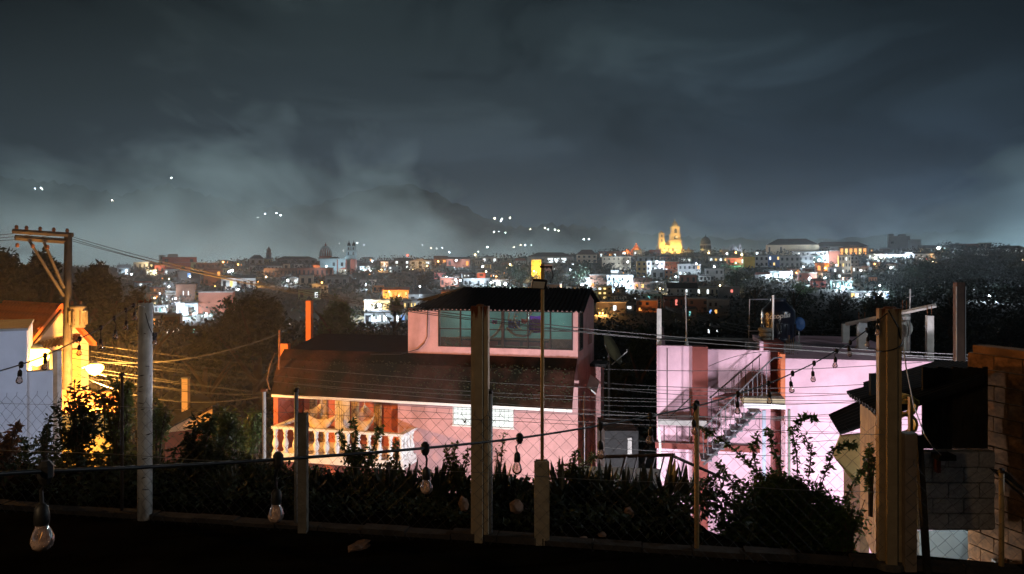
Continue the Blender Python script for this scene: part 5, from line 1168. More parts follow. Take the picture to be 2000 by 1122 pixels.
tree('dark tree before the white row on the hill', 1150, 1215, 508, 550, None, 1)
tree('dark tree on the skyline left of the fiery orange roof', 1188, 1212, 483, 500, None, 1)
tree('dark tree right of the grey hillside houses', 1408, 1470, 520, 572, None, 0)
tree('broad dark tree left of the water tank', 1430, 1520, 545, 640, 175, 1, big=1800, seed=21)
tree('dark tree behind the water tank', 1500, 1600, 548, 640, 165, 0, big=1800, seed=22)
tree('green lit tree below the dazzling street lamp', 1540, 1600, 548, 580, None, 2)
tree('dark tree before the lit shop strip', 1600, 1680, 560, 640, 170, 1, big=1800, seed=23)
tree('dark tree above the pale roof columns', 1660, 1760, 545, 650, 150, 0, big=2000, seed=24)
tree('tree in the gap rising beside the satellite dish', 1210, 1290, 612, 760, 66, 0, big=3000, seed=25)
tree('lower tree in the gap between the two pink buildings', 1165, 1260, 690, 830, 50, 3, big=3000, seed=26)
tree('dim green tree low in the gap close to the pale downpipe', 1220, 1310, 740, 880, 44, 0, big=3000, seed=27)
tree('dark tree beside the dark timber post', 1810, 1910, 560, 680, 120, 1, big=2400, seed=28)
tree('dark tree at the right edge below the lone white lamp', 1910, 2040, 590, 720, 95, 1, big=2800, seed=29)
tree('dark tree beneath the big grey block', 1750, 1830, 500, 560, None, 0)
# far woodland on the right hill
r = random.Random(77); mb = MB()
for _ in range(52000):
    px = r.uniform(1690, 2250); Y = 130 + 430 * r.random(); x = (px - 1000) / F * Y
    e = interp(px, [(1690, .1), (1760, .5), (1850, 1.0), (2300, 1.0)])
    hN = 9 * (.45 + .55 * abs(math.sin(x * .09 + math.sin(Y * .05)) * math.sin(Y * .07 + x * .03)))
    if r.random() > e + .15: continue
    leaf(mb, Vector((x, Y, gz(x, Y) + hN * e * r.random() ** .5)), r.uniform(.5, 1.2) * (.6 + Y / 600), r, .6)
tag(mb.build('woodland', m_far2, fix=False), 'dark woodland covering the right hillside', kind='stuff')
# low green growth between the houses of the town
mb = MB()
for _ in range(52000):
    Y = 140 + 450 * r.random() ** .8; px = r.uniform(-250, 1760); x = (px - 1000) / F * Y
    n_ = math.sin(x * .11 + 2 * math.sin(Y * .043)) * math.sin(Y * .075 + x * .037)
    hN = 1.2 + 4.2 * max(0, n_)
    leaf(mb, Vector((x, Y, gz(x, Y) + hN * r.random() ** .6)), r.uniform(.5, 1.3) * (.6 + Y / 500), r, .6)
tag(mb.build('hillside_growth', m_far2, fix=False), 'low dark green growth between the houses of the town', kind='stuff')
# ================================================================== the town on the hill
WC = {'white': (.62, .62, .60), 'cool': (.50, .58, .62), 'cream': (.58, .50, .36), 'beige': (.48, .40, .30), 'grey': (.33, .34, .34), 'dgrey': (.19, .20, .20), 'red': (.34, .085, .065), 'brick': (.28, .10, .065), 'brown': (.16, .085, .06),
      'orange': (.55, .22, .09), 'yellow': (.66, .44, .04), 'ochre': (.50, .36, .12), 'blue': (.10, .20, .48), 'teal': (.25, .42, .42), 'pink': (.52, .28, .26), 'dark': (.07, .06, .055), 'green': (.30, .38, .22)}
RCm = {'tile': mat('old_roof_tiles', (.12, .06, .045), .9, .35, .8, .2), 'dark': mat('dark_roof', (.035, .032, .03), .9, .4, .5, .2), 'slab': mat('roof_slab', (.26, .26, .25), .9, .3, .5, .2), 'sheet': mat('metal_sheet', (.30, .33, .34), .5, .2, .6, .1, metal=.3), 'white': mat('white_roof', (.55, .58, .6), .7, .15, .5, .1), 'red': mat('red_roof', (.30, .08, .05), .85, .25, .7, .2)}
m_wd = mat('dark_window', (.018, .02, .024), .25, .3, 2, 0, spec=.6)
WM = {'d': m_wd, 'o': glow('window_orange', (1, .42, .10), 1.6), 'y': glow('window_yellow', (1, .70, .25), 1.5), 'w': glow('window_white', (.88, .97, 1), 1.8), 'b': glow('window_blue', (.28, .50, 1), 1.1), 'r': glow('window_red', (1, .25, .2), 1.2), 't': glow('window_teal', (.3, .9, .85), .8)}
box_me = {}
def unit(m):
    if m.name not in box_me: box_me[m.name] = MB().box(-.5, .5, -.5, .5, -.5, .5).mesh('window', m)
    return box_me[m.name]
HOUSES = []
def house(short, label, px0, px1, top, base, wall='white', roof='slab', kind='flat', win=None, lit='', dep=7.0, rot=0.0, cat='house', Y=None, extra=None, wr=(.42, .5), name='town_house'):
    px = (px0 + px1) / 2
    if Y is None: Y = at_row(px, base)
    c = P(px, base, Y); w = (px1 - px0) / F * Y; h = (base - top) / F * Y; th = R(rot) - math.atan((px - 1000) / F) * .8
    t = thing(name, label, cat, c, th); w2 = w / 2
    mw = mat('wall_' + wall, WC[wall], .85, .14, .35, .1, stain=(tuple(x * .55 for x in WC[wall]), .12, .60))
    body = h if kind == 'flat' else h * (.62 if kind in ('gable', 'hip') else .80)
    MB().box(-w2, w2, 0, dep, -5, body).build('wall', mw, t)
    mr = RCm[roof]; o = .3
    if kind == 'flat': MB().box(-w2 - .12, w2 + .12, -.15, dep + .1, body + .003, body + .28).build('roof', mr, t)
    elif kind == 'gable': MB().add([(-w2 - o, -o, body), (w2 + o, -o, body), (w2 + o, dep + o, body), (-w2 - o, dep + o, body), (-w2 - o, dep / 2, h), (w2 + o, dep / 2, h)], [(0,1,5,4), (2,3,4,5), (0,4,3), (1,2,5), (3,2,1,0)]).build('roof', mr, t)
    elif kind == 'front': MB().add([(-w2 - o, -o, body), (w2 + o, -o, body), (w2 + o, dep, body), (-w2 - o, dep, body), (0, -o, h), (0, dep, h)], [(0,1,4), (2,3,5), (0,4,5,3), (1,2,5,4), (3,2,1,0)]).build('roof', mr, t)
    elif kind == 'hip':
        k = min(w * .3, dep * .5); MB().add([(-w2 - o, -o, body), (w2 + o, -o, body), (w2 + o, dep + o, body), (-w2 - o, dep + o, body), (-w2 + k, dep / 2, h), (w2 - k, dep / 2, h)], [(0,1,5,4), (2,3,4,5), (3,0,4), (1,2,5), (3,2,1,0)]).build('roof', mr, t)
    elif kind == 'shed': MB().slab([(-w2 - o, -o, body), (w2 + o, -o, body), (w2 + o, dep, h), (-w2 - o, dep, h)], .15).build('roof', mr, t)
    if win:
        nr, nc = win; i = 0; fh = body / nr
        for r in range(nr):
            for cidx in range(nc):
                k = lit[i % len(lit)] if lit else 'd'; i += 1
                if k == ' ': continue
                ww, hh = w / nc * wr[0], fh * wr[1]
                fo = link('window', unit(WM[k]), t, (-w2 + w * (cidx + .5) / nc, -.03, body - fh * (r + .5)), None, (ww, .12, hh))
    if extra: extra(t, w, body, dep)
    HOUSES.append((short, px0, px1, top, base)); return t, w, body, Y
def tankx(t, w, h, d): MB().lathe([(.6, 0), (.6, 1.0), (.2, 1.4)], (w * .2, d * .4, h + .28), 8).build('roof_tank', m_tank, t)
def stair(t, w, h, d): MB().box(-w * .35, -w * .05, 1.2, 3.4, h + .29, h + 2.2).build('stair_head', mat('wall_grey', WC['grey']), t)
def rods(t, w, h, d):
    for k in range(4): MB().tube([(-w * .42 + k * w * .28, .3, h), (-w * .42 + k * w * .28, .3, h + 1.5)], .05, 4).build('rebar', m_rust, t)
def doorx(t, w, h, d): MB().box(w * .1, w * .1 + 1.0, -.06, .05, 0, 2.1).build('door', mat('wall_brown', WC['brown']), t)
Hs = house
# --- far left
Hs('the pale blue lit cottage', 'pale blue lit cottage beside the round tree right of the utility pole', 230, 252, 517, 535, 'cool', 'white', 'gable', (1, 2), 'dw')
Hs('the long grey shed', 'long grey shed with whitish roof edge left of the red house', 262, 294, 513, 527, 'grey', 'white', 'flat', (1, 4), 'd')
Hs('the small white corner house', 'small white house with yellow lit front left of the red house', 291, 312, 514, 526, 'white', 'slab', 'flat', (1, 2), 'yd')
Hs('the low red wall house', 'low red house stepping down left of the big red one', 303, 321, 519, 536, 'red', 'red', 'flat', (1, 2), 'd')
Hs('the big red house', 'big brick red house on the left skyline with stair tower', 320, 380, 503, 530, 'red', 'slab', 'flat', (2, 4), 'd  d  d ', extra=stair, dep=9)
Hs('the white stair tower', 'narrow white tower at the left corner of the red house', 311, 321, 499, 520, 'white', 'slab', 'flat', (2, 1), 'd')
Hs('the grey green wall', 'grey green blank house in front of the red house', 342, 388, 513, 529, 'green', 'slab', 'flat', (1, 3), '  d')
Hs('the white terrace', 'low whitish lit terrace below the big red house', 322, 348, 527, 537, 'white', 'white', 'flat', (1, 3), 'w d')
Hs('the long dark red row', 'long dark red house row with bluish lit roof strip', 385, 438, 514, 526, 'brown', 'white', 'flat', (1, 6), 'd')
Hs('the blue window house', 'dark house with one glowing blue window on the left hill', 349, 389, 530, 562, 'dark', 'dark', 'flat', (2, 3), ' b    ')
Hs('the orange window house', 'dark red house with one orange lit window', 399, 432, 527, 558, 'brown', 'dark', 'flat', (2, 3), '  od  ')
Hs('the blue roofed hall', 'long hall with blue roof and white wall left of the dome tree', 434, 496, 538, 566, 'white', 'white', 'shed', (1, 5), 'dyddd', extra=doorx)
Hs('the plum house', 'dark plum house with two oval lit windows', 345, 381, 556, 590, 'brown', 'dark', 'flat', (1, 4), ' ww ', wr=(.18, .24))
Hs('the brick red block', 'large windowless brick red block left of the dome tree', 390, 453, 572, 612, 'brick', 'slab', 'flat', None, '', dep=8, extra=tankx)
Hs('the narrow yellow side house', 'narrow pale yellow house attached left of the brick red block', 381, 390, 570, 597, 'ochre', 'slab', 'flat', (3, 1), 'd')
Hs('the floodlit blue white house', 'house floodlit blue white by a dazzling lamp behind the mottled post', 346, 382, 594, 617, 'cool', 'slab', 'flat', (1, 3), 'dwd', extra=doorx)
Hs('the small white twin window house', 'small white house with pale windows right of the mottled post', 302, 324, 598, 613, 'white', 'slab', 'flat', (1, 3), 'dtw')
Hs('the white stepped house', 'white house with a stepped lower wall close right of the mottled post', 297, 318, 617, 640, 'cool', 'slab', 'flat', (1, 2), 'od')
Hs('the brown cube house', 'brown cube house below the floodlit one', 318, 350, 619, 647, 'brown', 'slab', 'flat', (1, 2), 'd ')
for k, (px, py) in enumerate([(333, 646), (352, 644), (384, 645), (309, 652)]):
    Hs('the lowest lit hut', ('low hut with two white lit openings on the left slope', 'low hut with a bright opening right of the twin one', 'low hut with a small pale opening beside the slope trees', 'low pale hut close beside the mottled post')[k], px - 9, px + 9, py - 5, py + 8, 'dark', 'dark', 'flat', (1, 2), ('ww', 'w ', 't ', 'w ')[k], wr=(.4, .6), name='hut', cat='hut')
# --- domed church and west skyline
Hs('the dark gabled house', 'dark gabled house with a small white front on the left skyline', 488, 514, 498, 518, 'white', 'dark', 'hip', (1, 2), 'd')
Hs('the long white row', 'long low white row with dark roof left of the domed church', 488, 549, 516, 531, 'white', 'dark', 'shed', (1, 9), 'd')
Hs('the dark monastery roof', 'long dark roofed building left of the dome on the skyline', 540, 617, 501, 516, 'dgrey', 'dark', 'hip', (1, 6), 'd', dep=12)
Hs('the brown arcade', 'long brown building with a row of columns below the domed church', 517, 582, 525, 541, 'brown', 'tile', 'flat', (1, 9), 'd')
Hs('the orange brown long house', 'long orange brown house under the domed church', 582, 650, 524, 541, 'brick', 'tile', 'flat', (1, 8), 'd')
Hs('the orange glowing block', 'small block glowing orange between church and brown house', 612, 625, 519, 533, 'orange', 'red', 'flat', (1, 1), 'o')
Hs('the tan cube', 'tan cube house standing left of the orange lit street corner', 553, 565, 516, 537, 'beige', 'tile', 'flat', (2, 1), 'd')
Hs('the beige flat house', 'beige flat roofed house above the pale green one', 585, 611, 539, 558, 'beige', 'slab', 'flat', (1, 2), 'dd')
Hs('the grey roof terrace house', 'grey house with big pale roof terrace behind the dome tree', 636, 680, 539, 557, 'grey', 'sheet', 'shed', (1, 3), 'd')
Hs('the pale green house', 'pale green house with a dazzling white lamp above the orange post', 583, 624, 566, 587, 'green', 'slab', 'flat', (1, 3), 'd w')
Hs('the white gable cottage', 'white gabled cottage lit brightly right of the dome tree', 562, 582, 541, 556, 'white', 'white', 'front', (1, 2), 'dw')
Hs('the mid grey house', 'mid grey house below the roof terrace house', 610, 640, 556, 572, 'grey', 'slab', 'flat', (1, 3), 'd')
# --- centre left
for k, (a, b_, tp_, bs, col, lab) in enumerate([(703, 722, 514, 531, 'cool', 'small bluish house first right of the twin church towers'), (744, 758, 512, 530, 'white', 'slim white house in the row right of the green tree'), (758, 784, 521, 533, 'cool', 'low bluish wall with street lamps right of the green tree'), (770, 800, 504, 526, 'dgrey', 'dark house with white columns under the red beacon'), (800, 842, 506, 526, 'cool', 'bluish terraced house with white gable right of the red beacon')]):
    Hs('the bluish row', lab, a, b_, tp_, bs, col, ('dark', 'slab', 'slab', 'dark', 'slab')[k], ('gable', 'flat', 'flat', 'shed', 'front')[k], (2, 3), ('dd', 'dwd', 'w d', 'wdw', 'ddw d')[k])
Hs('the brown skyline house', 'brown house with tiled roof left of the white pavilion', 873, 918, 502, 523, 'brick', 'tile', 'shed', (1, 4), 'd  o')
Hs('the red gabled skyline house', 'dark red gabled house on the skyline above the orange bus roof', 848, 874, 500, 516, 'brown', 'tile', 'gable', (1, 2), 'do')
Hs('the small greenish house', 'small greenish white house among trees below the brown one', 870, 886, 521, 531, 'teal', 'slab', 'flat', (1, 2), 'd ')
Hs('the white pavilion', 'white lit pavilion with gabled roof on the centre skyline', 941, 971, 500, 514, 'white', 'sheet', 'front', (1, 3), 'wdw')
Hs('the upper red roof house', 'house with a slanting red roof above the pink sign', 848, 871, 531, 545, 'red', 'red', 'shed', (1, 2), 'd')
Hs('the dark red house', 'dark red house with white glowing sign at its corner', 860, 896, 543, 561, 'brick', 'slab', 'flat', (1, 4), 'd  w')
Hs('the long grey terrace', 'long grey terrace above the ridge of the black roof', 905, 956, 545, 560, 'grey', 'slab', 'flat', (1, 6), 'dd dwd')
Hs('the tan row house', 'tan low house with very bright lamp left of the floodlight', 962, 990, 547, 562, 'beige', 'tile', 'flat', (1, 3), 'dwd')
Hs('the red tower house', 'little dark red tower behind the long grey terrace', 932, 948, 534, 549, 'red', 'slab', 'flat', (2, 1), 'd', extra=rods)
Hs('the orange lit roof', 'house with broad roof glowing orange left of the grey gabled house', 748, 798, 562, 584, 'ochre', 'red', 'shed', (1, 5), 'oyooy')
Hs('the orange upper cube', 'small orange brown cube above the orange lit roof', 727, 749, 558, 572, 'orange', 'slab', 'flat', (1, 2), 'd')
Hs('the grey gabled house', 'grey house with dark hip roof and teal corner left of the black roof', 798, 846, 563, 594, 'grey', 'dark', 'hip', (1, 3), 'd', extra=tankx)
Hs('the slanting metal roof house', 'house with pale corrugated roof slanting down behind the upper room', 820, 866, 577, 604, 'grey', 'sheet', 'shed', (1, 3), 'd')
Hs('the striped house', 'white house with yellow striped front just left of the upper room', 788, 820, 588, 606, 'white', 'slab', 'flat', (1, 5), 'ydyyd')
Hs('the dazzling white house', 'dazzling white lit house left of the upper room', 712, 762, 588, 616, 'cream', 'slab', 'flat', (1, 4), 'w wy', dep=6)
Hs('the awning shop', 'low shop under an awning with white glowing fronts below the dazzling house', 712, 792, 612, 632, 'grey', 'dark', 'flat', (1, 7), 'dwww wb', wr=(.6, .6))
# --- centre
Hs('the yellow tower block', 'narrow bright yellow block rising among dark trees', 1038, 1057, 508, 546, 'yellow', 'slab', 'flat', (5, 3), 'd d', wr=(.22, .3))
Hs('the pinkish block', 'dim pinkish block attached right of the yellow tower block', 1057, 1079, 517, 540, 'pink', 'slab', 'flat', (2, 3), 'd')
Hs('the long dark roofed hall', 'long dark roofed hall with a floodlit white wall on the skyline', 1030, 1120, 493, 516, 'grey', 'dark', 'hip', (1, 7), '   www ', dep=14, wr=(.8, .6))  # floodlit wall made of wide glowing panes, its light put in as emission
Hs('the brown topped villa', 'villa with brown hip roof left of the beige block', 1126, 1166, 488, 514, 'beige', 'tile', 'hip', (2, 4), 'd')
Hs('the red roofed strip', 'low house with orange lit red roof on the skyline', 1170, 1214, 491, 504, 'orange', 'red', 'shed', (1, 5), 'w o')
Hs('the beige block', 'large beige block with small arched windows on the hill', 1176, 1232, 502, 528, 'beige', 'slab', 'flat', (3, 6), 'd', wr=(.25, .35), dep=9)
Hs('the white twin house', 'white twin house with dazzling lamp above the right tip of the black roof', 1132, 1163, 543, 562, 'white', 'slab', 'flat', (2, 4), 'ddwd')
Hs('the dark brown block', 'dark brown block with orange striped windows left of the wide white house', 1152, 1187, 538, 563, 'brown', 'slab', 'flat', (2, 3), '  do  ')
Hs('the wide white house', 'wide white house flooded by lamps below the beige block', 1186, 1236, 539, 565, 'cool', 'white', 'flat', (2, 6), 'dd d wdd', extra=stair)
Hs('the yellow lit flats', 'three storey flats lit yellow right of the black roof tip', 1167, 1195, 560, 586, 'ochre', 'slab', 'flat', (3, 3), 'wydyyddydd'[:9], wr=(.5, .42))
Hs('the columned white house', 'low white house with columns right of the yellow lit flats', 1195, 1228, 575, 588, 'white', 'dark', 'shed', (1, 6), 'd', wr=(.3, .6))
Hs('the olive house', 'narrow olive house squeezed left of the yellow lit flats', 1152, 1167, 570, 590, 'green', 'slab', 'flat', (2, 2), ' ddw')
Hs('the cream apartment block', 'cream apartment block with yellow side and bright right end', 1244, 1263, 511, 541, 'ochre', 'slab', 'flat', (3, 2), 'd', dep=9)
Hs('the bright white apartment wing', 'bright white wing right of the cream apartment block', 1263, 1297, 511, 539, 'white', 'white', 'flat', (3, 4), 'dd', dep=9)
Hs('the bluish roof box', 'bluish white box building behind the cream apartment block', 1246, 1278, 502, 514, 'cool', 'white', 'flat', (1, 3), 'd')
Hs('the dark red terrace', 'dark red terrace house right of the bright white wing', 1297, 1326, 512, 533, 'brick', 'slab', 'flat', (2, 3), 'd  w  ')
Hs('the orange cube house', 'orange cube house below the dark red terrace', 1298, 1315, 528, 545, 'orange', 'slab', 'flat', (2, 2), 'd')
Hs('the grey gable house', 'grey house with slanting roof left of the orange cube', 1272, 1298, 524, 546, 'grey', 'sheet', 'front', (1, 2), 'd')
Hs('the grey flats with glowing sign', 'grey flats with a white glowing sign on their front', 1325, 1368, 517, 540, 'grey', 'slab', 'flat', (2, 5), 'ddddowwd dd', extra=tankx)
Hs('the brick red house under the sign', 'brick red house under the glowing sign', 1327, 1360, 538, 555, 'brick', 'slab', 'flat', (1, 3), 'd')
Hs('the grey mansion', 'grey mansion with a dark veranda left of the round trees', 1378, 1413, 526, 550, 'grey', 'slab', 'flat', (2, 4), 'd ddd')
Hs('the small white hut', 'small pale house between brick red house and grey mansion', 1366, 1388, 536, 550, 'white', 'slab', 'shed', (1, 3), 'd')
Hs('the dark red eaves house', 'dark house with two orange lit windows left of the white inn', 1238, 1272, 543, 566, 'brown', 'tile', 'gable', (1, 3), 'oyd')
Hs('the white inn', 'long two storey white inn with dark paired windows', 1304, 1361, 553, 582, 'white', 'dark', 'gable', (2, 7), 'd ddwd ', wr=(.35, .6))
Hs('the inn annex', 'low white annex with lit openings right of the white inn', 1361, 1404, 562, 578, 'cream', 'slab', 'flat', (1, 5), 'w wdd')
Hs('the pinkish lit annex', 'greyish house with a pink lit window at the end of the annex', 1404, 1444, 563, 586, 'grey', 'slab', 'flat', (2, 4), '  r  dd ')
Hs('the light blue gabled house', 'light blue gabled house above the salmon house', 1253, 1292, 570, 592, 'teal', 'white', 'front', (1, 4), 'dt d', extra=doorx)
Hs('the salmon house', 'salmon coloured flat house with two dark windows', 1244, 1284, 588, 610, 'orange', 'slab', 'flat', (2, 3), 'dd o d')
Hs('the red lit workshop', 'dark red house with a red lit window under the white inn', 1297, 1345, 580, 602, 'brick', 'dark', 'flat', (1, 5), ' drd ')
Hs('the dim grey house', 'dim grey house with a blue and an orange window', 1383, 1424, 588, 616, 'dgrey', 'slab', 'flat', (2, 4), 'dd  bo  ')
Hs('the dim brown house', 'dim brown house with faint windows left of the dim grey one', 1345, 1383, 585, 610, 'brown', 'slab', 'flat', (2, 3), 'd do d')
Hs('the tiny white gable', 'tiny white gabled house in the dark below the columned house', 1220, 1238, 594, 606, 'white', 'dark', 'front', (1, 1), 'w', name='hut', cat='hut')
Hs('the long dark roofs', 'long dark flat roofs left of the salmon house', 1165, 1222, 592, 612, 'dark', 'slab', 'flat', (1, 4), '  w ')
Hs('the lowest dark house', 'lowest dark house with faint green lights before the mast', 1380, 1405, 640, 655, 'dark', 'slab', 'flat', (1, 3), 'w w')
Hs('the teal box house', 'tiny dark house with one teal window below the red lit workshop', 1335, 1360, 604, 622, 'dark', 'dark', 'flat', (1, 3), ' t ')
# --- right
Hs('the yellow corner house', 'bright yellow rounded corner house right of the white church', 1453, 1474, 502, 524, 'yellow', 'slab', 'flat', (2, 2), '    y   ')
Hs('the reddish long house', 'long reddish house with lit ends below the white church', 1420, 1454, 500, 518, 'red', 'tile', 'shed', (1, 4), 'd  w')
Hs('the white roof strip', 'low house with pale lit roof below the dark dome', 1385, 1421, 501, 512, 'beige', 'white', 'shed', (1, 4), 'wy')
Hs('the cool roof strip', 'low house with bluish lit roof below the floodlit cathedral', 1325, 1350, 503, 512, 'cool', 'white', 'shed', (1, 3), 'w')
Hs('the grey white two storey house', 'grey white two storey house right of the yellow corner house', 1474, 1501, 500, 522, 'white', 'slab', 'flat', (2, 3), 'd')
Hs('the blue house', 'deep blue house with lamps right of the grey white one', 1501, 1523, 499, 522, 'blue', 'slab', 'flat', (2, 3), 'w ydy ')
Hs('the grey row', 'grey row house right of the blue house', 1524, 1561, 501, 523, 'grey', 'slab', 'flat', (2, 4), 'd', dep=6)
Hs('the shadowy grey house', 'shadowy grey house below the big hall', 1561, 1587, 500, 522, 'dgrey', 'slab', 'flat', (2, 3), 'd')
Hs('the teal lit house', 'teal lit house with a dazzling lamp', 1586, 1606, 500, 517, 'teal', 'slab', 'flat', (2, 2), 'wd')
Hs('the white balcony house', 'white house with balcony bands right of the teal lit house', 1604, 1622, 499, 517, 'white', 'slab', 'flat', (3, 3), 'd')
Hs('the tall brown block', 'tall brown block left of the orange arcade', 1620, 1639, 491, 518, 'brick', 'slab', 'flat', (3, 2), '      ', extra=stair)
Hs('the fiery orange hut', 'small house glowing fiery orange in the middle of the right slope', 1594, 1619, 515, 533, 'orange', 'red', 'flat', (1, 2), 'oo')
Hs('the ochre columned house', 'tall ochre house with column strips below the orange arcade', 1639, 1661, 500, 536, 'beige', 'slab', 'flat', (3, 4), 'ddwddyd')
Hs('the grey tall house', 'tall grey house right of the ochre columned one', 1661, 1676, 501, 524, 'grey', 'slab', 'flat', (3, 2), 'd')
Hs('the floodlit corner', 'white floodlit corner house at the edge of the woodland', 1665, 1678, 521, 545, 'white', 'slab', 'flat', (2, 2), 'wd d')
Hs('the purple white strip', 'low strip of houses in bluish white glare on the right slope', 1503, 1546, 531, 544, 'cool', 'white', 'flat', (1, 6), 'wwdwwd')
Hs('the red brown lane house', 'red brown house beside the most dazzling lamp of the right slope', 1560, 1594, 534, 556, 'brick', 'slab', 'flat', (2, 4), 'd d ')
Hs('the grey low house', 'low grey house right of the fiery orange hut', 1619, 1643, 523, 545, 'grey', 'slab', 'flat', (2, 3), 'dw  dw')
Hs('the teal shop strip', 'teal shop strip with bright white lamps above the dark tree', 1626, 1664, 550, 565, 'teal', 'slab', 'flat', (1, 5), 'wwdww')
Hs('the far glowing market strip', 'long strip of white and blue glowing stalls under the woodland', 1665, 1733, 571, 584, 'grey', 'white', 'flat', (1, 9), 'yw wwbwwb', wr=(.75, .6))
Hs('the red house on the wall', 'small red house left of the teal shop strip', 1585, 1612, 545, 562, 'red', 'tile', 'shed', (1, 2), 'd')
Hs('the yellow lamp row', 'low yellow row lit by star like lamps below the grey block', 1697, 1726, 494, 508, 'cream', 'tile', 'shed', (1, 4), 'wdd')
Hs('the lilac wall', 'long lilac white wall lit by lamps below the grey block', 1726, 1772, 498, 508, 'cool', 'white', 'flat', (1, 6), 'w d')
Hs('the whitish two window house', 'whitish house right of the lilac wall', 1770, 1790, 494, 508, 'white', 'slab', 'flat', (1, 3), 'd')
Hs('the grey carport', 'grey house with a red lit door right of the lamp row', 1787, 1822, 492, 510, 'grey', 'dark', 'shed', (2, 4), 'dd   wr ')
Hs('the yellow eaves hall', 'long yellow lit eaves of a hall with a dazzling lamp on the right skyline', 1798, 1852, 479, 495, 'cream', 'dark', 'gable', (1, 6), 'yywyd ')
Hs('the brown ridge house', 'dark house with rounded roof right of the yellow eaves', 1850, 1876, 477, 490, 'dgrey', 'dark', 'hip', (1, 2), 'd')
Hs('the long red roof house', 'long reddish roofed house on the right skyline', 1866, 1908, 476, 490, 'brick', 'red', 'shed', (1, 4), 'd')
Hs('the roof terrace house', 'house with a covered roof terrace on the right skyline', 1914, 1934, 475, 489, 'beige', 'slab', 'flat', (2, 2), 'd')
Hs('the pale cube', 'pale cube house hanging at the edge of the woodland', 1907, 1929, 486, 500, 'white', 'slab', 'flat', (1, 2), 'dd')
Hs('the last ridge house', 'last house at the right picture edge with a lit white front', 1953, 1998, 480, 494, 'white', 'dark', 'hip', (1, 4), 'dwww')
# --- large landmarks
def block(t, w, h, d):
    MB().box(-w * .5, -w * .26, .5, d - .5, h + .29, h + 2).build('roof_house', mat('wall_dgrey', WC['dgrey']), t); MB().box(0, w * .32, .5, d - .5, h + .29, h + 1.6).build('roof_house', mat('wall_dgrey', WC['dgrey']), t)
Hs('the big grey block', 'big plain grey block towering on the right skyline', 1738, 1775, 462, 494, 'dgrey', 'slab', 'flat', (4, 3), '   d      d ', dep=12, extra=block, cat='building', name='apartment_block')
Hs('the bluish wing', 'bluish lower wing right of the big grey block', 1775, 1798, 469, 494, 'cool', 'slab', 'flat', (3, 2), '      ', dep=10, cat='building', name='apartment_block')
t, w, h, Y = Hs('the big hall', 'big hall with beige end wall and long dark hip roof on the right skyline', 1500, 1596, 466, 499, 'cream', 'dark', 'hip', (1, 9), 'd d      ', dep=16, cat='building', name='hall', wr=(.3, .6))
Hs('the long white wing', 'long white wing with dark roof joining hall and arcade', 1590, 1692, 472, 498, 'white', 'dark', 'hip', (1, 12), '            ', dep=14, cat='building', name='hall')
Hs('the lower white roof', 'long low white roofed strip below the big hall', 1550, 1622, 490, 500, 'white', 'white', 'shed', (1, 9), ' wdd')
def arcade(t, w, h, d):
    for k in range(7):
        x = -w / 2 + w * k / 6; MB().box(x - .25, x + .25, -.5, -.06, 0, h).build('column', mat('wall_ochre', WC['ochre']), t)
Hs('the orange arcade', 'orange lit arcade with gabled roof under the long white wing', 1642, 1691, 479, 500, 'orange', 'tile', 'front', (1, 6), 'oyooyo', wr=(.6, .7), extra=arcade, cat='building', name='arcade')
def tower_levels(t, x, y, z, levels, m, cap=None, ncap=10, openings=True, capm=None):
    """square bell tower: list of (half width, height); each stage with cornice and arched openings"""
    for i, (hw, hh) in enumerate(levels):
        MB().box(x - hw, x + hw, y - hw, y + hw, z, z + hh).build('tower_stage', m, t); MB().box(x - hw * 1.15, x + hw * 1.15, y - hw * 1.15, y + hw * 1.15, z + hh - .25, z + hh + .25).build('cornice', m, t)
        if openings and i > 0 or openings and len(levels) == 1:
            MB().box(x - hw * .32, x + hw * .32, y - hw - .06, y - hw + .1, z + hh * .18, z + hh * .62).lathe([(hw * .32, 0), (hw * .32, .16)], (0, 0, 0), 10).build('belfry_opening', m_wd, t) if 0 else MB().prism([(x - hw*.32, z + hh*.15), (x + hw*.32, z + hh*.15), (x + hw*.32, z + hh*.6), (x + hw*.2, z + hh*.74), (x, z + hh*.8), (x - hw*.2, z + hh*.74), (x - hw*.32, z + hh*.6)], y - hw - .08, y - hw + .1).build('belfry_opening', m_wd, t)
        z += hh + .25
    if cap:
        r, hc = cap; MB().lathe([(r, 0), (r * .98, hc * .2), (r * .8, hc * .5), (r * .4, hc * .8), (r * .18, hc * .88), (r * .18, hc * 1.05), (r * .25, hc * 1.08), (.05, hc * 1.35)], (x, y, z), ncap).build('cupola', capm or m, t, False)
    return z
mC = mat('cathedral_stone', (.60, .47, .26), .85, .12, .3, .1)
Yc = at_row(1308, 496); c = P(1308, 492, Yc); k = Yc / F
cath = thing('cathedral', 'yellow floodlit cathedral with tall clock tower and domed nave on the skyline', 'cathedral', c)
def U(px): return (px - 1308) * k
MB().box(U(1287), U(1331), 0, 12, -6, 4.2).build('nave', mC, cath); MB().box(U(1286), U(1332), -.3, 12.3, 4.21, 4.8).build('cornice', mC, cath)
tower_levels(cath, U(1293), 3, 4, [(6.2*k, 7*k), (5.6*k, 9*k), (5.0*k, 8*k)], mC, (4.6*k, 5*k))
zt5 = tower_levels(cath, U(1319.5), 3, 4, [(10.5*k, 12*k), (9.3*k, 11*k), (7.6*k, 14*k)], mC, (7.0*k, 12*k), 12, capm=mat('tiled_cupola', (.42, .34, .20), .7, .15, .5, .1))
MB().lathe([(7.4*k, 0), (7.2*k, 2*k), (6.0*k, 5.5*k), (3.2*k, 8*k), (1*k, 9*k), (.8*k, 11*k), (.1, 12*k)], (U(1310), 9, 4.8), 18).build('dome', mC, cath, True)
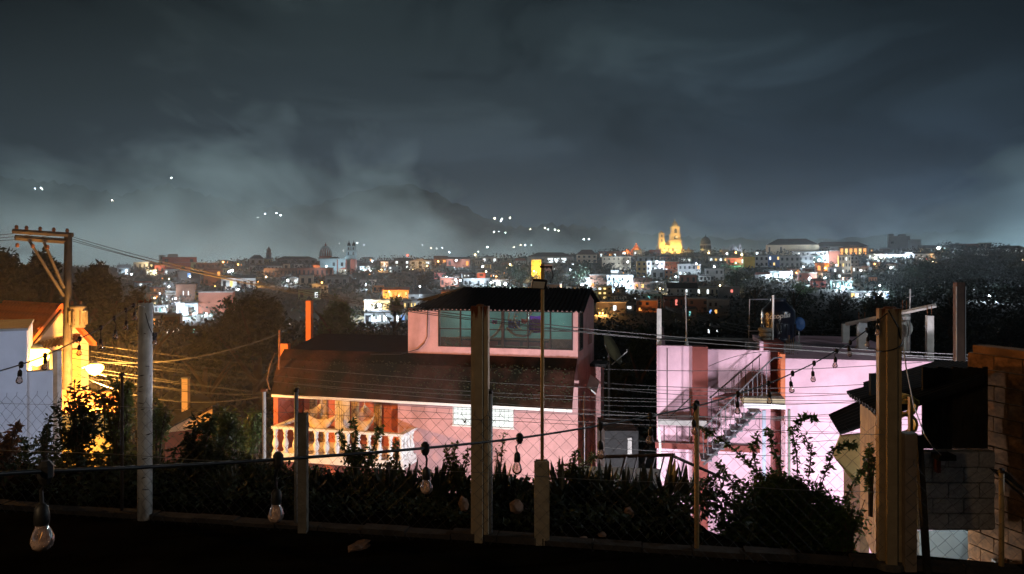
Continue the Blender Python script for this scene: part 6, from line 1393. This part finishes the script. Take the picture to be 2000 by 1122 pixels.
MB().lathe([(2.6*k, -.1), (2.6*k, .1)], (0, 0, 0), 16).build('clock', m_wht, cath).location = (U(1321), 3 - 9.4*k, 4 + 12*k + 6*k); [o for o in cath.children if o.name.startswith('clock')][0].rotation_euler = (R(90), 0, 0)
for px in (1335, 1346): tower_levels(cath, U(px), 2, -1, [(2.6*k, 6*k)], mC, (2.4*k, 4.5*k))
for i in range(5): MB().prism([(U(1290 + 8*i) - .8, 0.2), (U(1290 + 8*i) + .8, .2), (U(1290 + 8*i) + .8, 2.2), (U(1290 + 8*i), 3.2), (U(1290 + 8*i) - .8, 2.2)], -.08, .02).build('portal', m_wd, cath)
lamp('floodlight_glow', (U(1319.5), -6*1.0, 4 + 26*k), 1500, (1.0, .66, .24), cath, .3); lamp('floodlight_glow', (U(1319.5), -4.5, 4 + 40*k), 1100, (1.0, .70, .30), cath, .3); lamp('floodlight_glow', (U(1293), -4.5, 4 + 12*k), 700, (1.0, .66, .24), cath, .3)
for px, z, e in ((1288, 1.5, 1), (1300, 1, 1.2), (1312, 1, 1.3), (1326, 1.5, 1.3), (1303, 7, 1.0), (1330, 7, .8)):
    lamp('floodlight_glow', (U(px), -5.5 if z < 5 else -1.0, z), 3400 * e if z < 5 else 900, (1.0, .63, .20), cath, .3)
# dark dome and white church to its right
Yd = at_row(1378, 497); c = P(1378, 494, Yd); k = Yd / F
t = thing('domed_chapel', 'dim round chapel with dark dome and pale drum right of the cathedral', 'church', c)
MB().lathe([(10.2*k, -3), (10.2*k, 16*k), (10.8*k, 16.2*k), (10.6*k, 17*k)], n=20).build('drum', mat('drum_stone', (.36, .35, .30), .85, .15, .4, .1), t)
MB().lathe([(10*k, 17*k), (9.6*k, 22*k), (7.6*k, 27*k), (4*k, 30.5*k), (1.2*k, 31.5*k), (1.2*k, 33*k), (.6*k, 33.5*k), (.1, 37*k)], n=20).build('dome', mat('dark_dome', (.07, .085, .09), .6, .2, .5, .1), t, True)
for i in range(7): a = R(200 + i * 23); MB().box(-.7, .7, -.1, .1, 7*k, 14*k).build('drum_window', m_wd, t).matrix_local = Matrix.Translation((math.cos(a) * 10.25*k, math.sin(a) * 10.25*k, 0)) @ Matrix.Rotation(a + R(90), 4, 'Z')
Yd = at_row(1438, 498); c = P(1436, 495, Yd); k = Yd / F; mWc = mat('whitewashed_church', (.62, .66, .72), .8, .08, .4, .1)
t = thing('white_church', 'small whitewashed church with gable and bell towers lit bluish white', 'church', c)
MB().prism([(-13*k, -4), (10*k, -4), (10*k, 4*k), (-3*k, 17*k), (-13*k, 4*k)], 0, 9).build('gabled_front', mWc, t)
tower_levels(t, 10.5*k, 2, -3, [(3.0*k, 14*k), (2.6*k, 8*k)], mWc, (2.2*k, 5*k)); tower_levels(t, -21*k, 2, -3, [(3.0*k, 10*k), (2.4*k, 6*k)], mWc, (2.0*k, 4*k))
MB().tube([(-3*k, .5, 17*k), (-3*k, .5, 22*k)], .12, 4).build('cross', mWc, t); MB().prism([(-4.2*k, -1), (-1.8*k, -1), (-1.8*k, 5*k), (-3*k, 7*k), (-4.2*k, 5*k)], -.08, .02).build('portal', m_wd, t)
lamp('church_flood', (-3*k, -7, 1), 1500, (.75, .84, 1), t, .2); lamp('church_flood', (9*k, -4, 3), 900, (.75, .84, 1), t, .2)
# domed church with twin towers on the left
Yd = at_row(655, 536); c = P(655, 534, Yd); k = Yd / F; V = lambda px: (px - 655) * k
mB = mat('pale_blue_church', (.40, .52, .56), .85, .1, .3, .1); mR = mat('church_red', (.36, .10, .07), .8, .15, .4, .1)
t = thing('domed_church', 'pale blue church with ribbed red dome and twin bell towers on the left skyline', 'church', c)
MB().box(V(625), V(684), 0, 12, -3, 27*k).build('nave', mB, t); MB().box(V(624), V(685), -.3, 12.2, 27*k + .01, 28.5*k).build('cornice', mB, t)
MB().prism([(V(640), 28.5*k), (V(660), 28.5*k), (V(655), 32*k), (V(645), 32*k)], 2, 6).build('roof', m_blk, t)
for px in (659, 676): MB().box(V(px) - .9*k, V(px) + .9*k, -.25, -.004, -2, 27*k).build('pilaster', mR, t)
for px in (652, 668): MB().box(V(px) - 2.2*k, V(px) + 2.2*k, -.06, .05, 14*k, 21*k).build('window', m_wd, t)
MB().lathe([(11.6*k, 27*k), (11.6*k, 33*k), (12.2*k, 33.2*k), (12.2*k, 34*k)], (V(629), 8, 0), 24).build('drum', mR, t)
MB().lathe([(12*k, 34*k), (11.6*k, 41*k), (9.2*k, 47*k), (5.5*k, 51*k), (2*k, 53*k), (1.6*k, 56*k), (2*k, 56.4*k), (.6*k, 59*k), (.1, 61*k)], (V(629), 8, 0), 24).build('dome', mat('ribbed_dome_tiles', (.26, .11, .08), .7, .2, .4, .1), t, True)
for i in range(16):
    a = i * math.pi / 8; MB().tube([(V(629) + math.cos(a) * r_ * k, 8 + math.sin(a) * r_ * k, z * k) for r_, z in ((12.2, 34), (11.9, 41), (9.5, 47), (5.7, 51.2), (2.2, 53.2))], .28, 4).build('rib', mB, t)
for px, m in ((680, mB), (689.5, mR)):
    MB().box(V(px) - 4.6*k, V(px) + 4.6*k, 0 if px < 685 else -1.0, 4, -3, 27*k).build('tower_base', m, t)
    tower_levels(t, V(px), 2, 27*k, [(4.9*k, 6*k), (4.5*k, 10*k), (3.7*k, 8*k)], mB, (3.5*k, 8*k), 8, capm=m_iron)
lamp('church_flood', (V(650), -9, 3), 2300, (.72, .9, 1), t, .2); lamp('church_flood', (V(680), -8, 5), 2000, (.72, .9, 1), t, .2)
Yd = at_row(525, 514); c = P(525, 512, Yd); k = Yd / F
t = thing('dark_bell_tower', 'dark slender bell tower on the left skyline', 'tower', c)
tower_levels(t, 0, 0, -1, [(4.6*k, 9*k), (3.9*k, 10*k), (3.2*k, 6*k)], mat('shadowed_stone', (.17, .10, .09), .9, .2, .4, .1), (3*k, 5*k), 8)
# glowing fair: two orange lit gable roofs on the skyline left of the cathedral
m_fl = glow('orange_lit_canvas', (1.0, .33, .06), 1.1, .35, .4)
for px0, px1, tp_, bs, lab in ((1217, 1233, 487, 496, 'low canopy glowing orange on the skyline left of the cathedral'), (1235, 1252, 476, 494, 'small chapel front glowing fiery orange on the skyline')):
    Yd = at_row((px0 + px1) / 2, 499); c = P((px0 + px1) / 2, bs, Yd); k = Yd / F; w2 = (px1 - px0) / 2 * k; h = (bs - tp_) * k
    t = thing('glowing_chapel', lab, 'chapel', c); MB().prism([(-w2, -2), (w2, -2), (w2, h*.35), (w2*.45, h*.6), (0, h), (-w2*.45, h*.6), (-w2, h*.35)], 0, 4).build('front', mat('wall_orange', WC['orange']), t)
    MB().prism([(-w2*.5, 0), (w2*.5, 0), (w2*.5, h*.35), (0, h*.55), (-w2*.5, h*.35)], -.1, -.01).build('lit_opening', m_fl, t)
    MB().box(-w2*1.05, w2*1.05, -.15, 4.1, -.3, 0).build('plinth', m_conc, t)
    lamp('festoon_glow', (0, -6, 3), 1700, (1, .38, .08), t, .3); lamp('festoon_glow', (-w2, 2, h + 3), 2600, (1, .5, .2), t, .3)
# ------------------------------------------------------------------ lesser houses between, each described by its neighbour
rf = random.Random(21); used = set(); nfill = 0
CN = {'white': 'whitish', 'cream': 'cream', 'beige': 'beige', 'grey': 'grey', 'dgrey': 'dark grey', 'brick': 'brick red', 'brown': 'dark brown', 'cool': 'pale bluish', 'orange': 'rust orange', 'pink': 'dull pink', 'teal': 'greenish', 'dark': 'blackish', 'ochre': 'ochre'}
KN = {'flat': 'flat roofed', 'gable': 'gabled', 'front': 'front gabled', 'shed': 'sloping roofed', 'hip': 'hip roofed'}
NAMED = list(HOUSES)
for _ in range(1500):
    if nfill >= 78: break
    px = rf.choice([rf.uniform(1150, 1450), rf.uniform(1120, 1700), rf.uniform(280, 700), rf.uniform(700, 1130), rf.uniform(1480, 1760)])
    rr0 = interp(px, RIDGE); base = rf.uniform(rr0 + 3, min(rr0 + 100, 622)) if px < 1450 else rf.uniform(rr0 + 3, rr0 + 62)
    sc = 1 + (base - 500) / 70.0; wv = rf.uniform(13, 24) * (.75 + .35 * sc) * .8; hv = rf.uniform(8, 14) * (.8 + .3 * sc) * .8
    a, b_, t0 = px - wv / 2, px + wv / 2, base - hv
    if any(min(b_, q[2]) - max(a, q[1]) > 3 and min(base, q[4]) - max(t0, q[3]) > 2.5 for q in HOUSES): continue
    if 395 < px < 610 and base > 545 or 590 < px < 720 and base > 562 or 718 < px < 870 and 528 < base < 575 or 1410 < px < 1480 and base > 522 or px < 400 and base > 590 or px > 1440 and base > 552 or 1090 < px < 1165 and 505 < base < 562: continue
    nb_h = min(NAMED, key=lambda q: abs((q[1] + q[2]) / 2 - px) + 1.3 * abs(q[4] - base)); cxn = (nb_h[1] + nb_h[2]) / 2
    rel = ('left of' if px < nb_h[1] else 'right of' if px > nb_h[2] else 'below' if base > nb_h[4] else 'above')
    col = rf.choice(list(CN)); kd = rf.choice(['flat', 'flat', 'flat', 'gable', 'shed', 'hip', 'front'])
    if (rel, nb_h[0]) in used: continue
    used.add((rel, nb_h[0])); rows_ = 1 if hv < 12 else 2; cols_ = rf.randint(2, 4)
    lit = ''.join(rf.choice('ddddddd  ow') for _ in range(rows_ * cols_))
    house('filler', 'small %s %s house just %s %s' % (CN[col], KN[kd], rel, nb_h[0]), a, b_, t0, base, col, rf.choice(['tile', 'dark', 'slab', 'sheet', 'dark', 'red']), kd, (rows_, cols_), lit, dep=rf.uniform(5, 8), rot=rf.uniform(-22, 22), wr=(.3, .42))
    nfill += 1
FILL = [h for h in HOUSES if h[0] == 'filler']; HOUSES = NAMED
# ------------------------------------------------------------------ street lamps of the town, with fill lamps added to brighten it
m_lw = glow('lamp_white', (.80, .90, 1.0), 22); m_lo = glow('lamp_orange', (1, .45, .12), 14); m_lr = glow('lamp_red', (1, .08, .03), 12); m_lg = glow('lamp_green', (.1, 1, .45), 8); m_ly = glow('lamp_yellow', (1, .75, .4), 14)
LM = {'w': (m_lw, (.72, .86, 1.0), 'white'), 'o': (m_lo, (1, .45, .12), 'orange'), 'r': (m_lr, (1, .1, .05), 'red'), 'g': (m_lg, (.1, 1, .5), 'green'), 'y': (m_ly, (1, .72, .38), 'yellowish')}
LAMPS = [(1049, 547, 'y', 1.3), (1043, 530, 'y', .35), (465, 566, 'w', .5), (420, 560, 'o', .5), (330, 640, 'w', .6), (330, 560, 'w', .5), (403, 613, 'w', .5), (520, 541, 'y', .5), (640, 560, 'w', .7), (760, 570, 'o', 1.0), (778, 578, 'o', .7), (820, 560, 'w', .3), (1522, 503, 'y', .7), (1508, 503, 'y', .5), (1615, 497, 'w', .6), (1570, 500, 'w', .5), (247, 535, 'w', 1), (257, 536, 'w', .6), (290, 524, 'y', .5), (394, 532, 'w', 1.2), (371, 540, 'w', .3), (454, 529, 'w', 1), (449, 530, 'w', .6), (357, 602, 'w', 2.0), (346, 603, 'w', .4), (548, 533, 'o', .7), (609, 535, 'y', 1.0), (618, 534, 'o', .5), (503, 550, 'o', .7), (585, 560, 'o', .5), (562, 548, 'w', 1),
    (619, 576, 'w', 1.8), (686, 527, 'w', 1.1), (700, 532, 'w', .8), (712, 528, 'w', .5), (723, 530, 'w', .8), (746, 527, 'o', .5), (799, 528, 'w', .6), (806, 528, 'y', .6), (834, 520, 'o', .5), (891, 509, 'w', .8), (856, 511, 'o', .6), (890, 547, 'w', .9), (899, 548, 'w', .7), (959, 553, 'w', .9), (987, 555, 'w', 2.2), (990, 524, 'y', .8),
    (928, 498, 'y', .6), (796, 499, 'r', .5), (872, 541, 'w', .7), (1114, 527, 'w', .4), (1119, 518, 'w', .9), (1137, 557, 'w', 2.0), (1203, 556, 'w', 1.4), (1218, 553, 'w', 1.6), (1226, 512, 'w', .7), (1283, 512, 'w', 1.6), (1297, 534, 'y', .6), (1320, 541, 'w', .5), (1437, 514, 'g', .5), (1449, 498, 'y', 1.0),
    (1509, 503, 'w', 1.5), (1520, 501, 'w', .4), (1542, 526, 'w', 1.6), (1569, 522, 'w', 1.3), (1516, 540, 'w', 1.2), (1533, 539, 'w', 1.2), (1582, 545, 'w', 2.4), (1600, 508, 'w', 2.0), (1612, 525, 'o', 1.6), (1634, 519, 'w', .6), (1668, 529, 'w', 1.6), (1637, 560, 'w', 1.1), (1645, 560, 'w', .9), (1710, 504, 'w', 1.5), (1739, 501, 'w', .9), (1759, 501, 'w', .9), (1768, 501, 'w', .9),
    (1833, 485, 'w', 2.0), (1791, 511, 'w', .6), (1789, 503, 'w', .5), (1818, 503, 'o', .3), (1821, 511, 'y', .3), (1696, 575, 'w', .8), (1714, 577, 'w', .9), (1932, 579, 'w', 2.0), (1996, 508, 'y', .6), (1162, 698, 'w', 0), (1430, 616, 'o', 0), (1346, 627, 'o', .5), (1171, 612, 'o', .5), (1177, 612, 'o', .5), (1718, 558, 'w', .4), (740, 596, 'w', 2.4), (725, 603, 'y', 1.2), (750, 622, 'w', .8), (735, 626, 'w', .6)]
LAMPS = [l for l in LAMPS if l[3] > 0]
rl = random.Random(5)
for h in FILL:
    if rl.random() < .62: LAMPS.append((rl.uniform(h[1], h[2]), h[4] - rl.uniform(2, 6), rl.choice('wwwyyo'), rl.uniform(.25, .7)))  # added fill lamps by the lesser houses, to brighten the town
near = {}
for i, (px, py, c, s) in enumerate(LAMPS):
    b_ = min(HOUSES, key=lambda h: max(0, h[1] - px, px - h[2]) + max(0, h[3] - py, py - h[4]) + .02 * abs((h[1] + h[2]) / 2 - px) + .02 * abs(h[4] - py)); near.setdefault((b_[0], c), []).append((px, i))
LAB = {}
for (sh, c), lst in near.items():
    lst.sort(); nm = LM[c][2]
    pos = [''] if len(lst) == 1 else (['left of two ', 'right of two '] if len(lst) == 2 else ['leftmost of several '] + ['%s from left of several ' % o for o in ('second', 'third', 'fourth', 'fifth', 'sixth', 'seventh')[:len(lst) - 2]] + ['rightmost of several '])
    for (px, i), p_ in zip(lst, pos):
        LAB[i] = (('%s glowing street lamp beside %s' % (nm, sh)) if not p_ else ('%s%s street lamps beside %s' % (p_, nm, sh)))
gl = {}
for i, (px, py, c, s) in enumerate(LAMPS):
    h = [q for q in HOUSES if q[1] - 3 <= px <= q[2] + 3 and q[3] - 4 <= py <= q[4] + 6]
    base = min([q[4] for q in h]) if h else py + 8
    base = max(base, interp(px, RIDGE) + 1.0, 500)
    Y = max(110, at_row(px, max(base, interp(px, RIDGE) + 1)) - 4.5); k = Y / F
    p = P(px, py, Y); g0 = min(gz(p.x, Y), p.z - 2)
    t = thing('street_lamp', LAB[i], 'street lamp', (p.x, Y, g0), 0, 'street lamps of the town')
    MB().tube([(0, 0, -.5), (0, 0, p.z - g0 + .2), (0, -.3, p.z - g0 + .35)], .06, 4).build('post', m_iron, t)
    m, col, _ = LM[c]; r = k * (1.15 + .75 * s)
    if (c, round(r, 2)) not in gl: gl[(c, round(r, 2))] = MB().lathe([(.05 * r, -r), (.6 * r, -.8 * r), (r, 0), (.6 * r, .8 * r), (.05 * r, r)], n=8).mesh('lamp_globe', m, True)
    link('lamp_globe', gl[(c, round(r, 2))], t, (0, 0, p.z - g0))
    lamp('lamp_light', (0, -r - .25, p.z - g0), 11500 * s * (Y / 350.0) ** .5, col, t, max(.2, r * .5))
# lamps far away on the misty slopes
dots = []
clus = {'tiny white lamp on the misty slope high above the utility pole': [(55, 370, 1.0), (68, 369, 1.2), (80, 367, .9), (83, 370, .6), (106, 365, .8), (103, 381, 1.1)],
    'tiny white lamp in the bright little cluster on the misty slope': [(219, 392, 1.8), (213, 397, .7), (220, 399, .7), (225, 406, .8), (270, 412, .6), (335, 348, .6)],
    'tiny white lamp in the row on the misty slope above the dark bell tower': [(474, 419, .7), (480, 420, .7), (497, 428, .8), (503, 425, .8), (518, 418, .7), (530, 416, .9), (540, 417, .6), (548, 421, .9), (487, 484, .6), (493, 484, .7)],
    'tiny white lamp near the foot of the dark mountain slope': [(966, 427, .9), (980, 428, .6), (978, 432, .8), (996, 426, .9), (956, 437, .5), (965, 453, .7), (974, 453, .8), (987, 455, .5)],
    'tiny white lamp on the low misty slope left of the cathedral': [(1036, 448, .9), (1034, 451, .9), (1029, 458, 1.0), (1039, 463, .8), (1060, 447, .9), (1064, 446, 1.1), (1070, 449, .9), (1084, 449, .9), (1091, 451, .6), (1119, 456, .8), (1140, 468, .5), (1150, 468, .6), (1182, 451, .9)]}
rr = random.Random(9)
clus['tiny lamp in the scatter low over the town behind the twin towers'] = [(663, 476, .8), (697, 475, .8), (712, 478, .7), (725, 475, .9), (734, 478, .7), (751, 478, .8), (767, 478, .8), (803, 482, .6), (670, 490, .8), (647, 494, .9)]
clus['tiny lamp in the bright scatter over the roofs of the town centre'] = [(825, 479, .8), (842, 485, 1.0), (853, 486, .7), (864, 485, 1.3), (882, 487, 1.3), (877, 493, 1.2), (889, 494, .9), (900, 482, .6), (908, 479, .8), (920, 490, .9), (934, 492, .8), (952, 483, .7), (878, 494, .8), (893, 490, .7), (1004, 484, .8), (1026, 479, .7), (997, 491, 1.0), (1017, 479, .8), (1038, 479, .7), (1114, 490, .8), (1120, 491, .6), (1127, 488, .5)]
dmesh = {}; FLM = [glow('far_lamp', (.82, .92, 1), 70), glow('far_lamp_warm', (1, .86, .6), 45), glow('far_lamp_blue', (.6, .75, 1), 60), glow('far_lamp_faint', (.85, .95, .9), 22)]
for lab, pts in clus.items():
    for px, py, s in pts:
        p = mt_at(px, py)
        k = p.y / F; fl_m = rr.choice(FLM); r = round(k * (.45 + .55 * s * rr.uniform(.6, 1.2)), 1)
        if (r, fl_m.name) not in dmesh: dmesh[(r, fl_m.name)] = MB().lathe([(.05 * r, -r), (.7 * r, -.7 * r), (r, 0), (.7 * r, .7 * r), (.05 * r, r)], n=6).mesh('street_lamp', fl_m, True)
        o = link('far_street_lamp', dmesh[(r, fl_m.name)], None, p); tag(o, lab, 'street lamp', 'street lamps far off in the mist')
